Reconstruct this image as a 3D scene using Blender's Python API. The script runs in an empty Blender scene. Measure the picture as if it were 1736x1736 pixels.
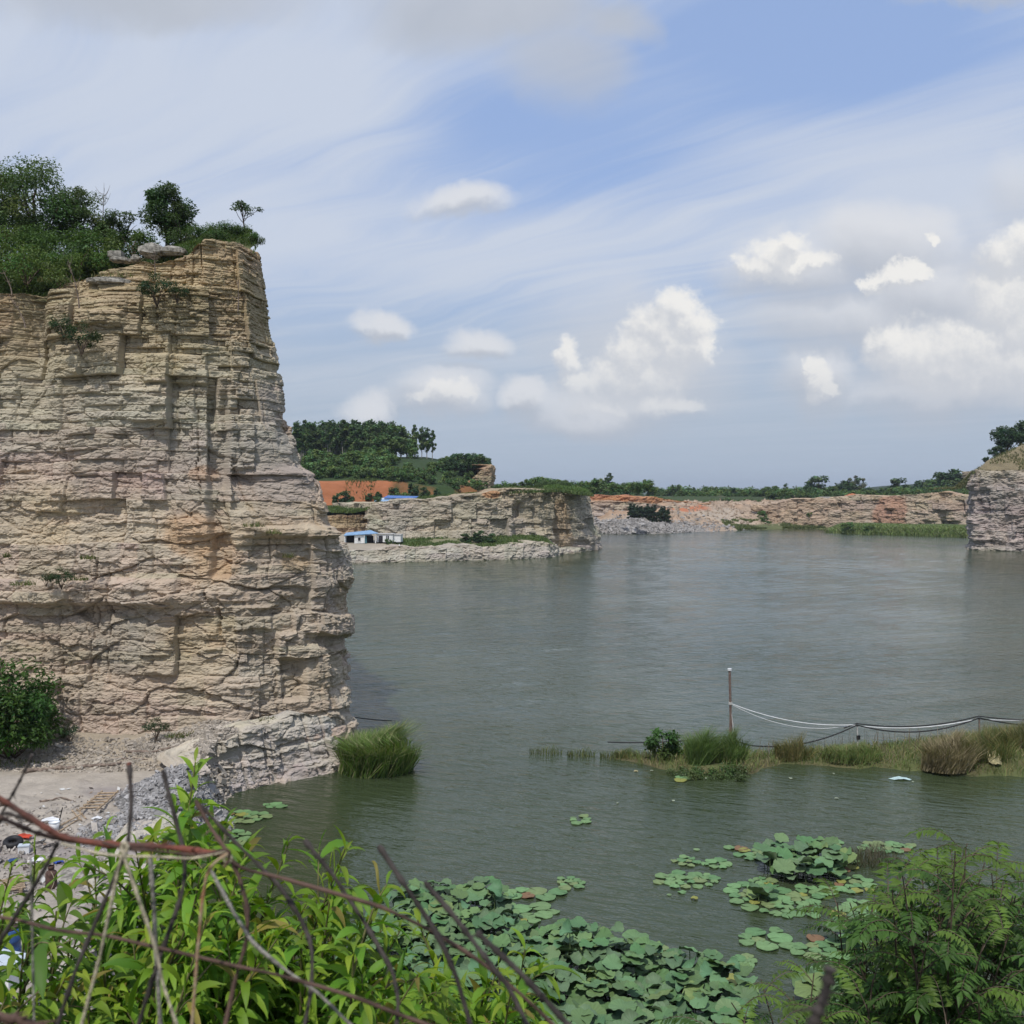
import bpy, math
import numpy as np
from mathutils import Vector, Matrix

S = bpy.context.scene
COL = S.collection
R = math.radians
rng = np.random.default_rng(11)

# ------------------------------------------------------------------ camera
CAM_H = 10.0
PITCH = R(1.05)
cam_d = bpy.data.cameras.new('camera')
cam = bpy.data.objects.new('camera', cam_d)
COL.objects.link(cam)
cam.location = (0, 0, CAM_H)
cam.rotation_euler = (R(90) - PITCH, 0, 0)
cam_d.sensor_width = 36
cam_d.lens = 36.08
cam_d.clip_start = 0.05
cam_d.clip_end = 20000
cam_d.dof.use_dof = True
cam_d.dof.focus_distance = 35
cam_d.dof.aperture_fstop = 13
S.camera = cam

# ------------------------------------------------------------------ sun
SUN_EL, SUN_AZ = R(58), R(199)          # azimuth clockwise from +Y: behind the camera, to the left
sd = Vector((math.cos(SUN_EL) * math.sin(SUN_AZ), math.cos(SUN_EL) * math.cos(SUN_AZ), math.sin(SUN_EL)))
sl = bpy.data.lights.new('sun', 'SUN')
sl.energy = 2.6
sl.angle = R(1.2)
sl.color = (1.0, 0.955, 0.89)
so = bpy.data.objects.new('sun', sl)
so.rotation_euler = (-sd).to_track_quat('-Z', 'Y').to_euler()
so.location = sd * 100
COL.objects.link(so)

S.view_settings.view_transform = 'Standard'
S.view_settings.look = 'None'
S.view_settings.exposure = 0.3
S.view_settings.gamma = 1.0
S.view_settings.use_curve_mapping = False
S.cycles.max_bounces = 8
S.cycles.volume_bounces = 0
S.cycles.transparent_max_bounces = 8
S.cycles.caustics_reflective = False
S.cycles.caustics_refractive = False
S.cycles.use_denoising = True
S.cycles.sample_clamp_indirect = 6.0

# ------------------------------------------------------------------ world: sky and clouds, all by direction
W = bpy.data.worlds.new('World')
S.world = W
W.use_nodes = True


class NT:
    """tiny helper to write node trees as expressions"""
    def __init__(self, tree):
        self.t = tree

    def n(self, typ, **kw):
        nd = self.t.nodes.new(typ)
        for k, v in kw.items():
            setattr(nd, k, v)
        return nd

    def put(self, sock, v):
        if hasattr(v, 'is_output'):
            self.t.links.new(v, sock)
        elif v is not None:
            if isinstance(v, (tuple, list)) and sock.type == 'RGBA' and len(v) == 3:
                v = (*v, 1)
            sock.default_value = v

    def m(self, op, a, b=None, c=None, clamp=False):
        nd = self.n('ShaderNodeMath', operation=op, use_clamp=clamp)
        for i, v in enumerate((a, b, c)):
            if v is not None:
                self.put(nd.inputs[i], v)
        return nd.outputs[0]

    def vm(self, op, a, b=None):
        nd = self.n('ShaderNodeVectorMath', operation=op)
        self.put(nd.inputs[0], a)
        if b is not None:
            self.put(nd.inputs[1], b)
        return nd.outputs['Value'] if op in ('DOT_PRODUCT', 'LENGTH', 'DISTANCE') else nd.outputs[0]

    def comb(self, x, y, z=0.0):
        nd = self.n('ShaderNodeCombineXYZ')
        for i, v in enumerate((x, y, z)):
            self.put(nd.inputs[i], v)
        return nd.outputs[0]

    def sep(self, v):
        nd = self.n('ShaderNodeSeparateXYZ')
        self.put(nd.inputs[0], v)
        return nd.outputs[0], nd.outputs[1], nd.outputs[2]

    def noise(self, vec, scale, detail=4.0, rough=0.55, dist=0.0, color=False):
        nd = self.n('ShaderNodeTexNoise')
        if vec is not None:
            self.put(nd.inputs['Vector'], vec)
        nd.inputs['Scale'].default_value = scale
        nd.inputs['Detail'].default_value = detail
        nd.inputs['Roughness'].default_value = rough
        nd.inputs['Distortion'].default_value = dist
        return nd.outputs['Color'] if color else nd.outputs['Fac']

    def ss(self, v, a, b, o0=0.0, o1=1.0):
        nd = self.n('ShaderNodeMapRange', interpolation_type='SMOOTHSTEP')
        self.put(nd.inputs['Value'], v)
        for k, x in (('From Min', a), ('From Max', b), ('To Min', o0), ('To Max', o1)):
            self.put(nd.inputs[k], x)
        return nd.outputs[0]

    def lin(self, v, a, b, o0=0.0, o1=1.0):
        nd = self.n('ShaderNodeMapRange', interpolation_type='LINEAR')
        self.put(nd.inputs['Value'], v)
        for k, x in (('From Min', a), ('From Max', b), ('To Min', o0), ('To Max', o1)):
            self.put(nd.inputs[k], x)
        return nd.outputs[0]

    def mix(self, f, a, b, blend='MIX'):
        nd = self.n('ShaderNodeMix', data_type='RGBA', blend_type=blend)
        self.put(nd.inputs[0], f)
        self.put(nd.inputs[6], a)
        self.put(nd.inputs[7], b)
        return nd.outputs[2]


def sky_uv(px, py):
    return (px - 868) / 1740, (836 - py) / 1740


CUMULUS = [  # px, py, rx, ry of the billows of each heap of cloud (directions)
    (1142, 520, 42, 38), (1172, 556, 42, 42), (1110, 560, 44, 44), (1080, 600, 46, 46), (1150, 600, 52, 50),
    (1046, 640, 52, 42), (1100, 645, 62, 48), (1000, 655, 42, 34), (960, 602, 26, 30), (968, 652, 26, 28),
    (1186, 596, 28, 32),
    (1700, 440, 46, 44), (1745, 425, 62, 48), (1690, 510, 58, 58), (1750, 540, 90, 90), (1640, 600, 78, 60),
    (1560, 605, 66, 56), (1512, 585, 40, 40), (1610, 632, 96, 40), (1740, 630, 100, 60),
    (1322, 440, 50, 32), (1282, 456, 34, 22), (1368, 452, 38, 22), (1338, 418, 30, 22), (1512, 474, 44, 20), (1478, 483, 30, 14), (1548, 467, 26, 16), (1579, 413, 12, 13),
    (1390, 642, 26, 28), (1374, 614, 16, 16), (1406, 660, 22, 18), (1382, 668, 26, 16), (750, 664, 32, 24), (722, 676, 24, 14), (780, 664, 24, 20), (1020, 690, 60, 24), (1130, 690, 60, 20),
]
SOFT = [  # thin or shaded heaps: px, py, rx, ry, strength
    (640, 566, 56, 34, .9), (815, 585, 66, 34, .8), (892, 675, 50, 34, .85), (640, 692, 56, 32, .75), (1060, 560, 150, 90, .35), (1000, 700, 140, 40, .6),
    (1360, 455, 150, 64, .8), (1500, 430, 160, 80, .95), (1480, 540, 220, 70, .7), (1580, 500, 150, 80, .9), (1690, 520, 150, 190, .7), (1390, 640, 70, 50, .7),
    (790, 348, 86, 36, .8), (950, 690, 90, 40, .45), (1090, 690, 120, 30, .55), (1600, 670, 220, 40, .6),
    (1715, 320, 60, 60, .35), (1322, 446, 110, 58, .7), (750, 668, 84, 46, .7), (1390, 640, 76, 64, .6), (1100, 620, 150, 110, .5), (1640, 600, 210, 130, .7),
]
GREY = [(260, -10, 300, 75, .9), (820, 20, 230, 90, .95), (1040, 45, 80, 50, .7), (960, 120, 110, 80, .55), (1650, -10, 120, 30, .6)]


def build_world():
    t = W.node_tree
    t.nodes.clear()
    q = NT(t)
    out = q.n('ShaderNodeOutputWorld')
    bg = q.n('ShaderNodeBackground')
    t.links.new(bg.outputs[0], out.inputs[0])
    tc = q.n('ShaderNodeTexCoord')
    dx, dy, dz = q.sep(tc.outputs['Generated'])
    sky = q.n('ShaderNodeTexSky')
    sky.sky_type = 'NISHITA'
    sky.sun_disc = False
    sky.sun_elevation = SUN_EL
    sky.sun_rotation = SUN_AZ
    sky.altitude = 60
    sky.air_density = 1.0
    sky.dust_density = 2.2
    sky.ozone_density = 1.6
    # Everything below is in units where strength 0.1 gives the displayed value.
    K = 1 / .12 / 1.23
    col = q.mix(.72, sky.outputs[0], tuple(K * c for c in (.315, .455, .785)))
    dzc = q.m('MAXIMUM', dz, 0.015)
    dyc = q.m('MAXIMUM', q.m('ABSOLUTE', dy), 0.05)
    u = q.m('DIVIDE', dx, dyc)
    v = q.m('DIVIDE', dz, dyc)
    P = q.comb(u, v)
    # milky haze towards the horizon
    hz = q.ss(dz, 0.0, 0.30, 0.92, 0.0)
    col = q.mix(hz, col, tuple(K * c for c in (.43, .52, .63)))
    # thin cirrus on a high flat layer: streaks seen in true perspective
    X = q.m('DIVIDE', dx, dzc)
    Y = q.m('DIVIDE', dy, dzc)
    al = q.m('SUBTRACT', q.m('MULTIPLY', X, .65), q.m('MULTIPLY', Y, .76))
    ac = q.m('ADD', q.m('MULTIPLY', X, .76), q.m('MULTIPLY', Y, .65))
    wv = q.noise(q.comb(al, ac, 3.1), .5, 3.0, .5)
    acw = q.m('ADD', ac, q.m('MULTIPLY', q.m('SUBTRACT', wv, .5), 1.3))
    c1 = q.noise(q.comb(q.m('MULTIPLY', al, .22), q.m('MULTIPLY', acw, 1.35), .7), 1.0, 7.0, .58, .25)
    c2 = q.noise(q.comb(q.m('MULTIPLY', al, .5), q.m('MULTIPLY', acw, 4.2), 5.7), 1.0, 5.0, .55)
    big = q.noise(q.comb(X, Y, 9.4), .42, 3.0, .5)
    ci = q.m('ADD', q.m('MULTIPLY', c1, .62), q.m('ADD', q.m('MULTIPLY', c2, .22), q.m('MULTIPLY', big, .28)))

    def bump_at(px, py, rx, ry, amt, base):
        cx, cy = sky_uv(px, py)
        d = q.vm('MULTIPLY', q.vm('SUBTRACT', P, (cx, cy, 0)), (1740 / rx, 1740 / ry, 0))
        g = q.m('POWER', 2.718, q.m('MULTIPLY', q.vm('DOT_PRODUCT', d, d), -1.0))
        return q.m('ADD', base, q.m('MULTIPLY', g, amt))
    for b in [(1330, 60, 330, 110, -.22), (860, 205, 170, 70, -.20), (1040, 230, 170, 90, -.10), (1500, 110, 200, 70, -.10),
              (560, 330, 120, 60, -.07), (760, 290, 140, 60, -.08),
              (150, 170, 360, 180, .14), (560, 160, 180, 100, .14), (1350, 250, 420, 60, .13), (1650, 160, 180, 70, .10),
              (800, 430, 420, 90, .10), (980, 500, 300, 90, .05), (1640, 330, 160, 60, .08), (1150, 430, 250, 25, -.05)]:
        ci = bump_at(*b, ci)
    st2 = q.noise(q.comb(q.m('MULTIPLY', al, .35), q.m('MULTIPLY', acw, 7.0), 2.2), 1.0, 6.0, .6, .3)
    ci = q.m('ADD', ci, q.m('MULTIPLY', q.m('SUBTRACT', st2, .5), .30))
    cif = q.ss(ci, .38, .74, 0.06, .88)
    col = q.mix(cif, col, tuple(K * c for c in (.62, .675, .775)))
    col = q.mix(q.ss(dz, .0, .24, .9, 0.0), col, tuple(K * c for c in (.43, .51, .615)))
    # grey sheets overhead and soft heaps
    wn = q.noise(P, 9.0, 7.0, .6, .2, color=True)
    Pw = q.vm('ADD', P, q.vm('MULTIPLY', q.vm('SUBTRACT', wn, (.5, .5, .5)), (.085, .075, 0)))
    wn2 = q.noise(P, 17.0, 9.0, .68, .0, color=True)
    Pc = q.vm('ADD', P, q.vm('MULTIPLY', q.vm('SUBTRACT', wn2, (.5, .5, .5)), (.075, .062, 0)))

    def field(P_, blobs, k=.25, gr=1.0):
        acc = None
        for b in blobs:
            cx, cy = sky_uv(b[0], b[1])
            d = q.vm('MULTIPLY', q.vm('SUBTRACT', P_, (cx, cy, 0)), (1740 / b[2] / gr, 1740 / b[3] / gr, 0))
            s = b[4] if len(b) > 4 else 1.0
            g = q.m('MULTIPLY_ADD', q.vm('DOT_PRODUCT', d, d), -s, s)
            acc = g if acc is None else q.m('SMOOTH_MAX', acc, g, k)
        return acc
    front = q.ss(dy, 0.05, 0.15)
    gf = q.ss(field(Pw, GREY), -.35, .85)
    det = q.noise(Pw, 5.0, 6.0, .55)
    gcol = q.mix(det, tuple(K * c for c in (.40, .445, .52)), tuple(K * c for c in (.60, .63, .70)))
    col = q.mix(q.m('MULTIPLY', q.m('MULTIPLY', gf, .9), front), col, gcol)
    sf = field(Pw, SOFT)
    up = field(q.vm('ADD', Pw, (.004, .016, 0)), SOFT)
    sh = q.m('SUBTRACT', sf, up)
    scol = q.mix(q.ss(sh, -.35, .45), tuple(K * c for c in (.50, .53, .59)), tuple(K * c for c in (.74, .755, .79)))
    col = q.mix(q.m('MULTIPLY', q.ss(sf, -.35, .80, 0, .92), front), col, scol)
    # sunlit cumulus
    cf = field(Pc, CUMULUS, .25, 1.16)
    cu = field(q.vm('ADD', Pc, (.006, .013, 0)), CUMULUS, .25, 1.16)
    cs = q.m('SUBTRACT', cf, cu)
    bn = q.noise(q.vm('ADD', P, (0, .3, 0)), 38.0, 10.0, .72)
    cf = q.m('ADD', cf, q.m('MULTIPLY', q.m('SUBTRACT', bn, .5), 1.5))
    cs2 = q.m('ADD', cs, q.m('MULTIPLY', q.m('SUBTRACT', bn, .5), 1.3))
    ccol = q.mix(q.ss(cs2, -.32, .62), tuple(K * c for c in (.63, .65, .69)), tuple(K * c for c in (.90, .885, .855)))
    low = q.ss(v, .055, .16, .35, 1.0)          # heaps sink into the haze at their feet
    col = q.mix(q.m('MULTIPLY', q.m('MULTIPLY', q.ss(cf, -.34, .80, 0.0, .96), low), front), col, ccol)
    t.links.new(col, bg.inputs[0])
    bg.inputs[1].default_value = 0.12
    W.cycles.sampling_method = 'MANUAL'
    W.cycles.sample_map_resolution = 512


build_world()

# ------------------------------------------------------------------ view helpers: a photo direction taken to a real distance
cp, sp_ = math.cos(PITCH), math.sin(PITCH)


def ray(px, py):
    x, y = (px - 868) / 1740, (868 - py) / 1740
    return np.array([x, cp + y * sp_, -sp_ + y * cp])


def at(px, py, Y):
    d = ray(px, py)
    return np.array([0, 0, CAM_H]) + d * (Y / d[1])


def onz(px, py, z=0.0):
    d = ray(px, py)
    return np.array([0, 0, CAM_H]) + d * ((z - CAM_H) / d[2])


# ------------------------------------------------------------------ noise in numpy
def _h(ix, iy, seed):
    n = (ix.astype(np.int64) * 374761393 + iy.astype(np.int64) * 668265263 + seed * 144269504) & 0xffffffff
    n = ((n ^ (n >> 13)) * 1274126177) & 0xffffffff
    return ((n ^ (n >> 16)) & 0xffffff) / float(0xffffff)


def vn(x, y, seed=0):
    x, y = np.broadcast_arrays(np.asarray(x, float), np.asarray(y, float))
    ix, iy = np.floor(x), np.floor(y)
    fx, fy = x - ix, y - iy
    fx, fy = fx * fx * (3 - 2 * fx), fy * fy * (3 - 2 * fy)
    a, b = _h(ix, iy, seed), _h(ix + 1, iy, seed)
    c, d = _h(ix, iy + 1, seed), _h(ix + 1, iy + 1, seed)
    return ((a + (b - a) * fx) * (1 - fy) + (c + (d - c) * fx) * fy) * 2 - 1


def fbm(x, y, octv=4, seed=0, gain=.5):
    r, a, f, s = 0, 1.0, 1.0, 0
    for o in range(octv):
        r = r + a * vn(np.asarray(x) * f, np.asarray(y) * f, seed + o * 17)
        s += a
        a *= gain
        f *= 2.03
    return r / s


def facets(x, y, seed):
    """broken angular facets: a flat tilted plane per irregular cell, and the distance to the cell's edge"""
    ix, iy = np.floor(x), np.floor(y)
    f1 = np.full(x.shape, 9.0)
    f2 = f1.copy()
    pl = np.zeros(x.shape)
    for dx in (-1, 0, 1):
        for dy in (-1, 0, 1):
            cx, cy = ix + dx, iy + dy
            ox = x - (cx + .1 + .8 * _h(cx, cy, seed))
            oy = y - (cy + .1 + .8 * _h(cx, cy, seed + 1))
            d = np.abs(ox) * .55 + np.abs(oy) * .45 + .45 * np.sqrt(ox * ox + oy * oy)
            p = (_h(cx, cy, seed + 2) * 2 - 1) + 1.0 * (_h(cx, cy, seed + 3) * 2 - 1) * ox + .5 * (_h(cx, cy, seed + 4) * 2 - 1) * oy
            near = d < f1
            f2 = np.where(near, f1, np.minimum(f2, d))
            pl = np.where(near, p, pl)
            f1 = np.where(near, d, f1)
    return pl, f2 - f1


def sstep(a, b, x):
    t = np.clip((np.asarray(x, float) - a) / (b - a), 0, 1)
    return t * t * (3 - 2 * t)


# ------------------------------------------------------------------ meshes
def mk(name, parts, mats, smooth=False, cols=None, mat_ids=None):
    """parts: list of (verts Nx3, faces MxK); cols: matching list of Nx3 colours"""
    Vs, loops, starts, tot, mids = [], [], [], [], []
    off = ls = 0
    Cs = []
    for i, (V, F) in enumerate(parts):
        V = np.asarray(V, np.float32).reshape(-1, 3)
        F = np.asarray(F, np.int64)
        if len(F) == 0:
            continue
        Vs.append(V)
        loops.append((F + off).ravel())
        k = F.shape[1]
        starts.append(np.arange(len(F)) * k + ls)
        tot.append(np.full(len(F), k))
        mids.append(np.full(len(F), 0 if mat_ids is None else mat_ids[i]))
        ls += F.size
        off += len(V)
        if cols is not None:
            c = np.asarray(cols[i], np.float32)
            Cs.append(np.broadcast_to(c, (len(V), 3)))
    V = np.concatenate(Vs)
    L = np.concatenate(loops).astype(np.int32)
    me = bpy.data.meshes.new(name)
    me.vertices.add(len(V))
    me.vertices.foreach_set('co', V.ravel())
    me.loops.add(len(L))
    me.loops.foreach_set('vertex_index', L)
    st = np.concatenate(starts).astype(np.int32)
    me.polygons.add(len(st))
    me.polygons.foreach_set('loop_start', st)
    me.polygons.foreach_set('loop_total', np.concatenate(tot).astype(np.int32))
    me.polygons.foreach_set('material_index', np.concatenate(mids).astype(np.int32))
    me.polygons.foreach_set('use_smooth', np.full(len(st), bool(smooth)))
    if cols is not None:
        C = np.concatenate(Cs)
        a = me.color_attributes.new('Col', 'FLOAT_COLOR', 'POINT')
        a.data.foreach_set('color', np.concatenate([C, np.ones((len(C), 1), np.float32)], 1).ravel())
    for m in (mats if isinstance(mats, (list, tuple)) else [mats]):
        me.materials.append(m)
    me.update(calc_edges=True)
    me.validate()
    return me


def link(name, me, parent=None, loc=None):
    o = bpy.data.objects.new(name, me)
    COL.objects.link(o)
    if parent is not None:
        o.parent = parent
    if loc is not None:
        o.location = loc
    return o


def tag(o, label=None, cat=None, group=None, kind=None):
    if label:
        o['label'] = label
    if cat:
        o['category'] = cat
    if group:
        o['group'] = group
    if kind:
        o['kind'] = kind
    return o


def thing(name, label, cat, loc, rz=0.0, sc=1.0, parts=(), group=None, tilt=(0, 0)):
    """an Empty at the thing's base that parents one object per part (meshes may be shared)"""
    e = bpy.data.objects.new(name, None)
    e.empty_display_size = .2
    COL.objects.link(e)
    e.location = [float(c) for c in loc]
    e.rotation_euler = (tilt[0], tilt[1], rz)
    e.scale = (sc, sc, sc) if np.isscalar(sc) else sc
    tag(e, label, cat, group)
    for pn, me in parts:
        link(pn, me, e)
    return e


def grid_faces(nr, nc):
    i = np.arange(nr - 1)[:, None] * nc + np.arange(nc - 1)[None, :]
    return np.stack([i, i + 1, i + nc + 1, i + nc], -1).reshape(-1, 4)


def tube(pts, rad, sides=6, cap=True):
    P = np.asarray(pts, float)
    n = len(P)
    rad = np.broadcast_to(np.asarray(rad, float), (n,))
    T = np.gradient(P, axis=0)
    T /= np.linalg.norm(T, axis=1, keepdims=True) + 1e-9
    ref = np.array([0, 0, 1.0]) if abs(T[:, 2]).mean() < .8 else np.array([1.0, 0, 0])
    A = np.cross(T, ref)
    A /= np.linalg.norm(A, axis=1, keepdims=True) + 1e-9
    B = np.cross(T, A)
    th = np.linspace(0, 2 * np.pi, sides, endpoint=False)
    V = P[:, None] + rad[:, None, None] * (np.cos(th)[None, :, None] * A[:, None] + np.sin(th)[None, :, None] * B[:, None])
    i = np.arange(n - 1)[:, None] * sides
    j = np.arange(sides)[None]
    F = np.stack([i + j, i + (j + 1) % sides, i + sides + (j + 1) % sides, i + sides + j], -1).reshape(-1, 4)
    V = V.reshape(-1, 3)
    if cap:
        V = np.concatenate([V, P[:1], P[-1:]])
        a, b = len(V) - 2, len(V) - 1
        k = np.arange(sides)
        kk = (k + 1) % sides
        f1 = np.stack([kk, k, np.full(sides, a), np.full(sides, a)], -1)
        o = (n - 1) * sides
        f2 = np.stack([o + k, o + kk, np.full(sides, b), np.full(sides, b)], -1)
        F3 = np.concatenate([f1, f2])[:, :3]
        return [(V, F), (V, F3)]
    return [(V, F)]


def merge_tubes(ts):
    """list of results of tube() -> parts for mk()"""
    r = []
    for t in ts:
        r += t
    return r


def box(cx, cy, cz, sx, sy, sz, rz=0.0, bev=0.0):
    x, y, z = sx / 2, sy / 2, sz / 2
    V = np.array([[-x, -y, -z], [x, -y, -z], [x, y, -z], [-x, y, -z], [-x, -y, z], [x, -y, z], [x, y, z], [-x, y, z]])
    c, s = math.cos(rz), math.sin(rz)
    V = np.stack([V[:, 0] * c - V[:, 1] * s + cx, V[:, 0] * s + V[:, 1] * c + cy, V[:, 2] + cz], 1)
    F = np.array([[3, 2, 1, 0], [4, 5, 6, 7], [0, 1, 5, 4], [1, 2, 6, 5], [2, 3, 7, 6], [3, 0, 4, 7]])
    return (V, F)


def lathe(prof, sides=16):
    prof = np.asarray(prof, float)
    th = np.linspace(0, 2 * np.pi, sides, endpoint=False)
    V = np.stack([prof[:, 0][:, None] * np.cos(th), prof[:, 0][:, None] * np.sin(th), np.repeat(prof[:, 1][:, None], sides, 1)], -1).reshape(-1, 3)
    n = len(prof)
    i = np.arange(n - 1)[:, None] * sides
    j = np.arange(sides)[None]
    F = np.stack([i + j, i + (j + 1) % sides, i + sides + (j + 1) % sides, i + sides + j], -1).reshape(-1, 4)
    return (V, F)


# ------------------------------------------------------------------ materials
def new_mat(name):
    m = bpy.data.materials.new(name)
    m.use_nodes = True
    m.node_tree.nodes.clear()
    q = NT(m.node_tree)
    out = q.n('ShaderNodeOutputMaterial')
    return m, q, out


def mat_rock(name, bump=.5, scale=1.0, var=.35):
    m, q, out = new_mat(name)
    p = q.n('ShaderNodeBsdfPrincipled')
    p.inputs['Roughness'].default_value = .92
    p.inputs['Specular IOR Level'].default_value = .25
    at_ = q.n('ShaderNodeAttribute', attribute_name='Col')
    tc = q.n('ShaderNodeTexCoord')
    st = q.vm('MULTIPLY', tc.outputs['Object'], (scale, scale, scale * 2.6))
    n1 = q.noise(st, 1.3, 8, .65)
    n2 = q.noise(st, 9.0, 6, .7)
    n3 = q.noise(st, 26.0, 4, .7)
    f = q.m('ADD', q.m('MULTIPLY', n1, .5), q.m('ADD', q.m('MULTIPLY', n2, .3), q.m('MULTIPLY', n3, .2)))
    g = q.lin(f, .3, .7, 1 - var, 1 + var)
    c = q.mix(1.0, at_.outputs['Color'], q.comb(g, g, g), 'MULTIPLY')
    q.put(p.inputs['Base Color'], c)
    b = q.n('ShaderNodeBump')
    b.inputs['Strength'].default_value = bump
    b.inputs['Distance'].default_value = .06 / scale
    q.put(b.inputs['Height'], q.m('ADD', n2, q.m('ADD', q.m('MULTIPLY', n1, 1.2), q.m('MULTIPLY', n3, .45))))
    q.put(p.inputs['Normal'], b.outputs[0])
    q.put(out.inputs[0], p.outputs[0])
    return m


def mat_leaf(name, trans=.30, rough=.5, spec=.3, var=.25):
    m, q, out = new_mat(name)
    at_ = q.n('ShaderNodeAttribute', attribute_name='Col')
    tc = q.n('ShaderNodeTexCoord')
    n1 = q.noise(tc.outputs['Object'], 1.7, 3, .5)
    g = q.lin(n1, .3, .7, 1 - var, 1 + var)
    c = q.mix(1.0, at_.outputs['Color'], q.comb(g, g, g), 'MULTIPLY')
    p = q.n('ShaderNodeBsdfPrincipled')
    p.inputs['Roughness'].default_value = rough
    p.inputs['Specular IOR Level'].default_value = spec
    q.put(p.inputs['Base Color'], c)
    tr = q.n('ShaderNodeBsdfTranslucent')
    q.put(tr.inputs[0], q.mix(1.0, c, (1.15, 1.25, .55), 'MULTIPLY'))
    mx = q.n('ShaderNodeMixShader')
    mx.inputs[0].default_value = trans
    q.put(mx.inputs[1], p.outputs[0])
    q.put(mx.inputs[2], tr.outputs[0])
    q.put(out.inputs[0], mx.outputs[0])
    return m


def mat_plain(name, c, rough=.6, spec=.4, var=.15, scale=6.0, metal=0.0, bump=0.0, c2=None):
    m, q, out = new_mat(name)
    p = q.n('ShaderNodeBsdfPrincipled')
    p.inputs['Roughness'].default_value = rough
    p.inputs['Specular IOR Level'].default_value = spec
    p.inputs['Metallic'].default_value = metal
    tc = q.n('ShaderNodeTexCoord')
    n1 = q.noise(tc.outputs['Object'], scale, 5, .6)
    if c2 is None:
        c2 = tuple(min(1, x * (1 + var)) for x in c)
        c = tuple(x * (1 - var) for x in c)
    q.put(p.inputs['Base Color'], q.mix(q.ss(n1, .38, .62), c, c2))
    if bump:
        b = q.n('ShaderNodeBump')
        b.inputs['Strength'].default_value = bump
        b.inputs['Distance'].default_value = .02
        q.put(b.inputs['Height'], n1)
        q.put(p.inputs['Normal'], b.outputs[0])
    q.put(out.inputs[0], p.outputs[0])
    return m


M = {}
M['rock'] = mat_rock('layered_rock', .85, 1.0, .30)
M['rock_far'] = mat_rock('far_rock', .9, .35, .42)
M['soil'] = mat_rock('soil', .5, .6, .25)
M['leaf'] = mat_leaf('leaf')
M['leaf_far'] = mat_leaf('far_leaf', .22, .65, .15, .3)
M['leaf_near'] = mat_leaf('near_leaf', .38, .55, .3, .22)
M['grass'] = mat_leaf('grass_blade', .3, .6, .2, .25)
M['lotus'] = mat_leaf('lotus_leaf', .12, .6, .25, .12)
M['bark'] = mat_plain('bark', (.10, .075, .055), .9, .2, .4, 14, bump=.4)
M['bark_pale'] = mat_plain('pale_bark', (.26, .24, .21), .9, .2, .3, 10, bump=.3)
M['dead'] = mat_plain('dead_wood', (.20, .155, .125), .9, .2, .3, 9, bump=.4)


def mat_water():
    m, q, out = new_mat('lake_water')
    p = q.n('ShaderNodeBsdfPrincipled')
    p.inputs['Roughness'].default_value = .06
    p.inputs['IOR'].default_value = 1.33
    p.inputs['Specular IOR Level'].default_value = .5
    tc = q.n('ShaderNodeTexCoord')
    ob = tc.outputs['Object']
    big = q.noise(ob, .03, 3, .5)
    q.put(p.inputs['Base Color'], q.mix(q.ss(big, .35, .65), (.033, .047, .021), (.045, .061, .029)))
    rot = q.n('ShaderNodeVectorRotate', rotation_type='Z_AXIS')
    q.put(rot.inputs['Vector'], ob)
    rot.inputs['Angle'].default_value = R(24)
    st = q.vm('MULTIPLY', rot.outputs[0], (.55, 1.6, 1))
    w1 = q.noise(st, 1.6, 4, .5, .3)
    w2 = q.noise(st, 5.0, 3, .5, .2)
    patch = q.ss(q.noise(q.vm('MULTIPLY', ob, (.5, 1.0, 1)), .045, 4, .6), .33, .62, .45, 1.0)
    h = q.m('MULTIPLY', q.m('ADD', q.m('MULTIPLY', w1, 1.0), q.m('MULTIPLY', w2, .28)), patch)
    b = q.n('ShaderNodeBump')
    b.inputs['Strength'].default_value = .8
    b.inputs['Distance'].default_value = .15
    q.put(b.inputs['Height'], h)
    q.put(p.inputs['Normal'], b.outputs[0])
    q.put(out.inputs[0], p.outputs[0])
    return m


M['water'] = mat_water()
# ================================================================== terrain
def structure(name, me, label, cat, loc=None):
    o = link(name, me, None, loc)
    return tag(o, label, cat, None, 'structure')


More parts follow.
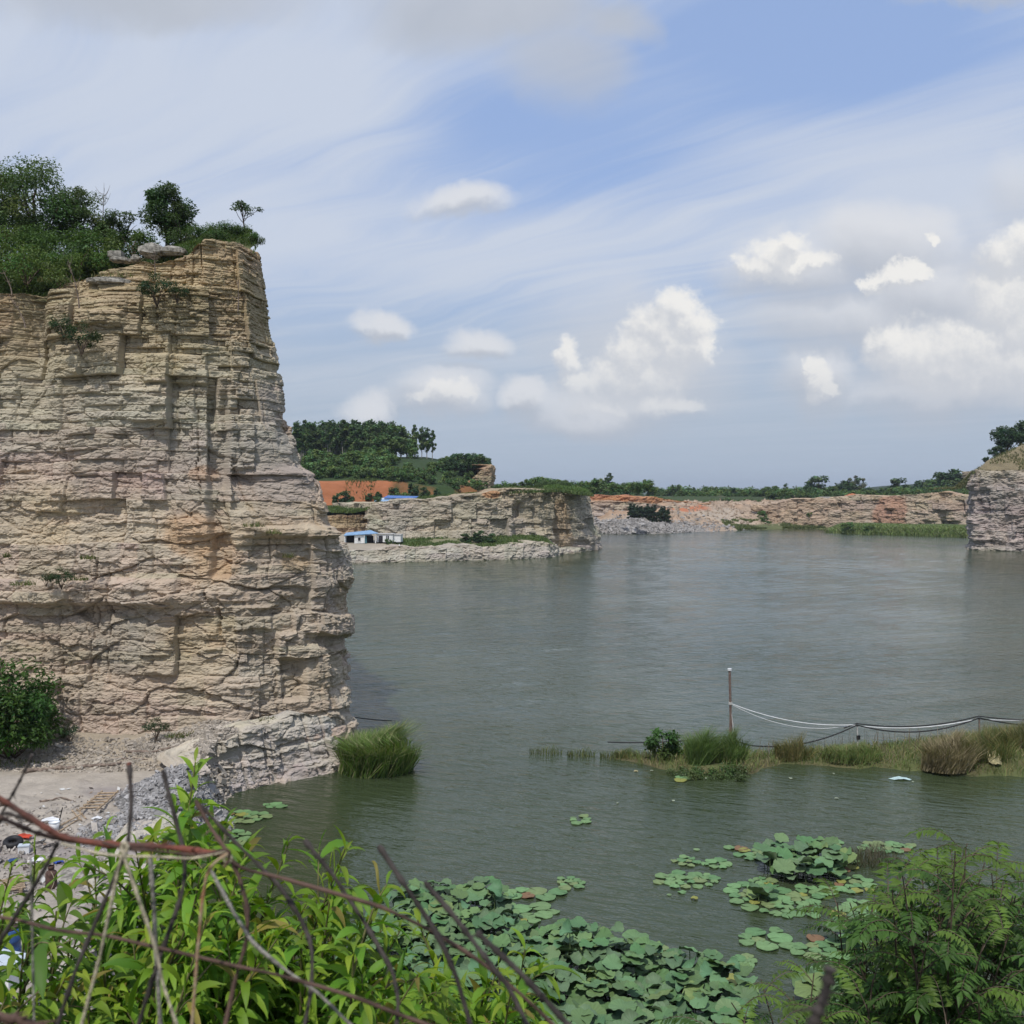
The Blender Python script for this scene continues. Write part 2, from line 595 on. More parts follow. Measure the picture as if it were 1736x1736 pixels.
def cliff(name, levels, zmin, zmax, ru, rv, thick, pal, ztop, amp, seed, label, cat='cliff',
          mat='rock', block=1.0, feats=None, paint=None, smooth_w=.5, setback=1.4, rough=1.0, wob=.25, kind='structure', bedamp=1.0, strw=None, cellw=None, cracks=None):
    r = np.random.default_rng(seed)
    zl = np.array([l[0] for l in levels], float)
    P = np.array([l[1] for l in levels], float)
    avg = P.mean(0)
    s = np.concatenate([[0], np.cumsum(np.linalg.norm(np.diff(avg, axis=0), axis=1))])
    nc = int(s[-1] / ru) + 1
    su = np.linspace(0, s[-1], nc)
    lev = np.stack([np.stack([np.interp(su, s, P[i, :, k]) for k in (0, 1)], -1) for i in range(len(zl))])
    kw = max(1, int(smooth_w / ru))
    ker = np.hanning(2 * kw + 3)[1:-1]
    ker /= ker.sum()
    pad = len(ker) // 2
    lev = np.stack([np.stack([np.convolve(np.pad(lev[i, :, k], pad, mode='reflect', reflect_type='odd'), ker, 'valid') for k in (0, 1)], -1) for i in range(len(zl))])
    tg = np.gradient(lev.mean(0), axis=0)
    tg /= np.linalg.norm(tg, axis=1, keepdims=True)
    nrm = np.stack([tg[:, 1], -tg[:, 0]], -1)
    wv = wob * (fbm(su * .09, 0 * su + 3.3, 3, seed + 1) + .25 * fbm(su * .5, 0 * su, 2, seed + 2))
    # layers
    b = [zmin]
    while b[-1] < zmax:
        b.append(b[-1] + max(rv * .8, thick(b[-1]) * r.lognormal(0, .42)))
    rows_w, rows_k = [], []
    for k in range(len(b) - 1):
        n = max(2, int(math.ceil((b[k + 1] - b[k]) / rv)) + 1)
        e = (b[k + 1] - b[k]) * .04
        rows_w += list(np.linspace(b[k] + e, b[k + 1] - e, n))
        rows_k += [k] * n
    rw, rk = np.array(rows_w), np.array(rows_k)
    nr = len(rw)
    D = np.zeros((nr, nc))
    C = np.zeros((nr, nc, 3))

    def joints(w, wmin):
        e = [-r.random() * w]
        while e[-1] < su[-1]:
            e.append(e[-1] + max(wmin, w * r.lognormal(0, .55)))
        return np.array(e)
    nextbed = -1e9
    prevpal = None
    for k in range(len(b) - 1):
        z0, z1 = b[k], b[k + 1]
        th = z1 - z0
        if z0 >= nextbed:                       # a new bed: joints shared by several layers
            nextbed = z0 + block * r.uniform(.7, 2.4)
            je = joints(1.7 * block, .75 * block)
            jd = r.normal(0, .15 * block, len(je) + 1) * bedamp
            js = r.normal(0, .16, len(je) + 1)
            jc = r.normal(0, .035, (len(je) + 1, 1)) + r.normal(0, .012, (len(je) + 1, 3))
            bedcol = r.normal(0, .035) + r.normal(0, .012, 3)
        ib = np.clip(np.searchsorted(je, su), 1, len(je) - 1)
        mid = (je[ib - 1] + je[ib]) / 2
        bed = jd[ib] + js[ib] * (su - mid)
        gap = np.minimum(abs(su - je[ib - 1]), abs(su - je[ib]))
        le = joints(max(.3 * block, th * 4.2), .12 * block)
        ld = r.normal(0, 1, len(le) + 1) * min(.16 * block, .02 * block + th * .22)
        ls = r.normal(0, .14, len(le) + 1)
        lt = r.normal(0, .12, len(le) + 1)
        lc = r.normal(0, .04, (len(le) + 1, 1)) + r.normal(0, .012, (len(le) + 1, 3))
        il = np.clip(np.searchsorted(le, su), 1, len(le) - 1)
        lm = (le[il - 1] + le[il]) / 2
        gl = np.minimum(abs(su - le[il - 1]), abs(su - le[il]))
        off = r.normal(0, .055 * block) + (-.13 * block * r.random() if r.random() < .22 else 0)
        lay = off + ld[il] + ls[il] * (su - lm)
        crack = -.035 * block * (gl < .6 * ru) * (vn(su * .7, z0 * 3.1, seed + 6) > .1) - .07 * block * (gap < .75 * ru) * (vn(su * .3, z0 * .8, seed + 5) > .15)
        lay = lay * (.55 + .65 * vn(su * .45 + k * 7.7, su * 0, seed + 4))
        rr = np.where(rk == k)[0]
        t = (rw[rr] - (z0 + z1) / 2)[:, None]
        D[rr] = bed[None] + lay[None] + crack[None] + lt[il][None] * t
        edge = np.minimum(rw[rr] - z0, z1 - rw[rr])[:, None]
        D[rr] -= .03 * block * (edge < th * .06)
        base = np.array([pal(w) for w in rw[rr]])
        C[rr] = base[:, None] * (1 + (jc[ib] + lc[il])[None] + bedcol)
    Z = rw[:, None] + wv[None]
    A = amp(su[None], Z) if amp else np.ones((nr, nc))
    U = np.broadcast_to(su[None], Z.shape)
    # base positions
    BX, BY = np.zeros((nr, nc)), np.zeros((nr, nc))
    for k in (0, 1):
        o = np.zeros((nr, nc))
        for i in range(len(zl) - 1):
            f = np.clip((Z - zl[i]) / (zl[i + 1] - zl[i]), 0 if i else -1.5, 1 if i < len(zl) - 2 else 1.5)
            sel = (Z >= zl[i]) if i else np.ones_like(Z, bool)
            o = np.where(sel, lev[i, :, k][None] * (1 - f) + lev[i + 1, :, k][None] * f, o)
        if k == 0:
            BX = o
        else:
            BY = o
    PX = BX / BY * 1740 + 868
    PY = 836 - (Z - CAM_H) / BY * 1740
    D = D * A * (strw(Z) if strw else .6)
    cwt = (cellw(Z) if cellw else np.ones_like(Z)) * (.45 + .55 * A)
    wx, wz = .20 * fbm(U * .8 / block, Z * .8 / block, 3, seed + 21), .13 * fbm(U * 1.1 / block, Z * 1.1 / block, 3, seed + 22)
    for size, a_, sd_ in ((1.7, .17, 0), (.62, .09, 50), (.26, .045, 90), (.12, .02, 130)):
        s_ = size * block
        pl, ed = facets((U + wx * s_ ** .5) / (s_ * 1.35), (Z + wz * s_ ** .5) / (s_ * .62), seed + 100 + sd_)
        D = D + cwt * block * (a_ * pl - a_ * .5 * sstep(.07, .0, ed))
    D += rough * block * (.11 * fbm(U * .55 / block, Z * .9 / block, 3, seed + 7) + .045 * fbm(U * 2.6 / block, Z * 6 / block, 3, seed + 8)
                          + .02 * fbm(U * 8 / block, Z * 16 / block, 2, seed + 9))
    if cracks:
        for i in range(int(su[-1] / (cracks * block))):
            u0, zc, hl = r.uniform(0, su[-1]), r.uniform(zmin, zmax), r.uniform(.8, 3.2) * block
            wdt = r.uniform(.028, .06) * block
            j0, j1 = np.searchsorted(su, [u0 - 1.0 * block, u0 + 1.0 * block])
            sl_ = slice(j0, j1)
            wnd = u0 + .18 * block * np.round(2.5 * fbm(Z[:, sl_] * .9 / block, i * 3.1, 3, seed + 31)) / 2.5
            D[:, sl_] -= r.uniform(.06, .16) * block * np.exp(-((U[:, sl_] - wnd) / wdt) ** 2) * sstep(hl, hl * .7, np.abs(Z[:, sl_] - zc))
    if feats:
        D = feats(D, PX, PY, U, Z)
    pl, ed = facets((U + .3 * Z) / (.34 * block), Z / (.13 * block), seed + 333)
    D = D + block * (.022 * pl + .02 * fbm(U * 5 / block, Z * 14 / block, 3, seed + 44) - .012 * sstep(.1, 0, ed))
    zt = ztop(su)[None] + np.zeros_like(Z)
    over = np.maximum(0, Z - zt)
    D = np.where(over > 0, D * np.exp(-over * 1.5) - over * setback, D)
    Zf = np.minimum(Z, zt) + .02 * over + .16 * block * fbm(U * 1.1 / block, over * 2.2 / block, 4, seed + 41) * sstep(0, .25, over)
    X = BX + nrm[:, 0][None] * D
    Y = BY + nrm[:, 1][None] * D
    nz = fbm(U * .35 / block, Z * .5 / block, 4, seed + 12)
    C = C * (1 + .12 * nz[..., None])
    C = C + .02 * fbm(U * .2 / block, Z * .3 / block, 3, seed + 13)[..., None] * np.array([1, .2, -.8])
    if paint:
        C = paint(C, PX, PY, U, Z)
    C = np.clip(C, .03, .75)
    V = np.stack([X, Y, Zf], -1).reshape(-1, 3)
    me = mk(name, [(V, grid_faces(nr, nc))], M[mat], False, [C.reshape(-1, 3)])
    o = link(name, me)
    return tag(o, label, cat, None, kind)


def patch(name, x0, x1, y0, y1, res, hf, cf, label, cat, mat='soil', kind='structure', smooth=True, resy=None, keep=None):
    xs = np.arange(x0, x1 + res, res)
    ys = np.arange(y0, y1 + (resy or res), resy or res)
    Xg, Yg = np.meshgrid(xs, ys)
    Zg = hf(Xg, Yg)
    Cg = cf(Xg, Yg, Zg)
    V = np.stack([Xg, Yg, Zg], -1).reshape(-1, 3)
    F = grid_faces(len(ys), len(xs))
    if keep is not None:
        kk = keep(Xg, Yg).ravel()
        F = F[kk[F].all(1)]
    me = mk(name, [(V, F)], M[mat], smooth, [np.clip(Cg.reshape(-1, 3), .01, .8)])
    return tag(link(name, me), label, cat, None, kind)


def lerp_cols(xs, cols):
    xs = np.array(xs, float)
    cols = np.array(cols, float)

    def f(w):
        return np.array([np.interp(w, xs, cols[:, k]) for k in range(3)])
    return f


def blend(C, mask, col):
    return C * (1 - mask[..., None]) + np.array(col) * mask[..., None]


def blob(PX, PY, cx, cy, rx, ry, n=None):
    d = ((PX - cx) / rx) ** 2 + ((PY - cy) / ry) ** 2
    if n is not None:
        d = d * (1 + .8 * n)
    return sstep(1.0, .45, d)


# ---- the water and the ground that carries it
wy = np.concatenate([np.linspace(-30, 10, 20), np.arange(10.2, 60, .14), np.arange(60, 150, .26), np.arange(150, 300, .42), np.linspace(301, 330, 8)])
wx = np.concatenate([np.linspace(-260, -62, 30), np.arange(-60, 40, .55), np.arange(40, 160, .9), np.linspace(162, 320, 20)])
WX, WY = np.meshgrid(wx, wy)
gw = np.random.default_rng(77)
WZ = np.zeros_like(WX)
for i in range(13):
    lam = gw.uniform(.75, 2.4)
    a_ = R(-72 + gw.normal(0, 17))
    kx, ky = math.cos(a_) * 6.283 / lam, math.sin(a_) * 6.283 / lam
    WZ += lam * np.sin(kx * WX + ky * WY + gw.uniform(0, 6.28) + 1.6 * vn(WX * .11 + i, WY * .16, 500 + i)) * (.55 + .45 * vn(WX * .08 + 9 * i, WY * .12, 530 + i))
WZ *= .0068 * np.interp(WY, [10, 22, 34, 48, 80], [.14, .22, .35, .75, 1.0]) * (.75 + .5 * fbm(WX * .012, WY * .03, 3, 560))
WZ = np.where((WY < 9) | (WY > 299), 0, WZ)
me = mk('water', [(np.stack([WX, WY, WZ], -1).reshape(-1, 3), grid_faces(len(wy), len(wx)))], M['water'], True)
structure('water', me, 'grey green lake filling the flooded quarry', 'lake')


def ground_h(X, Y):
    d = np.maximum(np.maximum(-240 - X, X - 300), np.maximum(-25 - Y, Y - 318))
    return -3.5 + 12.3 * sstep(-6, 6, d) + .5 * fbm(X * .01, Y * .01, 2, 5)


xs = np.concatenate([-np.geomspace(330, 7000, 14)[::-1], np.linspace(-300, 330, 80), np.geomspace(345, 7000, 14)])
ys = np.concatenate([-np.geomspace(60, 1500, 8)[::-1], np.linspace(-50, 345, 60), np.geomspace(360, 8000, 20)])
Xg, Yg = np.meshgrid(xs, ys)
Zg = ground_h(Xg, Yg)
Cg = np.broadcast_to(np.array([.045, .065, .03]), Xg.shape + (3,)) * (1 + .5 * fbm(Xg * .01, Yg * .006, 3, 8))[..., None]
me = mk('ground', [(np.stack([Xg, Yg, Zg], -1).reshape(-1, 3), grid_faces(len(ys), len(xs)))], M['soil'], True, [Cg.reshape(-1, 3)])
structure('ground', me, 'flat green farmland plain reaching to the horizon', 'ground')

# ---- distant hills
def hill(name, pts, Y, depth, col, label, n=60):
    pts = np.array([at(px, py, Y) for px, py in pts])
    xs = np.linspace(pts[0, 0], pts[-1, 0], n)
    zz = np.interp(xs, pts[:, 0], pts[:, 2])
    t = np.linspace(-1, 1, 15)
    Xg, Tg = np.meshgrid(xs, t)
    Zg = (zz[None] - 6) * (1 - Tg ** 2) + 6 + 3 * (Y / 2500) * fbm(Xg * .02, Tg * 3, 3, 3)
    Zg = np.where(abs(Tg) > .97, 2, Zg)
    V = np.stack([Xg, Y + Tg * depth, Zg], -1).reshape(-1, 3)
    C = np.broadcast_to(np.array(col), V.shape) * (1 + .35 * fbm(Xg * .02, Tg * 4, 3, 4)).reshape(-1, 1)
    me = mk(name, [(V, grid_faces(15, n))], M['soil'], True, [C])
    structure(name, me, label, 'hill')


hill('hill', [(900, 832), (950, 826), (985, 822), (1003, 824), (1022, 832), (1034, 838)], 3000, 400, (.05, .075, .04), 'distant blue hill just left of the telecom mast')
hill('hill', [(1032, 838), (1045, 829), (1058, 825), (1068, 823.5), (1080, 826), (1092, 832), (1105, 838)], 2900, 350, (.05, .075, .04), 'distant rounded blue hill right of the telecom mast')
hill('hill', [(1440, 838), (1475, 830), (1510, 823), (1550, 820), (1600, 816), (1680, 812), (1760, 816)], 900, 160, (.025, .04, .02), 'low dark wooded ridge behind the far tree line')

# ---- the big cliff at the left
pal_left = lerp_cols([-1, 1.5, 4, 6.5, 8.2, 9.6, 10.4, 11.3, 13, 15, 16.5, 18, 20.5],
                     [(.44, .38, .305), (.45, .38, .305), (.465, .39, .30), (.46, .385, .295), (.475, .40, .305), (.46, .395, .31), (.43, .355, .295), (.46, .415, .33),
                      (.45, .40, .305), (.455, .38, .26), (.43, .345, .215), (.42, .33, .20), (.39, .29, .185)])
tipz = [(-1.5, -5.75), (1.0, -5.95), (1.9, -6.0), (2.7, -6.35), (6.1, -6.4), (6.6, -6.2), (7.4, -6.25), (8.9, -6.75), (9.4, -6.95), (10.75, -7.3), (11.0, -7.75),
        (12.7, -8.1), (16.3, -8.7), (19.0, -9.1), (20.2, -9.4), (22, -9.8)]
levels = []
for z, xt in tipz:
    yl = 36.0 + .075 * z
    xt = xt - float(np.interp(z, [0, 7, 9.5, 11, 12.5, 15, 22], [-.3, -.3, -.25, -.1, .05, .22, .28]))
    c = np.interp(z, [0, 9, 10, 20], [-9.2, -9.5, -10.6, -11.0])
    levels.append((z, [(-36, yl + 4.5), (-27, yl + 1.6), (-20, yl + .6), (-16.5, yl + .35), (-13.5, yl + .1), (c - .3, yl), (c + .25, yl + .35),
                       ((c + xt) / 2, yl + .9), (xt - .75, yl + 1.5), (xt - .25, yl + 2.9), (xt - .8, yl + 5.5), (xt - 4, yl + 12), (-18, yl + 24)]))


def thick_left(z):
    return np.interp(z, [-1, 1.5, 6, 8, 9.5, 11, 13, 14, 17, 18.5, 21], [.30, .34, .30, .36, .36, .26, .24, .15, .10, .13, .2])


def amp_left(su, Z):
    n = fbm(su * .16, Z * .2, 3, 77)
    a = np.interp(Z, [0, 6, 7, 8, 10, 11, 13, 22], [.95, .95, .85, .75, .8, 1.1, 1.2, 1.15])
    return np.clip(a * (1 + 1.0 * n), .25, 1.9)


def feats_left(D, PX, PY, U, Z):
    n = fbm(U * .5, Z * .5, 3, 31)
    # gully near the frame's left edge
    g = np.exp(-((PX - (52 + 8 * n)) / 24) ** 2) * sstep(790, 560, PY)
    D = D - .95 * g
    # a long ledge with a shadowed recess
    led = sstep(1022, 1026, PY + 6 * n) * sstep(1060, 1048, PY) * sstep(300, 240, PX)
    D = D - .16 * led
    led = sstep(975, 985, PY + 5 * n) * sstep(1026, 1018, PY) * sstep(480, 330, PX)
    D = D + .2 * led
    # the deep notch beside the corner
    m = sstep(352, 360, PX + 6 * n) * sstep(392, 384, PX + 4 * n) * sstep(1000, 960, PY) * sstep(640, 690, PY)
    D = D - .42 * m
    m = sstep(390, 398, PX) * sstep(440, 425, PX) * sstep(790, 800, PY) * sstep(870, 860, PY)
    D = D - .22 * m
    # overhanging blocks in the lower right
    for x0, x1, y0, y1, a in [(470, 540, 1075, 1122, .55), (500, 600, 1040, 1078, .38), (395, 460, 1030, 1070, .3), (420, 478, 1005, 1035, .25), (60, 300, 985, 1030, .2),
                              (205, 330, 660, 712, .22), (150, 232, 640, 668, .16), (395, 430, 905, 955, .22), (300, 385, 845, 905, .18), (250, 352, 600, 650, .3),
                              (130, 215, 525, 548, .24), (225, 262, 745, 790, .15), (0, 60, 760, 800, .2), (60, 150, 812, 870, .16), (520, 575, 900, 940, .3), (440, 520, 960, 1000, .25)]:
        m = sstep(x0 - 3, x0 + 3, PX + 5 * n) * sstep(x1 + 3, x1 - 3, PX + 5 * n) * sstep(y0 - 3, y0 + 3, PY + 9 * n) * sstep(y1 + 2, y1 - 2, PY + 14 * n)
        D = D + .65 * a * m
    for x0, x1, y0, y1, a in [(480, 520, 1125, 1190, .45), (520, 590, 1080, 1100, .25), (560, 600, 1110, 1210, .35), (430, 470, 640, 720, .22), (470, 500, 700, 760, .3)]:
        m = sstep(x0 - 4, x0 + 4, PX + 8 * n) * sstep(x1 + 4, x1 - 4, PX + 8 * n) * sstep(y0 - 4, y0 + 4, PY + 8 * n) * sstep(y1 + 4, y1 - 4, PY + 8 * n)
        D = D - .7 * a * m
    # step of broken ledges under the grass line around z 8.5
    m = sstep(890, 896, PY) * sstep(915, 905, PY) * sstep(400, 420, PX)
    D = D + .3 * m
    # debris skirt at the foot
    D = D + .45 * sstep(1.9, .9, Z + .25 * n) * sstep(560, 520, PX)
    D = np.where((PX > 430) & (Z > 10.5), np.where(D > .0, D * .4, D * .7), D)
    D = np.where((U > 29.8) & (Z > 8), np.minimum(D, .05) - .22 * np.clip(U - 29.8, 0, 4), D)
    # top beds weather back
    D = D - .5 * sstep(16.4, 18.2, Z) * sstep(330, 250, PX)
    return D


def paint_left(C, PX, PY, U, Z):
    n = fbm(U * .8, Z * .8, 4, 41)
    n2 = fbm(U * 2.2, Z * .35, 3, 42)
    for cx, cy, rx, ry, c, a in [(325, 905, 65, 45, (.42, .25, .12), .75), (375, 950, 50, 45, (.40, .26, .14), .6), (350, 970, 60, 25, (.42, .28, .15), .5), (345, 803, 40, 18, (.40, .24, .13), .7),
                                 (330, 1080, 60, 40, (.42, .31, .18), .6), (560, 840, 45, 60, (.39, .29, .19), .6), (445, 900, 60, 50, (.36, .27, .19), .5), (505, 955, 30, 16, (.42, .29, .15), .7), (495, 715, 14, 25, (.40, .26, .15), .7),
                                 (100, 870, 45, 60, (.44, .36, .24), .6), (40, 830, 60, 40, (.44, .37, .24), .5), (280, 610, 60, 40, (.40, .33, .19), .5), (590, 1010, 22, 40, (.42, .31, .18), .6),
                                 (250, 780, 120, 24, (.31, .26, .225), .7), (430, 760, 70, 50, (.27, .255, .22), .6), (470, 830, 60, 50, (.29, .25, .22), .6), (230, 700, 150, 45, (.37, .355, .28), .5),
                                 (200, 1090, 60, 60, (.33, .31, .26), .5), (240, 1050, 40, 90, (.33, .31, .265), .5), (80, 1080, 90, 30, (.32, .27, .20), .4), (430, 1160, 80, 60, (.33, .305, .265), .5), (0, 560, 60, 80, (.34, .255, .15), .6),
                                 (440, 430, 40, 30, (.30, .215, .145), .7), (160, 930, 60, 70, (.36, .325, .27), .5)]:
        C = blend(C, .6 * a * blob(PX, PY, cx, cy, rx, ry, n), np.array(c) * 1.2)
    # pale vertical wash marks
    st = sstep(.25, .6, n2) * sstep(5.5, 7, Z) * sstep(10.5, 9.5, Z) * .35
    C = blend(C, st, (.46, .41, .33))
    st = sstep(.3, .6, fbm(U * 1.6, Z * .2, 3, 48)) * sstep(6.8, 5.5, Z) * sstep(1.0, 2.0, Z) * .3
    C = blend(C, st, (.44, .39, .31))
    return C


def ztop_left(su):
    # su = 0 at the far left end of the path
    return np.interp(su, [0, 8, 15, 19, 21.5, 23, 25.3, 25.8, 26.6, 30, 32, 34, 60], [17.4, 17.6, 17.4, 17.4, 18.1, 18.5, 18.7, 18.95, 19.3, 19.45, 19.4, 19.4, 19.4]) + .12 * fbm(su * .8, su * 0, 3, 9)


cliff('cliff', levels, -1.5, 22.0, .042, .036, thick_left, pal_left, ztop_left, amp_left, 5, 'tall layered buff rock cliff standing in the lake at the left',
      feats=feats_left, paint=paint_left, block=1.0, smooth_w=.35, wob=.24, rough=.55, strw=lambda Z: np.interp(Z, [0, 9, 11, 13.5, 22], [.42, .45, .75, .95, .95]), cellw=lambda Z: np.interp(Z, [0, 9, 11, 13.5, 22], [.80, .75, .6, .45, .4]), cracks=.28)

# hilltop behind the rim
def top_h(X, Y):
    edge = 38.0 + 1.2 * sstep(-13, -10, X)
    base = np.interp(X, [-40, -17, -15, -13.8, -12.5, -11, -9], [17.2, 17.2, 17.7, 18.5, 18.9, 19.35, 19.5])
    rise = np.clip((Y - edge) * np.interp(X, [-40, -18, -13, -11.5, -9], [.5, .5, .45, .65, .7]), -1.0, np.interp(X, [-14, -12], [3.0, 1.5]))
    return base + rise + .18 * fbm(X * .6, Y * .6, 3, 21) - .3


def top_c(X, Y, Z):
    n = fbm(X * .5, Y * .5, 4, 22)
    C = np.broadcast_to(np.array([.07, .095, .035]), X.shape + (3,)) * (1 + .3 * n)[..., None]
    return blend(C, sstep(.0, .4, n) * .7, (.24, .18, .11))


patch('hilltop', -44, -7.0, 37.6, 60, .3, top_h, top_c, 'grassy earth slope on top of the tall left cliff', 'terrain', keep=lambda X, Y: (X < -10.0 - .4 * np.maximum(0, Y - 40.5)) & (Y > 38.4 + 1.0 * (X > -11.2)))

# ---- rock ledge and quarry floor below the cliff
shore = [(-7.6, 12), (-8.0, 18), (-8.5, 24), (-8.7, 27), (-9.2, 30.5), (-9.5, 32.6), (-10.3, 33.2), (-9.6, 33.75), (-8.0, 35.2), (-6.35, 36.9), (-5.95, 38.6), (-6.1, 40.5), (-8.5, 46)]
ledge_top = lambda su: np.interp(su, [0, 12, 18, 20.7, 21.6, 22.4, 24, 26.5, 30, 40], [.95, .95, 1.05, 1.3, 1.45, 1.65, 1.9, 2.0, 1.7, 1.4]) + .12 * fbm(su * 1.1, su * 0, 3, 19)
lv = []
for z, k in ((-1, -.3), (0, 0), (1.0, .35), (2.2, .7)):
    lv.append((z, [(x - k * .8, y + k * (.0 if i < 6 else .5)) for i, (x, y) in enumerate(shore)]))
pal_led = lerp_cols([-1, 0, .12, .25, 1, 2], [(.22, .20, .15), (.30, .27, .21), (.54, .47, .38), (.49, .435, .375), (.48, .42, .37), (.50, .44, .37)])
cliff('rock_ledge', lv, -1.0, 3.3, .04, .035, lambda z: .4, pal_led, ledge_top, None, 23, 'pale broken rock ledge dropping into the lake below the cliff', 'rock ledge',
      block=1.1, smooth_w=.25, setback=.4, rough=.7, wob=.12, strw=lambda Z: .3 + 0 * Z, cellw=lambda Z: .75 + 0 * Z, cracks=.35,
      paint=lambda C, PX, PY, U, Z: blend(C, .5 * sstep(.1, .5, fbm(U * .9, Z * 2, 3, 61)), (.40, .37, .36)))


def shelf_h(X, Y):
    xs_ = np.interp(Y, [p[1] for p in shore[:6]] + [34, 36, 38], [p[0] for p in shore[:6]] + [-9.4, -7.6, -6.6])
    n = fbm(X * .5, Y * .9, 4, 51)
    st = .3 * np.round((fbm(X * .22 + .1 * Y, Y * .35, 3, 52)) * 4) / 4 + .3 * np.round((fbm(X * .6, Y * .9 + .2 * X, 3, 57)) * 3) / 3
    h = 1.02 + .10 * n + .28 * st * sstep(34, 30, Y) + .5 * sstep(33.0, 36.5, Y) * sstep(-8, -11, X) * sstep(-9.5, -12, X) + .85 * sstep(32.6, 35.0, Y + .3 * n) * sstep(-12.5, -9.8, X + .5 * n) + .04 * fbm(X * 3, Y * 3, 2, 53)
    h = np.minimum(h, 2.0 + .1 * n)
    far_l = 1.0 * sstep(-20, -30, X)
    return np.where(X > xs_ - .55, np.minimum(h, 1.02 - (X - xs_ + .55) * 1.6), h) + far_l


def shelf_c(X, Y, Z):
    n = fbm(X * .35 + .2 * Y, Y * .55, 4, 54)
    n2 = fbm(X * 1.5, Y * 1.5, 4, 55)
    C = np.broadcast_to(np.array([.41, .365, .31]), X.shape + (3,)) * (1 + .12 * n2)[..., None]
    C = blend(C, sstep(.02, .3, n) * .8, (.29, .255, .24))
    C = blend(C, sstep(.05, .5, fbm(X * 1.1, Y * 2.4, 4, 56)) * .5, (.34, .30, .26))
    C = blend(C, sstep(31.5, 33.5, Y + 2 * n) * sstep(-9.5, -11.5, X + n) * .85, (.37, .31, .23))
    C = blend(C, sstep(-17, -19, X + n) * sstep(32, 34, Y) * .7, (.13, .15, .06))
    return C


patch('quarry_floor', -40, -5.6, 8, 38.5, .12, shelf_h, shelf_c, 'pale rocky quarry floor littered with rubbish below the cliff', 'quarry floor', mat='rock', smooth=False)

# near bank that carries the viewer's ground, the peach tree and the shrub
def bank_h(X, Y):
    Yc = Y + .35 * fbm(X * .25, Y * .25, 3, 63)
    h = np.interp(Yc, [-40, 1.3, 2.2, 4.2, 7.5, 13.2, 15.5, 17], [8.6, 8.35, 7.9, 5.6, 3.4, .15, -1.6, -3])
    left = sstep(-5.5, -9, X)
    h2 = np.interp(Yc, [-40, 1.3, 2.2, 4.2, 7.5, 11.5, 15], [8.6, 8.35, 7.9, 5.6, 3.0, 1.0, .4])
    rt = sstep(7.0, 10.5, X) * 1.6 * sstep(30, 22, Y)
    h3 = np.interp(Yc, [-40, 1.3, 2.2, 4.2, 9, 20, 27, 30], [8.6, 8.35, 7.9, 5.9, 3.6, 1.2, -.2, -1.6])
    r3 = sstep(8.6, 12.5, X - .12 * (Y - 15))
    return (h * (1 - left) + h2 * left) * (1 - r3) + h3 * r3 + .12 * fbm(X * 1.2, Y * 1.2, 3, 64)


def bank_c(X, Y, Z):
    n = fbm(X * .8, Y * .8, 4, 65)
    C = np.broadcast_to(np.array([.09, .10, .04]), X.shape + (3,)) * (1 + .3 * n)[..., None]
    return blend(C, sstep(.1, .4, n) * .8, (.22, .17, .11))


patch('bank', -45, 45, -35, 30, .4, bank_h, bank_c, 'grassy earth bank falling from the viewpoint to the water', 'bank')

# ---- weedy strip of land crossing the water
STRIP = [(1.5, 39.4, 38.6, .0), (4.0, 38.2, 39.0, .06), (6.0, 36.4, 39.4, .2), (8.3, 36.2, 39.4, .2), (10, 37.6, 39.2, .08), (12.5, 37.2, 39.6, .18), (15, 36.4, 40.2, .3), (18, 36.0, 41.0, .42), (22, 36.3, 42.0, .5), (40, 36.5, 43.0, .5)]
sx = np.array([s[0] for s in STRIP])


def strip_h(X, Y):
    n = .45 * fbm(X * .9, Y * .9, 3, 71)
    f = np.interp(X, sx, [s[1] for s in STRIP]) + n
    b = np.interp(X, sx, [s[2] for s in STRIP]) + n
    k = np.interp(X, sx, [s[3] for s in STRIP])
    e = np.minimum((Y - f), (b - Y))
    return np.where(e > 0, k * sstep(0, .7, e), np.maximum(-1.2, e * .6)) + .03 * fbm(X * 3, Y * 3, 2, 72) - .01


def strip_c(X, Y, Z):
    n = fbm(X * 1.2, Y * 1.2, 4, 73)
    C = np.broadcast_to(np.array([.11, .10, .05]), X.shape + (3,)) * (1 + .3 * n)[..., None]
    return blend(C, sstep(-.1, .3, n) * .7, (.09, .115, .04))


patch('land_strip', .5, 40, 34, 45, .15, strip_h, strip_c, 'low weedy strip of land crossing the lake', 'land strip')

# ================================================================== the promontory in the middle distance
pal_mid = lerp_cols([-1, .1, .4, 2, 5, 8, 9, 11.5], [(.26, .24, .19), (.30, .27, .21), (.46, .41, .34), (.42, .375, .30), (.41, .365, .29), (.40, .35, .275), (.40, .34, .25), (.36, .28, .19)])
lv = [(z, [(-60, 132 + k), (-38, 141 + k), (-24, 146 + k), (-14, 149.5 + k), (-7.5, 151.5 + k), (1, 155.5 + k), (6.0, 159.5 + k), (7.0, 163 + k), (8.5, 168 + k), (11, 172 + k), (13.8, 180 + k), (14, 190 + k)]) for z, k in ((-1, -.3), (0, 0), (3, 1.6))]
cliff('rock_ledge', lv, -1, 3.6, .16, .13, lambda z: .5, pal_mid,
      lambda su: np.interp(su, [0, 22, 38, 55, 62, 70, 78, 84, 95], [2.2, 2.0, 1.9, 2.1, 2.3, 2.5, 1.4, .5, .5]) + .5 * fbm(su * .35, su * 0, 3, 29), None, 37,
      'low broken rock ledge at the water below the middle cliff', 'rock ledge', mat='rock_far', block=1.0, smooth_w=.8, setback=3, rough=2.4, wob=.3)

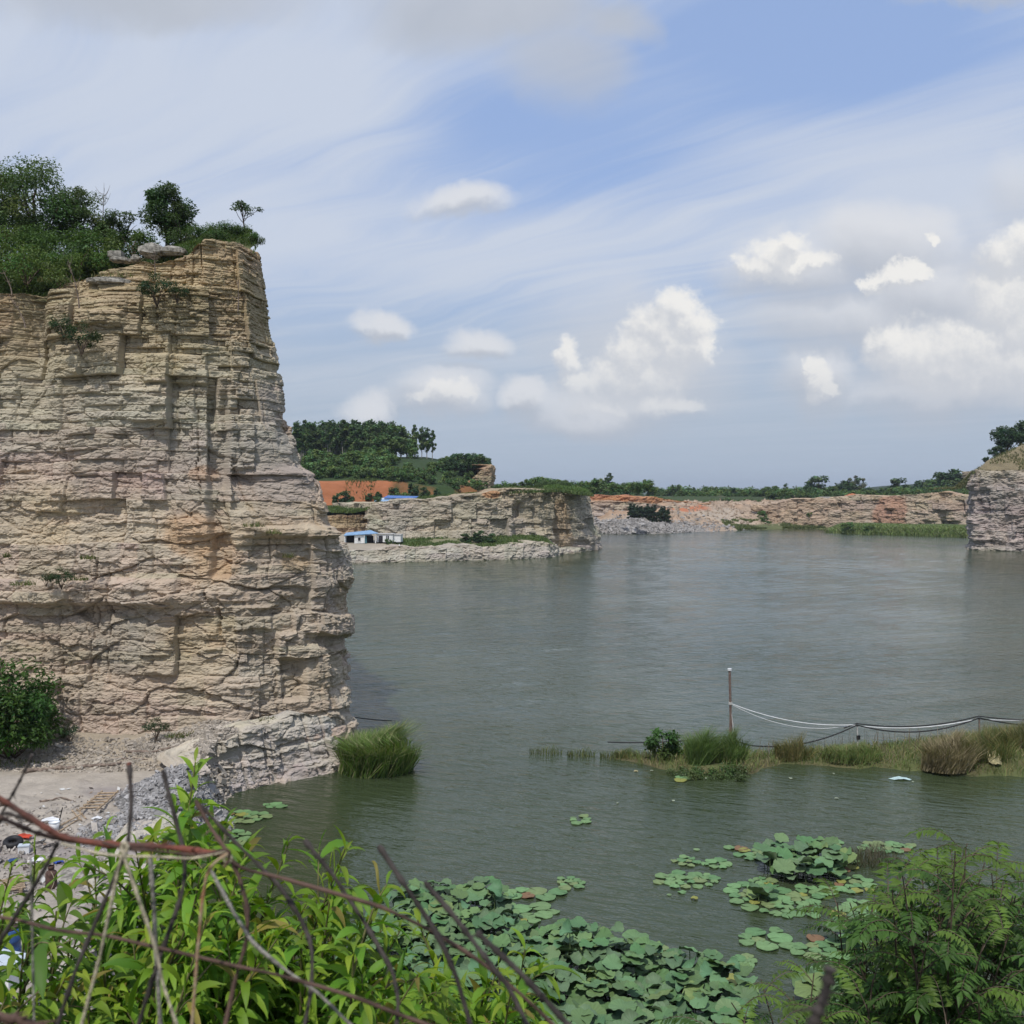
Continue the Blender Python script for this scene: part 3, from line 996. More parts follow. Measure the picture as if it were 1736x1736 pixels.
lv = []
for z, k, kt in ((-1, 0, 0), (3, 0, 0), (12, 1.2, -1.1)):
    lv.append((z, [(-33, 186 + k), (-26, 176 + k), (-23.2, 168 + k), (-20.5, 164.6 + k), (-12, 164.5 + k), (-4, 166 + k), (2, 168.5 + k), (7, 174 + k), (11, 177.5 + k), (14.6 + kt, 183 + k), (14.9 + kt, 188 + k), (12, 200), (8, 225), (4, 255)]))


def ztop_mid(su):
    return np.interp(su, [0, 10, 19, 24, 30, 38, 44, 49, 55, 60, 66, 80, 130], [8.2, 8.2, 8.4, 8.8, 9.0, 9.6, 10.6, 10.7, 10.6, 10.2, 9.7, 9.2, 9]) + .35 * fbm(su * .3, su * 0, 3, 33)


def feats_mid(D, PX, PY, U, Z):
    n = fbm(U * .25, Z * .3, 3, 35)
    D = D - 1.1 * np.exp(-((PX - 772) / 9) ** 2) * sstep(868, 860, PY)
    D = D + .9 * sstep(905, 911, PX + 3 * n) * sstep(936, 930, PX + 3 * n)
    D = D - 1.0 * sstep(930, 936, PX + 3 * n) * sstep(955, 948, PX)
    D = D - 1.3 * sstep(866, 876, PX + 8 * n) * sstep(902, 890, PX + 8 * n) * sstep(845, 860, PY)
    D = D + .8 * sstep(3.8, 2.0, Z)
    return D


def paint_mid(C, PX, PY, U, Z):
    n = fbm(U * .3, Z * .3, 4, 36)
    C = blend(C, .7 * blob(PX, PY, 920, 880, 30, 40, n), (.45, .38, .27))
    C = blend(C, .6 * blob(PX, PY, 955, 890, 22, 50, n), (.42, .30, .18))
    C = blend(C, .8 * blob(PX, PY, 832, 838, 20, 8, n), (.40, .20, .09))
    C = blend(C, .5 * blob(PX, PY, 990, 880, 20, 60, n), (.36, .32, .26))
    return C


cliff('cliff', lv, -1, 12.5, .17, .14, lambda z: np.interp(z, [0, 5, 8, 11], [.9, .8, .6, .4]), pal_mid, ztop_mid, None, 43, 'buff rock cliff of the promontory in the middle of the lake',
      mat='rock_far', feats=feats_mid, paint=paint_mid, block=1.4, smooth_w=1.0, setback=2.5, rough=1.5, wob=.5, strw=lambda Z: 1.0 + 0 * Z, cellw=lambda Z: .85 + 0 * Z)
lv = [(z, [(-60, 168 + k), (-34, 168.5 + k), (-25, 170 + k), (-22.5, 172 + k), (-21, 178 + k)]) for z, k in ((0, 0), (8, 1))]
cliff('rock_wall', lv, 0, 8, .2, .15, lambda z: .6, lerp_cols([0, 8], [(.36, .28, .19), (.34, .24, .15)]), lambda su: 6.4 + .4 * fbm(su * .3, su * 0, 3, 34), None, 44,
      'low brown rock wall behind the blue roofed house', 'rock wall', mat='rock_far', block=1.6, setback=2.5, rough=1.6)


def bench_h(X, Y):
    f = np.interp(X, [-60, -38, -24, -14, -7.5, 1, 6, 7, 8.5, 11, 13.8], [132, 141, 146, 149.5, 151.5, 155.5, 159.5, 163, 168, 172, 180])
    d = Y - f
    t = np.interp(X, [-60, -24, -16, -6, 3, 6, 9, 14], [2.1, 2.0, 1.8, 2.0, 2.2, 2.0, .6, .3])
    return np.where(d < 1.2, -1 + 0 * X, t - .25 + .10 * np.minimum(np.maximum(d - 1.2, 0), 16) * sstep(9, 4, X)) + .15 * fbm(X * .3, Y * .3, 3, 38)


def bench_c(X, Y, Z):
    n = fbm(X * .25, Y * .25, 4, 39)
    C = np.broadcast_to(np.array([.10, .135, .045]), X.shape + (3,)) * (1 + .3 * n)[..., None]
    C = blend(C, sstep(.05, .35, n) * .6, (.30, .25, .18))
    return blend(C, sstep(-17, -20, X) * .9, (.36, .31, .25))


patch('bench', -62, 15, 130, 192, .5, bench_h, bench_c, 'grassy shelf of land at the foot of the middle cliff', 'terrain')

# land on top of the promontory and the hill behind it
def hillm_h(X, Y):
    n = fbm(X * .08, Y * .08, 4, 81)
    plate = np.interp(X, [-60, -26, -20, -8, 0, 8, 14], [6.6, 6.8, 8.0, 8.9, 10.1, 10.4, 9.6])
    plate = plate + np.clip((Y - 172) * .03, 0, 1.0)
    # red bank and the wooded hill
    by = np.interp(X, [-60, -24, -18, -10, -4, 4], [201, 203, 205, 207, 210, 218])
    d = Y - by
    bank_ = np.interp(X, [-60, -22, -18, -10, -6, 2], [12.3, 12.2, 11.4, 11.6, 11.0, 10])
    up = np.interp(d, [-30, 0, 1.5, 10, 30, 55, 90], [0, 0, 1, 1.35, 1.95, 2.25, 2.2])
    edge = sstep(-3.2, -8.0, X + .06 * (Y - 215))
    hh = plate + np.where(d > 0, (bank_ - plate) * np.minimum(up, 1) + np.maximum(up - 1, 0) * 5.6 * edge, 0) * sstep(6, -2, X)
    return hh + .35 * n


def hillm_c(X, Y, Z):
    n = fbm(X * .12, Y * .12, 4, 82)
    C = np.broadcast_to(np.array([.032, .056, .018]), X.shape + (3,)) * (1 + .3 * n)[..., None]
    by = np.interp(X, [-60, -24, -18, -10, -4, 4], [201, 203, 205, 207, 210, 218])
    red = sstep(-1.0, -.2, Y - by) * sstep(3.2, 2.2, Y - by) * np.clip(sstep(-22.5, -24.5, X + 1.5 * n) + .55 * sstep(.15, .35, n), 0, 1)
    C = blend(C, red, (.34, .13, .06))
    C = blend(C, sstep(.1, .35, n) * sstep(202, 196, Y) * .6, (.33, .25, .16))
    C = blend(C, sstep(-2, 3, X + 6 * n) * sstep(200, 195, Y) * .5, (.30, .22, .13))
    return C


patch('hillside', -75, 15, 168.5, 330, .8, hillm_h, hillm_c, 'green terraced hillside with a red earth bank behind the middle cliff', 'terrain',
      keep=lambda X, Y: (Y > 1.6 + np.interp(X, [-33, -26, -23.2, -20.5, -12, -4, 2, 7, 11, 13.6, 13.7], [186, 176, 168, 166, 166, 167.5, 170, 175.5, 179, 183, 400])) & (X < 12.6 - .2 * np.maximum(0, Y - 188)) | (X < -24) & (Y > 170.5))
# little rock face at the end of the hill
lv = [(z, [(-11, 214 + k), (-8.2, 212.5 + k), (-6.0, 211.5 + k), (-4.4, 212.5 + k), (-3.8, 216), (-4, 222), (-6, 245), (-10, 270)]) for z, k in ((8, 0), (18, 1.5))]
cliff('rock_face', lv, 8, 19.5, .2, .16, lambda z: .5, lerp_cols([8, 13, 16, 18], [(.36, .27, .18), (.38, .30, .20), (.36, .25, .15), (.30, .2, .12)]),
      lambda su: np.interp(su, [0, 3, 5, 8, 20, 70], [11.5, 13.0, 14.6, 15.8, 15.8, 15.5]) + .3 * fbm(su * .4, su * 0, 2, 4), None, 46,
      'small ochre rock face at the right end of the wooded hill', 'rock face', mat='rock_far', block=1.0, setback=1.2, rough=2.4,
      paint=lambda C, PX, PY, U, Z: blend(C, .7 * blob(PX, PY, 790, 808, 16, 22), (.40, .19, .09)))

# ================================================================== the far end of the quarry
FX = [-30, 14, 20, 26, 40, 66, 80, 90, 130]
FY = [262, 262, 260, 249, 257, 281, 287, 286, 286]


def far_h(X, Y):
    d = Y - np.interp(X, FX, FY)
    n = fbm(X * .06, Y * .06, 4, 91)
    n2 = fbm(X * .35, Y * .35, 3, 92)
    top = np.interp(X, [-30, 20, 40, 50, 58, 66, 74, 90, 130], [8.6, 8.6, 8.2, 7.6, 7.4, 8.4, 8.4, 8.8, 9])
    ramp = np.interp(d, [-4, 0, 2, 6, 14, 30, 46, 60, 90], [-2, 0, .08, .15, .36, .82, .98, 1.0, 1.02])
    h = np.where(d < 0, d * .5, top * np.clip(ramp + .06 * n, 0, 1.1))
    rub = 1.7 * np.exp(-((X - 33) / 10) ** 2) * np.exp(-((d - 7) / 6) ** 2)
    return h + rub + (.25 * n2 + .4 * n + .45 * fbm(X * .2, Y * .5, 4, 90) + .3 * np.round(fbm(X * .09, Y * .22, 3, 89) * 3)) * sstep(1, 6, d)


def far_c(X, Y, Z):
    d = Y - np.interp(X, FX, FY)
    n = fbm(X * .08, Y * .08, 4, 93)
    n2 = fbm(X * .4, Y * .4, 3, 94)
    C = np.broadcast_to(np.array([.36, .275, .20]), X.shape + (3,)) * (1 + .15 * n2)[..., None]
    C = C * (1 + .22 * fbm(X * .25, Y * .6, 4, 88))[..., None]
    C = blend(C, sstep(.1, .4, n) * .7, (.40, .34, .27))
    C = blend(C, sstep(-.1, -.35, n) * .5, (.38, .24, .15))
    C = blend(C, sstep(50, 44, X + 8 * n) * sstep(14, 9, d + 4 * n) * .9, (.30, .285, .27))
    C = blend(C, sstep(60, 66, X + 4 * n2) * sstep(5.5, 3, d + 3 * n) * .9, (.085, .11, .04))
    C = blend(C, sstep(40, 46, X) * sstep(60, 54, X + 3 * n) * sstep(21, 23, d + 2 * n2) * sstep(28, 26, d + 2 * n2) * .9, (.42, .15, .07))
    C = blend(C, sstep(44, 50, d + 4 * n) * .95, (.028, .045, .018))
    return C


patch('far_slope', -30, 130, 246, 380, .7, far_h, far_c, 'reddish quarry slopes and rubble at the far end of the lake', 'terrain', mat='rock_far', resy=.9)
pal_far = lerp_cols([0, 1, 4, 7, 8.5, 10], [(.38, .34, .28), (.43, .38, .31), (.42, .365, .29), (.41, .34, .26), (.42, .27, .17), (.40, .2, .10)])
lv = [(z, [(0, 282 + k), (18, 274 + k), (24, 271 + k), (30, 274 + k), (36, 277 + k), (44, 285 + k), (52, 292 + k), (58, 300)]) for z, k in ((0, 0), (10, 2.5))]
cliff('rock_wall', lv, -.5, 10.5, .28, .2, lambda z: .75, pal_far, lambda su: np.interp(su, [0, 22, 30, 40, 48, 56, 70], [8.0, 8.2, 8.0, 7.4, 6.6, 6.2, 5]) + .3 * fbm(su * .3, su * 0, 3, 3), None, 57,
      'pale quarry wall behind the grey rubble at the far shore', 'rock wall', mat='rock_far', block=1.3, setback=3, rough=1.5, wob=.5, strw=lambda Z: 1.1 + 0 * Z, cellw=lambda Z: .8 + 0 * Z)
lv = [(z, [(8, 284 + k), (24, 281 + k), (34, 282 + k), (42, 290 + k), (48, 298 + k), (60, 310)]) for z, k in ((6, 0), (11, 2.5))]
cliff('soil_bank', lv, 6, 11, .3, .22, lambda z: .6, lerp_cols([6, 8, 10], [(.42, .27, .17), (.42, .21, .11), (.36, .17, .09)]), lambda su: np.interp(su, [0, 20, 34, 44, 60], [9.6, 9.5, 9.0, 8.2, 7]) + .3 * fbm(su * .25, su * 0, 3, 3), None, 58,
      'red brown earth bank above the pale far quarry wall', 'earth bank', mat='rock_far', block=2.0, setback=3, rough=2.2, wob=.5)
lv = [(z, [(72, 300 + k), (76, 290 + k), (84, 288 + k), (90, 286 + k), (95, 282 + k), (100, 281 + k), (104, 276 + k), (110, 270 + k), (118, 264 + k), (126, 258 + k), (150, 250 + k)]) for z, k in ((0, 0), (10, 2.0))]
cliff('rock_wall', lv, -.5, 11.5, .26, .2, lambda z: .7, lerp_cols([0, 2, 6, 9, 10.5], [(.36, .28, .20), (.40, .32, .24), (.42, .34, .26), (.42, .33, .24), (.40, .29, .19)]),
      lambda su: np.interp(su, [0, 8, 16, 24, 30, 34, 40, 48, 56, 62, 100], [6.0, 7.0, 8.4, 8.6, 9.4, 9.6, 9.0, 9.8, 10.4, 9.4, 10]) + .4 * fbm(su * .35, su * 0, 3, 13), None, 59,
      'long low pinkish rock wall on the right side of the far shore', 'rock wall', mat='rock_far', block=1.3, setback=3, rough=1.5, wob=.5, strw=lambda Z: 1.1 + 0 * Z, cellw=lambda Z: .8 + 0 * Z,
      paint=lambda C, PX, PY, U, Z: blend(blend(C, .75 * blob(PX, PY, 1510, 865, 36, 34, fbm(U * .3, Z * .3, 3, 2)), (.38, .21, .14)), .5 * sstep(1480, 1380, PX), (.38, .27, .18)))


def greenbank_h(X, Y):
    f = np.interp(X, [76, 81, 92, 102, 112], [256, 251, 241, 229, 220])
    d = Y - f
    return np.where(d < 0, d * .4, 1.2 * sstep(0, 6, d) + .02 * d) * sstep(79, 84, X - .25 * np.maximum(0, Y - 255)) - .3 + .2 * fbm(X * .2, Y * .2, 3, 95)


patch('green_bank', 74, 135, 215, 300, .8, greenbank_h, lambda X, Y, Z: np.broadcast_to(np.array([.075, .105, .04]), X.shape + (3,)) * (1 + .3 * fbm(X * .2, Y * .2, 3, 96))[..., None],
      'flat green shore before the far right rock wall', 'terrain')

# ================================================================== the cliff at the right edge
pal_right = lerp_cols([-1, 0, .25, .5, 3, 8, 11, 13.5, 15], [(.26, .24, .2), (.30, .27, .22), (.42, .37, .32), (.35, .30, .27), (.35, .30, .275), (.36, .31, .275), (.37, .33, .28), (.38, .33, .25), (.34, .28, .18)])
lv = [(z, [(112, 226), (97, 206), (85.2, 190), (81.6 + kt, 182.6), (81.4, 180.6), (84, 178 + k), (90, 176 + k), (98, 173 + k), (108, 171 + k), (130, 168 + k)]) for z, k, kt in ((-1, 0, 0), (6, .3, -.05), (14, 1.2, .4))]
def feats_right(D, PX, PY, U, Z):
    gl = fbm(U * .42, Z * .10 + U * .1, 3, 67)
    return D + .9 * gl + .5 * fbm(U * .9, Z * .5, 3, 68) + .6 * sstep(1.2, .2, Z)


cliff('cliff', lv, -1, 15.5, .2, .15, lambda z: np.interp(z, [0, 10, 14], [.75, .7, .5]), pal_right, lambda su: 14.0 + .25 * fbm(su * .3, su * 0, 3, 6), None, 66,
      'greyish pink rock cliff rising from the lake at the right edge', mat='rock_far', block=1.4, setback=2.6, rough=1.9, wob=.5, smooth_w=.8, feats=feats_right, bedamp=1.1, strw=lambda Z: .8 + 0 * Z)


def rt_h(X, Y):
    d = np.minimum((X - 80.4 - .75 * np.maximum(0, Y - 183)) * .8, np.minimum((Y - np.interp(X, [79, 84, 90, 98, 108, 130], [181, 179, 177, 174.5, 172.5, 170])) * .9, 40))
    return 13.7 + np.clip((d - 1.3) * .82, -3, 5.2) + .7 * fbm(X * .4, Y * .4, 4, 97) * sstep(1.3, 3, d) + 0.3 * fbm(X * .12, Y * .12, 2, 98)


def rt_c(X, Y, Z):
    n = fbm(X * .4, Y * .4, 4, 99)
    C = np.broadcast_to(np.array([.23, .19, .115]), X.shape + (3,)) * (1 + .25 * n)[..., None]
    return blend(C, sstep(.05, .4, n) * .6, (.11, .12, .045))


patch('hilltop', 79, 130, 171, 225, .35, rt_h, rt_c, 'dry tan earth slope on top of the right edge cliff', 'terrain', mat='rock_far',
      keep=lambda X, Y: (X > 82.2 + .75 * np.maximum(0, Y - 183)) & (Y > 1.5 + np.interp(X, [79, 84, 90, 98, 108, 130], [181, 179, 177, 174.5, 172.5, 170])))
# ================================================================== foliage builders
def rvec(r, n):
    v = r.normal(size=(n, 3))
    return v / (np.linalg.norm(v, axis=1, keepdims=True) + 1e-9)


def unit(v):
    return v / (np.linalg.norm(v, axis=-1, keepdims=True) + 1e-9)


def leaves(c, L, Wd, ax, up, fold=.25, droop=.15):
    """pointed leaves folded along the midrib. c base point, ax long axis, up leaf normal hint -> (V, F tris)"""
    n = len(c)
    ax = unit(ax)
    sd_ = unit(np.cross(ax, up))
    nn = np.cross(sd_, ax)
    L = np.broadcast_to(L, (n,))[:, None]
    Wd = np.broadcast_to(Wd, (n,))[:, None]
    m = c + ax * L * .45
    tip = c + ax * L - nn * L * droop
    l = m + sd_ * Wd * .5 + nn * Wd * fold
    rr = m - sd_ * Wd * .5 + nn * Wd * fold
    mm = m
    V = np.stack([c, l, mm, rr, tip], 1).reshape(-1, 3)
    i = np.arange(n)[:, None] * 5
    F = np.concatenate([i + np.array([0, 2, 1]), i + np.array([1, 2, 4]), i + np.array([0, 3, 2]), i + np.array([3, 4, 2])], 0)
    return V, F


def quads(c, L, Wd, ax, up):
    n = len(c)
    ax = unit(ax)
    sd_ = unit(np.cross(ax, up))
    L = np.broadcast_to(L, (n,))[:, None]
    Wd = np.broadcast_to(Wd, (n,))[:, None]
    V = np.stack([c - ax * L * .5, c + sd_ * Wd * .5, c + ax * L * .5, c - sd_ * Wd * .5], 1).reshape(-1, 3)
    return V, np.arange(n * 4).reshape(-1, 4)


def tree_data(seed, h, r, base=.3, K=28, per=120, leaf=.22, env='round', trunk=.12, col=(.05, .09, .03), pale=False, cr=.34, var=.3, far=False, limbs=True, lean=(0, 0), flat=.75):
    g = np.random.default_rng(seed)
    z0, z1 = h * base, h
    cz, hz = (z0 + z1) / 2, (z1 - z0) / 2
    cen = []
    while len(cen) < K:
        p = g.uniform(-1, 1, 3)
        q = np.linalg.norm(p)
        if q > 1 or q < .25:
            continue
        if env == 'column':
            w = (1 - ((p[2] + .2) / 1.2) ** 2 * .75 if p[2] > -.2 else 1 + (p[2] + .2) * .6)
            cen.append([p[0] * r * w, p[1] * r * w, cz + p[2] * hz])
        elif env == 'umbrella':
            if abs(p[2]) > .6:
                continue
            w = 1.0
            cen.append([p[0] * r, p[1] * r, z1 - hz * .5 + p[2] * hz * .8 - .5 * hz * (p[0] ** 2 + p[1] ** 2)])
        elif env == 'dome':
            cen.append([p[0] * r, p[1] * r, z0 + abs(p[2]) * (z1 - z0) * .93])
        else:
            s = q ** -.35
            cen.append([p[0] * r * s * .82, p[1] * r * s * .82, cz + p[2] * hz * s * .82])
    cen = np.array(cen)
    cen[:, 0] += lean[0] * cen[:, 2] / h
    cen[:, 1] += lean[1] * cen[:, 2] / h
    P, Nn, Cc = [], [], []
    for c in cen:
        n = int(per * g.uniform(.55, 1.4))
        rad = r * cr * g.uniform(.6, 1.25)
        d = rvec(g, n)
        rr = rad * g.random(n) ** .45
        p = c + d * rr[:, None] * np.array([1, 1, flat])
        P.append(p)
        Nn.append(d)
        cc = np.array(col) * (1 + var * g.uniform(-.6, .9)) * np.array([1 + .25 * g.uniform(-1, 1), 1, 1 + .2 * g.uniform(-1, 1)])
        Cc.append(cc[None] * (1 + .25 * g.uniform(-1, 1, (n, 1))))
    P, Nn, Cc = np.concatenate(P), np.concatenate(Nn), np.concatenate(Cc)
    n = len(P)
    up = unit(Nn * .5 + np.array([0, 0, .8]) + g.normal(0, .45, (n, 3)))
    ax = unit(rvec(g, n) * np.array([1, 1, .5]) + Nn * .5 - np.array([0, 0, .25]))
    Lf = leaf * g.uniform(.7, 1.35, n)
    if far:
        V, F = quads(P, Lf, Lf * .62, ax, up)
        cols = np.repeat(Cc, 4, 0)
    else:
        V, F = leaves(P, Lf, Lf * .5, ax, up)
        cols = np.repeat(Cc, 5, 0)
    crown = mk('crown', [(V, F)], M['leaf_far'] if far else M['leaf'], False, [cols])
    ts = []
    top = np.array([lean[0], lean[1], h * .86])
    tt = np.linspace(0, 1, 9)
    wig = np.cumsum(g.normal(0, .018 * h, (9, 2)), 0) * (tt[:, None])
    spine = np.stack([top[0] * tt + wig[:, 0], top[1] * tt + wig[:, 1], h * .86 * tt - .12], 1)
    ts.append(tube(spine, trunk * (1 - .85 * tt) + .012, 7))
    if limbs:
        for c in cen[g.permutation(len(cen))[:min(len(cen), 18)]]:
            a = np.clip((c[2] - r * .55) / (h * .86), base * .5, .93)
            s0 = np.array([np.interp(a, tt, spine[:, k]) for k in range(3)])
            mid = (s0 + c) / 2 + np.array([0, 0, -.06 * h]) + g.normal(0, .02 * h, 3)
            k = np.linspace(0, 1, 6)[:, None]
            pts = (1 - k) ** 2 * s0 + 2 * k * (1 - k) * mid + k ** 2 * c
            ts.append(tube(pts, np.linspace(trunk * .42 * (1 - .6 * a), trunk * .08, 6) + .006, 5, False))
    tr = mk('trunk', merge_tubes(ts), M['bark_pale'] if pale else M['bark'], True)
    return tr, crown


def shrub_data(seed, h, r, K=16, per=110, leaf=.12, col=(.06, .10, .035), env='dome', var=.3, far=False, cr=.42):
    g = np.random.default_rng(seed)
    tr, cw = tree_data(seed, h, r, .08, K, per, leaf, env, .025 * h + .01, col, cr=cr, var=var, far=far, limbs=False)
    ts = []
    for k in range(7):
        a = g.uniform(0, 6.28)
        e = np.array([math.cos(a) * r * .6, math.sin(a) * r * .6, h * g.uniform(.5, .9)])
        t = np.linspace(0, 1, 6)[:, None]
        ts.append(tube(t * e + np.array([0, 0, .12 * h]) * np.sin(t * 3.14) - np.array([0, 0, .1]), np.linspace(.012 + .012 * h, .004, 6), 5, False))
    st = mk('stem', merge_tubes(ts), M['bark'], True)
    cw.name = 'foliage'
    return st, cw


def blades(pts, h, w, lean=(0, 0), spread=.35, seed=0, col=(.1, .14, .05), col2=None, colmix=None, bend=.35):
    """many grass or reed blades as one mesh part"""
    g = np.random.default_rng(seed)
    n = len(pts)
    h = np.broadcast_to(h, (n,)) * g.uniform(.6, 1.15, n)
    az = g.uniform(0, 6.283, n)
    d = np.stack([np.cos(az), np.sin(az), np.zeros(n)], 1)
    tilt = np.abs(g.normal(0, spread, n))[:, None]
    dirv = unit(d * tilt + np.array([lean[0], lean[1], 1.0]))
    az2 = g.uniform(0, 6.283, n)
    sdv = np.stack([np.cos(az2), np.sin(az2), np.zeros(n)], 1) * (np.broadcast_to(w, (n,)) * g.uniform(.7, 1.3, n))[:, None] * .5
    hh = h[:, None]
    out = unit(d * .8 + np.array([lean[0] * 2, lean[1] * 2, 0]))
    m = pts + dirv * hh * .55
    t = pts + dirv * hh * (1 - bend * .25) + (out * bend - np.array([0, 0, bend * .35])) * hh * .5
    V = np.stack([pts - sdv, pts + sdv, m - sdv * .8, m + sdv * .8, t], 1).reshape(-1, 3)
    i = np.arange(n)[:, None] * 5
    F = np.concatenate([i + np.array([0, 1, 3]), i + np.array([0, 3, 2]), i + np.array([2, 3, 4])], 0)
    c = np.array(col)[None] * (1 + .3 * g.uniform(-1, 1, (n, 1)))
    if col2 is not None:
        f = (g.random(n) < (colmix if colmix is not None else .4)).astype(float)[:, None]
        c = c * (1 - f) + np.array(col2)[None] * (1 + .25 * g.uniform(-1, 1, (n, 1))) * f
    return (V, F), np.repeat(c, 5, 0)


def scatter_disc(g, n, rx, ry, zf=None, power=.5):
    a = g.uniform(0, 6.283, n)
    rr = g.random(n) ** power
    x, y = np.cos(a) * rr * rx, np.sin(a) * rr * ry
    return np.stack([x, y, np.zeros(n) if zf is None else zf(x, y)], 1)


def hpatch(fn, x, y):
    return float(fn(np.array([[x]], float), np.array([[y]], float))[0, 0])


def reed_thing(name, label, cat, loc, rx, ry, n, h, w, col, col2, mixf, seed, lean=(0, 0), spread=.3, group=None, bend=.35, kind=None):
    g = np.random.default_rng(seed)
    p = scatter_disc(g, n, rx, ry)
    hh = h * (1 - .35 * ((p[:, 0] / rx) ** 2 + (p[:, 1] / ry) ** 2))
    part, c = blades(p, hh, w, lean, spread, seed, col, col2, mixf, bend)
    me = mk(name, [part], M['grass'], False, [c])
    o = link(name, me, None, loc)
    return tag(o, label, cat, group, kind)


# ------------------------------------------------------------------ trees and shrubs on the left cliff
def top_z(x, y):
    return np.array(top_h(np.asarray(x, float), np.asarray(y, float)))


def plant(data, name, label, cat, px, py, Y, rz=0, sc=1.0, z=None, group=None, tree=True, tilt=(0, 0)):
    """stand a plant at the real place seen at px, py from the viewpoint at depth Y"""
    p = at(px, py, Y)
    if z is not None:
        p[2] = z
    return thing(name, label, cat, p, rz, sc, [('trunk' if tree else 'stem', data[0]), ('crown' if tree else 'foliage', data[1])], group, tilt)


G1 = (.052, .088, .026)
t_big = tree_data(101, 4.0, 2.15, .12, 44, 300, .12, 'round', .09, (.085, .135, .042), cr=.30, var=.35)
plant(t_big, 'broadleaf_tree', 'largest bushy tree on the cliff top at the far left', 'tree', 62, 442, 41.5, .4)
t_b2 = tree_data(102, 3.5, 1.5, .05, 30, 190, .11, 'round', .07, (.09, .13, .045), cr=.30, var=.35)
plant(t_b2, 'broadleaf_tree', 'thin airy tree leaning out left of the bare twig on the cliff top', 'tree', 10, 425, 42.5, 1.0)
plant(t_b2, 'broadleaf_tree', 'loose tree right behind the largest tree on the cliff top', 'tree', 138, 436, 42.0, 2.2, .86)
t_dk = tree_data(103, 2.0, .55, .12, 18, 130, .10, 'column', .05, (.045, .08, .03), cr=.42)
plant(t_dk, 'conifer_tree', 'small dark pointed tree between the leafy trees on the cliff top', 'tree', 190, 436, 41.5, 0)
t_md = tree_data(104, 2.5, 1.3, .10, 36, 190, .13, 'round', .085, (.055, .098, .036), cr=.30, var=.35, pale=True)
plant(t_md, 'broadleaf_tree', 'dark round tree behind the grey boulder on the cliff top', 'tree', 284, 416, 42.0, .8)
t_um = tree_data(105, 1.25, .68, .5, 10, 75, .085, 'umbrella', .03, (.06, .11, .04), cr=.3, flat=.45)
plant(t_um, 'small_tree', 'little flat topped tree alone near the cliff top corner', 'tree', 416, 384, 41.0, .3, z=float(top_z(-10.65, 41.0)) - .05)

s1 = shrub_data(111, 1.6, 1.5, 20, 220, .10, (.10, .165, .045))
t_fill = None
s2 = shrub_data(112, 1.1, .9, 14, 180, .09, (.085, .145, .045))
s3 = shrub_data(113, .8, .7, 12, 160, .08, (.075, .13, .042))
plant(s1, 'shrub', 'big pale green bush spilling over the cliff rim at the left', 'shrub', 45, 482, 38.6, 0, 1.0)
plant(s1, 'shrub', 'rounded bush at the frame edge left of the pale green rim bush', 'shrub', -18, 488, 38.8, 2, .9)
for px_, py_, Y_, sc_, lb_ in [(2, 450, 40.4, 1.05, 'leafy bush under the airy tree at the very left of the cliff top'), (48, 452, 40.2, 1.0, 'leafy bush under the largest tree on the cliff top'), (92, 455, 40.3, .95, 'leafy bush between the largest tree and the dark bush on the cliff top'), (160, 448, 41.0, .9, 'leafy bush below the bare twig on the cliff top')]:
    plant(s1, 'shrub', lb_, 'shrub', px_, py_, Y_, px_ * .1, sc_, tree=False)
plant(s1, 'shrub', 'dense dark bush below the loose tree on the cliff top', 'shrub', 130, 462, 39.6, 1.1, .8)
for i, (px, py, Y, sc, lb) in enumerate([(165, 440, 40.6, 1.0, 'bush left of the square stone block on the cliff top'), (225, 425, 41.3, .8, 'bush between the stone block and the round dark tree'),
                                         (100, 478, 38.4, .75, 'low bush right of the pale green rim bush'), (310, 405, 41.5, .8, 'bush right behind the long grey boulder'),
                                         (205, 412, 42.4, 1.0, 'tall bush behind the small square stone block')]):
    plant(s2, 'shrub', lb, 'shrub', px, py + 6, Y, i * 1.3, sc * 1.35, tree=False)
for i, (px, py, Y, sc, lb) in enumerate([(345, 395, 41.0, .8, 'leafy bush on the grassy mound left of the little flat topped tree'), (380, 388, 40.6, .7, 'leafy bush just left of the little flat topped tree'),
                                         (430, 392, 40.3, .55, 'leafy bush at the very corner of the cliff top'), (412, 386, 40.8, .55, 'small bush under the little flat topped tree'), (365, 398, 40.0, .6, 'low bush at the front of the grassy mound')]):
    plant(s3, 'shrub', lb, 'shrub', px, py, Y, i * 2.1, sc * 1.15, z=float(top_z((px - 868) / 1740 * Y, Y)) - .05, tree=False)
# shrubs growing on the rock face
fs = shrub_data(114, 1.25, .75, 14, 90, .085, (.045, .075, .03), env='round', cr=.34)
for i, (px, py, Y, sc, lb) in enumerate([(266, 516, 36.9, .95, 'leafy bush on a short stem growing from the upper cliff face'), (300, 512, 37.0, .6, 'smaller bush beside the stemmed bush on the upper cliff face'),
                                         (138, 598, 36.6, .95, 'hanging bush below the gully on the cliff face'), (108, 572, 36.7, .7, 'thin bush on the ledge left of the hanging bush'),
                                         (104, 996, 36.1, .62, 'green bush on the long ledge across the cliff face'), (78, 993, 36.2, .42, 'small bush left on the long ledge across the cliff face'),
                                         (265, 1252, 35.4, .62, 'grey green bush at the foot of the cliff'), (118, 1258, 35.6, .6, 'dark little bush at the cliff foot beside the big bush')]):
    plant(fs, 'shrub', lb, 'shrub', px, py, Y - .15, i * 1.7, sc, tree=False)
bb = tree_data(115, 3.4, 2.0, .03, 36, 230, .17, 'round', .08, (.045, .10, .02), cr=.30, var=.3)
plant(bb, 'big_bush', 'big bright green bush at the foot of the cliff at the left edge', 'bush', 15, 1285, 34.2, .6, tree=True)

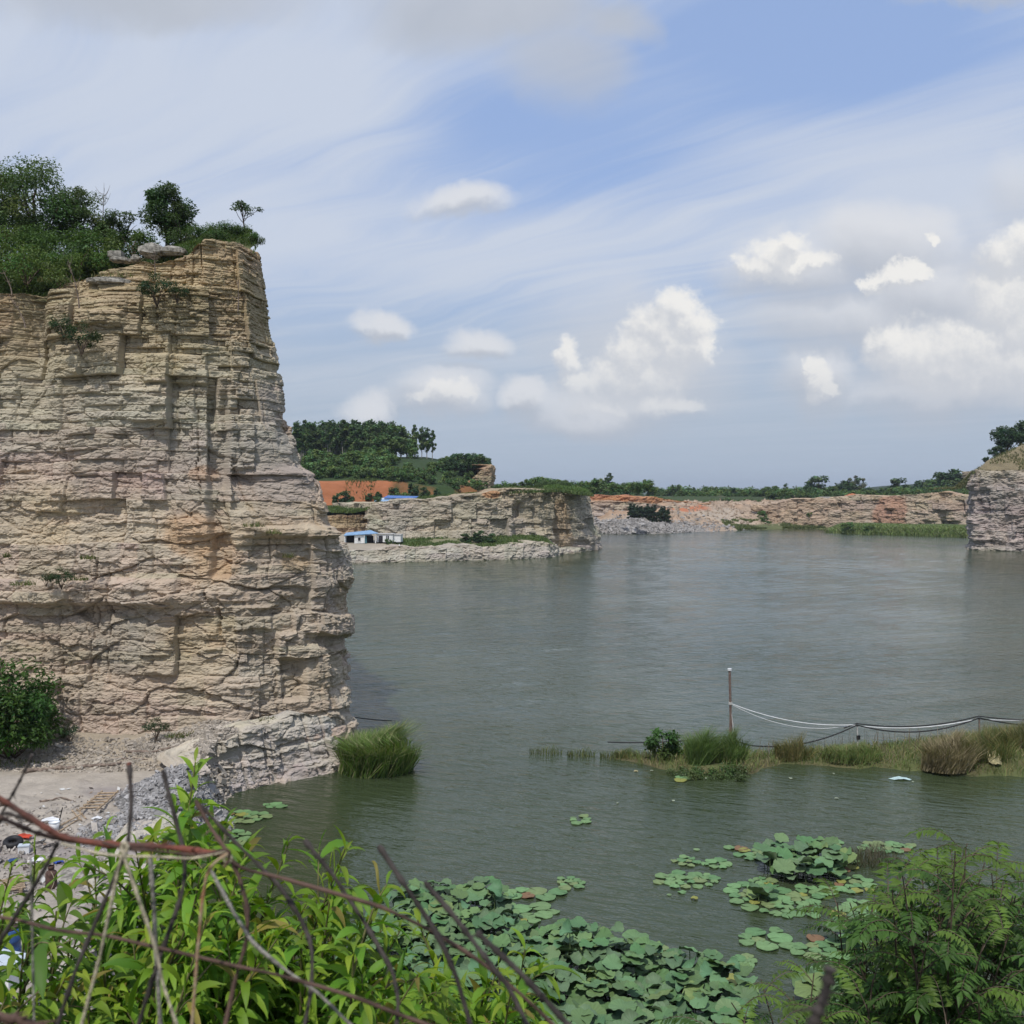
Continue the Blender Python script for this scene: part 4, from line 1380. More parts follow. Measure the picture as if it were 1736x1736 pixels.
# bare twigs and dead saplings
def bare_data(seed, h, lean, n=9):
    g = np.random.default_rng(seed)
    t = np.linspace(0, 1, 8)
    sp = np.stack([lean * t ** 1.3, .05 * np.sin(t * 5), h * t], 1)
    ts = [tube(sp, np.linspace(.028, .006, 8), 5)]
    for k in range(n):
        a = g.uniform(.3, .95)
        s = np.array([np.interp(a, t, sp[:, j]) for j in range(3)])
        e = s + np.array([g.normal(0, .28), g.normal(0, .2), g.uniform(.2, .5)]) * h * .5
        u = np.linspace(0, 1, 5)[:, None]
        ts.append(tube(s + (e - s) * u + np.array([0, 0, -.05 * h]) * np.sin(u * 3.14), np.linspace(.012, .004, 5), 4, False))
    return mk('bare_sapling', merge_tubes(ts), M['dead'], True)


for i, (px, py, Y, h, ln, lb) in enumerate([(172, 400, 41.8, 1.9, .15, 'bare grey sapling standing between the trees on the cliff top'), (43, 556, 36.0, 1.1, -.5, 'dead black sapling rooted in the gully of the cliff face'),
                                            (134, 522, 36.6, 1.7, -.35, 'bare leaning sapling at the rim right of the gully'), (403, 528, 36.6, 1.1, .05, 'thin bare sapling clinging to the right part of the upper cliff'),
                                            (262, 470, 37.3, .9, .0, 'bare stick sapling above the stemmed bush on the upper cliff'), (20, 500, 37.0, .9, -.3, 'bare twiggy sapling on the rim at the left edge')]):
    tag(link('bare_sapling', bare_data(120 + i, h, ln), None, at(px, py, Y)), lb, 'sapling')

# grass along the rim, on ledges and at the foot
def top_z(x, y):
    return np.array(top_h(np.asarray(x), np.asarray(y)))


g = np.random.default_rng(131)
x = g.uniform(-22, -8.9, 16000)
y = 38.0 + g.random(16000) ** 1.6 * 6
x[:6000] = g.uniform(-13.2, -8.9, 6000)
z = top_z(x, y)
keep = (fbm(x * .5, y * .5, 3, 22) < .12) & (z > 16.8) & (x < -9.9 - .4 * np.maximum(0, y - 40.5)) & (y > 38.5 + .9 * (x > -11.2))
p = np.stack([x, y, z - .02], 1)[keep]
part, c = blades(p, .32, .035, (0.05, 0), .5, 132, (.075, .125, .035), (.12, .15, .05), .3, .5)
tag(link('grass', mk('grass', [part], M['grass'], False, [c])), 'green grass covering the cliff top slope', 'grass', None, 'stuff')


def tufts(name, spots, h, w, col, col2, mixf, seed, label, n=70):
    ps, cs = [], []
    for i, (px, py, Y, rx, ry) in enumerate(spots):
        g = np.random.default_rng(seed + i)
        q = scatter_disc(g, n, rx, ry) + at(px, py, Y)
        a, b_ = blades(q, h * (.5 + .9 * g.random(n)), w, (0, -.1), .8, seed + i, col, col2, mixf, .6)
        ps.append(a)
        cs.append(b_)
    return tag(link(name, mk(name, ps, M['grass'], False, cs)), label, 'grass', None, 'stuff')


tufts('ledge_grass', [(38, 992, 36.0, .5, .25), (135, 984, 36.1, .35, .2), (150, 948, 36.1, .3, .2), (430, 893, 36.6, .45, .25), (465, 905, 36.8, .3, .2), (490, 945, 37.2, .25, .2),
                      (455, 1222, 36.2, .35, .25), (330, 1246, 35.4, .6, .2), (300, 1250, 35.2, .4, .2), (12, 945, 36.2, .12, .1), (360, 1246, 35.6, .3, .2), (20, 1296, 33.5, .9, .4), (100, 478, 37.6, .8, .3), (190, 470, 37.8, .8, .25)],
      .24, .03, (.11, .145, .05), (.22, .20, .10), .4, 140, 'short grass tufts growing on ledges and at the foot of the cliff')

# ------------------------------------------------------------------ reeds at the water
p = onz(632, 1312, 0)
reed_thing('reed_clump', 'dense green reed clump in the water at the end of the rock ledge', 'reeds', (p[0], p[1] + .55, -.05), 1.35, 1.2, 2800, 2.35, .034, (.11, .18, .04), (.26, .27, .13), .3, 150, (.10, 0), .36, None, .55)

# weedy strip: clumps one can tell apart, and the grass between them
def strip_z(x, y):
    return hpatch(strip_h, x, y)


def on_strip(px, Y):
    x = (px - 868) / 1740 * Y
    return (x, Y, strip_z(x, Y) - .03)


reed_thing('reed_clump', 'big dry brown reed clump on the weedy strip near the right edge', 'reeds', on_strip(1605, 36.6), 0.85, .6, 1400, 1.75, .026, (.21, .175, .10), (.32, .27, .17), .5, 151, (.08, 0), .36)
reed_thing('reed_clump', 'tall feathery green reed clump right beside the leafy strip bush', 'reeds', on_strip(1185, 37.2), .45, .4, 1000, 1.7, .02, (.105, .175, .05), (.15, .21, .07), .4, 152, (.12, 0), .3)
reed_thing('reed_clump', 'green reed clump at the foot of the rusty post', 'reeds', on_strip(1232, 37.6), .7, .6, 1400, 1.45, .02, (.095, .155, .045), (.16, .20, .07), .3, 153, (.0, 0), .35)
reed_thing('reed_clump', 'straw coloured reed clump between the post and the first stake', 'reeds', on_strip(1345, 38.2), .75, .4, 700, 1.2, .018, (.21, .18, .08), (.11, .13, .05), .4, 154, (.03, 0), .4)
reed_thing('reed_clump', 'fresh green reed clump at the first white stake', 'reeds', on_strip(1445, 37.8), 1.1, .6, 1500, .85, .02, (.15, .21, .07), (.24, .22, .10), .3, 155, (.03, 0), .4)
reed_thing('reed_clump', 'leaning straw coloured reed clump beside the big dry brown clump', 'reeds', on_strip(1668, 37.2), 1.0, .7, 1600, 1.45, .02, (.25, .22, .10), (.11, .15, .05), .45, 156, (-.2, 0), .45)
reed_thing('reed_clump', 'orange green reed clump at the right end of the weedy strip', 'reeds', on_strip(1730, 38.6), 1.2, .9, 2200, 1.3, .02, (.20, .175, .075), (.10, .13, .045), .45, 157, (0, 0), .4)
reed_thing('reed_clump', 'small low reed tuft left of the leafy strip bush', 'reeds', on_strip(1060, 38.6), .42, .25, 260, .5, .02, (.10, .14, .05), (.2, .18, .08), .3, 158, (0, 0), .45)
reed_thing('reed_clump', 'small round tuft at the left tip of the weedy strip', 'reeds', on_strip(1080, 37.6), .3, .25, 200, .4, .02, (.09, .13, .045), (.2, .18, .08), .3, 159, (0, 0), .5)
for i, (px, rx, lb) in enumerate([(925, .7, 'sparse row of water weeds farthest out from the tip of the weedy strip'), (985, .6, 'middle row of water weeds off the tip of the weedy strip'), (1035, .5, 'row of water weeds touching the tip of the weedy strip')]):
    x = (px - 868) / 1740 * 39
    reed_thing('water_weed', lb, 'water weeds', (x, 39.2 - .35 * i, -.03), rx, .3, 120, .5, .02, (.12, .15, .06), (.17, .17, .08), .3, 162 + i, (0, 0), .25)
bs = shrub_data(116, 1.25, .62, 14, 90, .17, (.07, .125, .03), env='round', cr=.38)
q = on_strip(1125, 37.8)
thing('shrub', 'broad leaved bright green bush at the left of the weedy strip', 'shrub', q, .4, 1.0, [('stem', bs[0]), ('foliage', bs[1])])
bs2 = shrub_data(117, .55, .8, 14, 110, .09, (.08, .125, .04), env='dome', cr=.4)
thing('shrub', 'low spreading weed bush in front of the feathery reed clump', 'shrub', on_strip(1170, 36.2), .4, .9, [('stem', bs2[0]), ('foliage', bs2[1])])
thing('shrub', 'low spreading weed bush in front of the rusty post', 'shrub', on_strip(1240, 36.1), 2.4, 1.0, [('stem', bs2[0]), ('foliage', bs2[1])])
g = np.random.default_rng(171)
x = g.uniform(4, 26, 26000)
y = g.uniform(35.2, 42.5, 26000)
z = strip_h(x[None], y[None])[0]
k = (z > .0) & (fbm(x * .7, y * .9, 3, 172) > -.38)
part, c = blades(np.stack([x, y, z - .02], 1)[k], .42, .022, (0.02, 0), .5, 173, (.14, .19, .06), (.27, .24, .12), .4, .5)
tag(link('grass', mk('grass', [part], M['grass'], False, [c])), 'short yellow green grass growing along the weedy strip', 'grass', None, 'stuff')
# thin dry flowering stalks
x = g.uniform(8.5, 21, 260)
y = g.uniform(37.5, 41, 260)
z = strip_h(x[None], y[None])[0]
part, c = blades(np.stack([x, y, z], 1)[z > .02], .95, .016, (.02, 0), .12, 174, (.26, .21, .16), (.13, .10, .09), .4, .1)
tag(link('dry_stalks', mk('dry_stalks', [part], M['grass'], False, [c])), 'thin dry stalks standing in the grass of the weedy strip', 'grass', None, 'stuff')

# ------------------------------------------------------------------ middle distance: wood on the hill
def hz_(x, y):
    return hpatch(hillm_h, x, y)


pop = [tree_data(201 + i, 8.5, 1.3 + .2 * i, .24, 30, 70, .5, 'column', .14, (.088, .145, .055), True, .42, .3, True) for i in range(3)]
rnd = [tree_data(211 + i, 6.5, 2.4, .12, 26, 70, .55, 'round', .16, (.105, .17, .06), False, .36, .3, True) for i in range(3)]
bush = [shrub_data(221 + i, 2.2, 1.7, 12, 70, .34, (.095, .155, .052), 'dome', .3, True) for i in range(3)]
dkb = [tree_data(231 + i, 4.2, 1.8, .06, 22, 70, .45, 'round', .12, (.065, .11, .046), False, .38, .3, True) for i in range(2)]


def inst(data, name, label, cat, x, y, z, rz, sc, group, tree=True):
    return thing(name, label, cat, (x, y, z), rz, sc, [('trunk' if tree else 'stem', data[0]), ('crown' if tree else 'foliage', data[1])], group)


g = np.random.default_rng(240)
for i in range(58):
    px = 500 + 170 * (i + .5) / 58 + g.normal(0, 3)
    Y = g.uniform(236, 275)
    x = (px - 868) / 1740 * Y
    inst(pop[i % 3], 'poplar_tree', 'tall thin poplar with pale bare trunk in the wood on the hill', 'tree', x, Y, hz_(x, Y) - .2, g.uniform(0, 6), g.uniform(.88, 1.12), 'pale trunked poplars of the hill wood')
for i, (px, Y, s) in enumerate([(640, 243, 1.25), (655, 246, 1.1), (672, 244, 1.2), (625, 241, 1.0), (690, 247, 1.0), (612, 239, .85), (660, 236, .9), (680, 238, .8), (645, 234, .8), (700, 242, .75), (630, 233, .7)]):
    x = (px - 868) / 1740 * Y
    inst(rnd[i % 3], 'broadleaf_tree', 'round light green tree massed in the centre of the hill wood', 'tree', x, Y, hz_(x, Y) - .3, g.uniform(0, 6), s * 1.12, 'rounded trees of the hill wood')
for i, (px, s, lb) in enumerate([(704, 1.05, 'thin poplar at the right end of the hill wood, leftmost of four'), (715, 1.0, 'second of the four thin poplars ending the hill wood'), (724, 1.02, 'third of the four thin poplars ending the hill wood'), (733, .95, 'last thin poplar at the right end of the hill wood')]):
    x = (px - 868) / 1740 * 252
    inst(pop[i % 3], 'poplar_tree', lb, 'tree', x, 252, hz_(x, 252) - .3, i, (s * .75, s * .75, s * .95), None)
for i in range(40):
    px = 515 + 145 * (i + .5) / 40 + g.normal(0, 2)
    Y = g.uniform(205, 226)
    x = (px - 868) / 1740 * Y
    inst(bush[i % 3], 'shrub', 'green bush in the thick hedge above the red earth bank', 'shrub', x, Y + 3, hz_(x, Y + 3) - .3, g.uniform(0, 6), g.uniform(1.0, 1.6), 'bushes above the red earth bank', False)
for i in range(46):
    px = 512 + 175 * (i + .5) / 46 + g.normal(0, 2)
    x = (px - 868) / 1740 * 210
    Y = np.interp(x, [-60, -24, -18, -10], [205.5, 207.5, 209.5, 211]) + g.uniform(0, 9)
    inst(bush[i % 3], 'shrub', 'green bush along the very lip of the red earth bank', 'shrub', x, Y, hz_(x, Y) - .3, g.uniform(0, 6), g.uniform(.6, 1.1), 'bushes along the lip of the red earth bank', False)
for i in range(20):
    px = 500 + 160 * (i + .5) / 20
    x = (px - 868) / 1740 * 268
    inst(bush[i % 3], 'shrub', 'undergrowth bush between the trunks of the hill wood', 'shrub', x, 268, hz_(x, 268) - .3, i, g.uniform(1.3, 1.9), 'undergrowth bushes of the hill wood', False)
for i in range(96):
    px = 640 + 165 * (i + .5) / 34 + g.normal(0, 3)
    Y = g.uniform(196, 246)
    x = (px - 868) / 1740 * Y
    inst(bush[i % 3], 'shrub', 'scattered green bush on the open terraces right of the hill wood', 'shrub', x, Y, hz_(x, Y) - .3, g.uniform(0, 6), g.uniform(.55, 1.25), 'bushes scattered on the hill terraces', False)
for i in range(16):
    px = 762 + 64 * (i + .5) / 16 + g.normal(0, 2)
    Y = g.uniform(216, 232)
    x = (px - 868) / 1740 * Y
    inst(dkb[i % 2], 'broadleaf_tree', 'dark green tree in the clump over the small ochre rock face', 'tree', x, Y, max(hz_(x, Y), 14.6) - .4, g.uniform(0, 6), g.uniform(.7, 1.1), 'dark trees over the ochre rock face')
for i, (px, py, Y, s, lb) in enumerate([(587, 861, 192, .82, 'small dark tree standing before the red earth bank'), (571, 866, 190, .7, 'small tree at the left end of the red earth bank'), (625, 851, 203, .45, 'tiny bush tree on the red earth bank'),
                                        (640, 853, 203, .6, 'little tree at the right end of the red earth bank'), (668, 838, 203, .8, 'bushy tree between the red bank and the blue roofed shed'), (700, 836, 202, .8, 'bushy tree behind the blue roofed shed'),
                                        (720, 838, 200, .6, 'bushy tree right of the blue roofed shed'), (740, 836, 198, .5, 'dark bush tree above the middle cliff, right of the shed')]):
    x = (px - 868) / 1740 * Y
    inst(dkb[i % 2], 'broadleaf_tree', lb, 'tree', x, Y, hz_(x, Y) - .3, i, s, None)
p = onz(803, 930, 2.5)
for i, (dx, s) in enumerate([(-1.9, .62), (0, .75), (1.9, .6)]):
    inst(dkb[i % 2], 'shrub', ['dark bush on the low ledge below the middle cliff, left of three', 'tallest dark bush on the low ledge below the middle cliff', 'dark bush on the low ledge below the middle cliff, right of three'][i], 'shrub', p[0] + dx, 159.5, 2.0, i, (s, s, s * .72), None)
for i, (px, py, Y, s, lb) in enumerate([(632, 902, 167.5, .62, 'bush in the corner between brown wall and middle cliff'), (657, 918, 155, .3, 'small bush before the white annex'), (665, 919, 155.2, .28, 'tiny bush right before the white annex'), (812, 828, 172, .6, 'bright bush on top of the middle cliff'), (640, 850, 184, .5, 'bush at the left corner of the blue roofed shed')]):
    p = at(px, py, Y)
    inst(bush[i % 3], 'shrub', lb, 'shrub', p[0], Y, p[2] - .2, i, s, None, False)
for i in range(9):
    px = 845 + 60 * (i + .5) / 9 + g.normal(0, 2)
    x = (px - 868) / 1740 * 236
    inst(bush[i % 3], 'shrub', 'distant dark bush behind the middle cliff top', 'shrub', x, 236, 9.6, i, g.uniform(.6, 1.0), 'bushes behind the middle cliff top', False)
x = (886 - 868) / 1740 * 200
inst(dkb[0], 'broadleaf_tree', 'small lone tree on the flat top of the middle cliff', 'tree', x, 200, 10.6, 0, .42, None)
for i, (px, rx, lb) in enumerate([(918, 1.0, 'left bamboo like clump on the grassy tip of the middle cliff'), (935, 1.1, 'middle bamboo like clump on the grassy tip of the middle cliff'), (954, .9, 'right bamboo like clump on the grassy tip of the middle cliff')]):
    x = (px - 868) / 1740 * 190
    reed_thing('reed_clump', lb, 'reeds', (x, 190, 10.5), rx, 1.0, 420, 2.4, .10, (.06, .10, .035), (.11, .16, .06), .4, 250 + i, (0, 0), .3)
g = np.random.default_rng(260)
x = g.uniform(-33, 13.5, 34000)
y = g.uniform(168, 206, 34000)
z = hillm_h(x[None], y[None])[0]
k = (fbm(x * .12, y * .12, 4, 82) < .16) & (z > 6)
part, c = blades(np.stack([x, y, z - .1], 1)[k], .8, .14, (0, 0), .5, 261, (.075, .12, .035), (.12, .155, .05), .4, .5)
tag(link('grass', mk('grass', [part], M['grass'], False, [c])), 'green grass on top of the middle cliff', 'grass', None, 'stuff')
x = g.uniform(6, 13.2, 5000)
y = g.uniform(176, 192, 5000)
z = hillm_h(x[None], y[None])[0]
part, c = blades(np.stack([x, y, np.maximum(z, 8.8) - .1], 1)[z > 7.5], 1.1, .14, (0, 0), .5, 262, (.08, .14, .035), (.12, .18, .05), .4, .5)
tag(link('grass', mk('grass', [part], M['grass'], False, [c])), 'long bright grass hanging over the tip of the middle cliff', 'grass', None, 'stuff')
x = g.uniform(-19, 6, 12000)
y = g.uniform(150, 170, 12000)
z = bench_h(x[None], y[None])[0]
k = (z > 1.7) & (fbm(x * .25, y * .25, 4, 39) < .22)
part, c = blades(np.stack([x, y, z - .1], 1)[k], .55, .12, (0, 0), .5, 263, (.075, .125, .035), (.12, .155, .05), .4, .5)
tag(link('grass', mk('grass', [part], M['grass'], False, [c])), 'green grass on the low shelf below the middle cliff', 'grass', None, 'stuff')

# ------------------------------------------------------------------ far tree line
g = np.random.default_rng(270)
far_specs = [  # px, base py, top py, kind, depth
    (1033, 838, 806, 'p', 420), (1062, 838, 830, 'r', 430), (1078, 838, 831, 'r', 430), (1140, 846, 825, 'p', 360), (1150, 846, 824, 'p', 360), (1167, 845, 829, 'p', 360), (1176, 845, 828, 'p', 355), (1185, 848, 835, 'r', 350),
    (1204, 846, 836, 'r', 400), (1222, 846, 832, 'r', 400), (1236, 846, 829, 'r', 400), (1248, 852, 830, 'r', 345), (1263, 846, 833, 'r', 400), (1275, 846, 831, 'r', 400), (1290, 846, 833, 'r', 400), (1310, 852, 824, 'r', 360), (1332, 850, 823, 'p', 360),
    (1345, 848, 834, 'r', 390), (1357, 848, 834, 'r', 380), (1371, 848, 828, 'p', 370), (1385, 848, 810, 'r', 370), (1400, 848, 830, 'r', 380), (1416, 846, 826, 'r', 380), (1428, 846, 818, 'r', 380), (1450, 846, 807, 'b', 380), (1438, 846, 822, 'r', 370), (1470, 846, 828, 'r', 380),
    (1500, 844, 826, 'r', 400), (1523, 842, 813, 'r', 400), (1512, 844, 828, 'r', 400), (1540, 842, 824, 'r', 400), (1555, 842, 818, 'r', 400), (1570, 842, 816, 'r', 400), (1583, 842, 812, 'r', 380), (1600, 842, 804, 'r', 360), (1612, 840, 800, 'r', 360), (1626, 840, 804, 'r', 360), (1640, 840, 812, 'r', 360),
    (1490, 846, 833, 'r', 380), (1640, 838, 818, 'r', 420), (1100, 842, 834, 'r', 380), (1112, 843, 834, 'r', 380), (1125, 844, 834, 'r', 370), (1300, 850, 838, 'r', 380), (1322, 850, 838, 'r', 380), (1410, 846, 836, 'r', 420), (1460, 846, 832, 'r', 420), (1530, 844, 832, 'r', 420), (1590, 842, 822, 'r', 420)]
lone = {(1033, 838): 'tall dark tree beside the telecom mast', (1385, 848): 'tall pointed dark tree, highest left of the pale leafy one', (1450, 846): 'tall pale airy tree in the middle of the far tree line', (1310, 852): 'dark bushy tree standing forward of the far tree line',
        (1332, 850): 'slim dark tree just right of the forward bushy one', (1523, 842): 'round topped tree rising over the wooded ridge', (1612, 840): 'biggest tree of the clump left of the right edge cliff'}
pale = tree_data(281, 6.5, 2.4, .1, 22, 55, .5, 'round', .16, (.10, .13, .075), False, .32, .3, True)
for i, (px, pb, pt, kd, Y) in enumerate(far_specs):
    b_ = at(px, pb, Y)
    t_ = at(px, pt, Y)
    hgt = t_[2] - b_[2]
    d = pop[i % 3] if kd == 'p' else (pale if kd == 'b' else (dkb[i % 2] if i % 3 else rnd[i % 3]))
    h0 = {'p': 8.5, 'b': 6.5, 'r': 4.2 if i % 3 else 6.5}[kd]
    s = hgt / h0 * 1.15
    lb = lone.get((px, pb))
    wide = 1.25 if kd == 'r' else 1.05
    if px == 1033:
        wide = 1.35
    inst(d, 'poplar_tree' if kd == 'p' else 'broadleaf_tree', lb or 'dark tree in the continuous tree line at the far horizon', 'tree', b_[0], Y, b_[2], g.uniform(0, 6), (s * wide, s * wide, s), None if lb else 'trees of the far tree line')
def bush_mass(name, spots, label):
    ps, cs = [], []
    for i, (x, y, z, rz, s) in enumerate(spots):
        me = bush[i % 3][1]
        n = len(me.vertices)
        co = np.empty(n * 3, np.float32)
        me.vertices.foreach_get('co', co)
        cb = np.empty(n * 4, np.float32)
        me.color_attributes['Col'].data.foreach_get('color', cb)
        c_, s_ = math.cos(rz), math.sin(rz)
        V = co.reshape(-1, 3) @ np.array([[c_, s_, 0], [-s_, c_, 0], [0, 0, 1]]) * s + np.array([x, y, z])
        ps.append((V, np.arange(n).reshape(-1, 4)))
        cs.append(cb.reshape(-1, 4)[:, :3] * (.75 + .3 * ((i * 37) % 10) / 10))
    tag(link(name, mk(name, ps, M['leaf_far'], False, cs)), label, 'undergrowth', None, 'stuff')


spots = []
for i in range(230):
    px = 1150 + 495 * (i + .5) / 230 + g.normal(0, 4)
    Y = g.uniform(322, 352) + (10 if px < 1300 else 0)
    x = (px - 868) / 1740 * Y
    spots.append((x, Y, hpatch(far_h, x, Y) - .5, g.uniform(0, 6), g.uniform(.7, 1.7)))
for i in range(150):
    px = 985 + 660 * (i + .5) / 150 + g.normal(0, 4)
    Y = g.uniform(375, 430)
    b_ = at(px, 846 if px > 1090 else 841, Y)
    spots.append((b_[0], Y, b_[2] - .5, g.uniform(0, 6), g.uniform(1.4, 2.6)))
bush_mass('undergrowth', spots, 'dark mass of bushes along the far quarry rim and under the far trees')
# slopes and shore of the far end
def farz(x, y):
    return hpatch(far_h, x, y)


con = tree_data(291, 4.6, .8, .02, 22, 60, .36, 'column', .1, (.045, .075, .04), False, .5, .2, True)
for i in range(26):
    px = 1066 + 68 * (i + .5) / 26 + g.normal(0, 1)
    Y = g.uniform(262, 266)
    x = (px - 868) / 1740 * Y
    b_ = at(px, 884 if px < 1118 else 887, Y)
    inst(con, 'conifer_tree', 'dense upright dark shrub tree in the row above the grey rubble', 'tree', x, Y, b_[2] - .3, g.uniform(0, 6), g.uniform(.85, 1.1) * (1 if px < 1112 or px > 1118 else .6), 'dark trees above the grey rubble')
for i in range(16):
    px = [1195, 1207, 1216, 1226, 1240, 1250, 1258, 1268, 1198, 1210, 1232, 1285, 1108, 1120, 1136, 1150][i]
    py = [856, 858, 859, 859, 857, 855, 856, 853, 852, 853, 852, 852, 850, 849, 851, 853][i]
    b_ = at(px, py, 320)
    inst(bush[i % 3], 'shrub', 'green bush on the upper slope below the far tree line', 'shrub', b_[0], 320, b_[2] - .6, i, g.uniform(.7, 1.15), 'bushes on the far upper slope', False)
for i, (px, py, Y, s, lb) in enumerate([(1290, 876, 292, 1.0, 'dark bush streak on the slope beside the brown hollow'), (1296, 884, 290, .9, 'bush at the foot of the slope beside the brown hollow'), (1371, 873, 289, .7, 'lone dark bush against the reddish far wall'),
                                        (1193, 893, 283, .7, 'low bush on the far shore slope, left one'), (1208, 893, 283, .6, 'low bush on the far shore slope, right one'), (1098, 860, 285, .5, 'small bush on the red earth bank of the far shore'), (1135, 860, 300, .6, 'small bush right of the far red earth bank')]):
    b_ = at(px, py, Y)
    inst(bush[i % 3], 'shrub', lb, 'shrub', b_[0], Y, b_[2] - .5, i, s, None, False)
for i, (px, Y, s, lb) in enumerate([(1435, 253.5, 1.25, 'round green bush at the left end of the flat green shore'), (1474, 249, 1.1, 'bush on the flat green shore, left of the tall grass'), (1445, 252, .9, 'bush just right of the round shore bush')]):
    x = (px - 868) / 1740 * Y
    inst(bush[i % 3], 'shrub', lb, 'shrub', x, Y, .1, i, s, None, False)
x = g.uniform(78, 128, 18000)
f = np.interp(x, [76, 81, 92, 102, 112, 130], [256, 251, 241, 229, 220, 210])
y = f + g.random(18000) ** 1.3 * 24 + .2
z = greenbank_h(x[None], y[None])[0]
k = (z > -.2) & (x > 79.5 + .1 * g.normal(size=18000))
part, c = blades(np.stack([x, y, z - .1], 1)[k], 1.6, .2, (0, 0), .4, 271, (.15, .21, .07), (.22, .25, .11), .4, .5)
tag(link('tall_grass', mk('tall_grass', [part], M['grass'], False, [c])), 'tall green grass along the flat shore beside the right edge cliff', 'grass', None, 'stuff')
x = g.uniform(58, 96, 26000)
y = np.interp(x, FX, FY) + g.random(26000) ** 1.2 * 11
z = far_h(x[None], y[None])[0]
k = fbm(x * .15, y * .2, 3, 7) > -.2 + .05 * (y - np.interp(x, FX, FY))
part, c = blades(np.stack([x, y, z - .1], 1)[k], .8, .2, (0, 0), .45, 272, (.12, .16, .055), (.19, .20, .09), .4, .5)
tag(link('grass', mk('grass', [part], M['grass'], False, [c])), 'green grass fringe along the far shoreline', 'grass', None, 'stuff')

# dry grass on the right cliff's top
x = g.uniform(80.5, 112, 24000)
y = g.uniform(177, 196, 24000)
z = rt_h(x[None], y[None])[0]
k = (fbm(x * .4, y * .4, 4, 99) > -.2) & (y > 1.5 + np.interp(x, [79, 84, 90, 98, 108, 130], [181, 179, 177, 174.5, 172.5, 170]))
part, c = blades(np.stack([x, y, z - .05], 1)[k], .55, .12, (0, 0), .6, 273, (.19, .175, .09), (.10, .13, .045), .45, .5)
tag(link('grass', mk('grass', [part], M['grass'], False, [c])), 'dry grass on the slope above the right edge cliff', 'grass', None, 'stuff')

# trees on the right cliff
rt = tree_data(301, 5.4, 3.2, .12, 34, 150, .36, 'round', .2, (.045, .085, .04), False, .30, .3, True)
for i, (px, py, Y, s, lb) in enumerate([(1708, 766, 190, 1.0, 'spreading dark tree on top of the right edge cliff'), (1742, 762, 192, 1.1, 'dark tree cut by the frame edge on the right cliff'), (1690, 776, 188, .5, 'low leaning tree left of the spreading one on the right cliff'), (1672, 782, 187, .25, 'little shrub tree at the lip of the right edge cliff')]):
    b_ = at(px, py, Y)
    inst(rt, 'broadleaf_tree', lb, 'tree', b_[0], Y, b_[2] - .5, i * 1.3, s, None)
# ================================================================== built things
M['white_wall'] = mat_plain('white_wall', (.72, .73, .72), .8, .2, .08, 3)
M['blue_roof'] = mat_plain('blue_sheet_roof', (.20, .34, .52), .5, .4, .12, 2)
M['blue_roof2'] = mat_plain('deep_blue_roof', (.07, .16, .42), .5, .4, .15, 2)
M['dark_open'] = mat_plain('dark_interior', (.03, .03, .035), .9, .2, .2, 2)
M['teal'] = mat_plain('teal_paint', (.12, .28, .33), .6, .3, .15, 3)
M['rust'] = mat_plain('rusty_paint', (.10, .05, .04), .9, .2, .5, 22, bump=.3, c2=(.24, .19, .165))
M['galv'] = mat_plain('galvanised', (.45, .44, .42), .6, .4, .2, 12)
M['black'] = mat_plain('black_rubber', (.018, .018, .02), .6, .35, .2, 8)
M['white'] = mat_plain('white_plastic', (.72, .73, .74), .5, .4, .08, 5)
M['red'] = mat_plain('red_plastic', (.50, .06, .03), .6, .4, .2, 5)
M['blue'] = mat_plain('blue_plastic', (.025, .06, .30), .45, .5, .3, 7)
M['navy'] = mat_plain('blue_barrel', (.03, .08, .22), .45, .5, .25, 4)
M['brown'] = mat_plain('brown_can', (.085, .05, .04), .75, .3, .35, 9, bump=.2)
M['ice'] = mat_plain('pale_blue_board', (.50, .56, .62), .6, .3, .08, 4)
M['bamboo'] = mat_plain('old_wood', (.33, .25, .17), .85, .2, .3, 10, bump=.3)
M['stone'] = mat_plain('grey_stone', (.25, .235, .205), .95, .2, .4, 7, bump=1.0)
M['twine'] = mat_plain('twine', (.46, .40, .29), .95, .1, .25, 90, bump=.5)
M['twine_grey'] = mat_plain('grey_twine', (.27, .25, .22), .95, .1, .3, 90, bump=.5)
M['cane'] = mat_plain('dry_cane', (.05, .042, .038), .85, .25, .35, 40, bump=.3)
M['cane_brown'] = mat_plain('brown_cane', (.085, .052, .04), .8, .25, .4, 30, bump=.3)
M['cane_red'] = mat_plain('red_cane', (.085, .05, .042), .85, .2, .4, 26, bump=.6, c2=(.23, .075, .05))
M['pad'] = M['lotus']


def wall_box(name, sx, sy, sz, mat):
    return mk(name, [box(0, 0, sz / 2, sx, sy, sz)], mat)


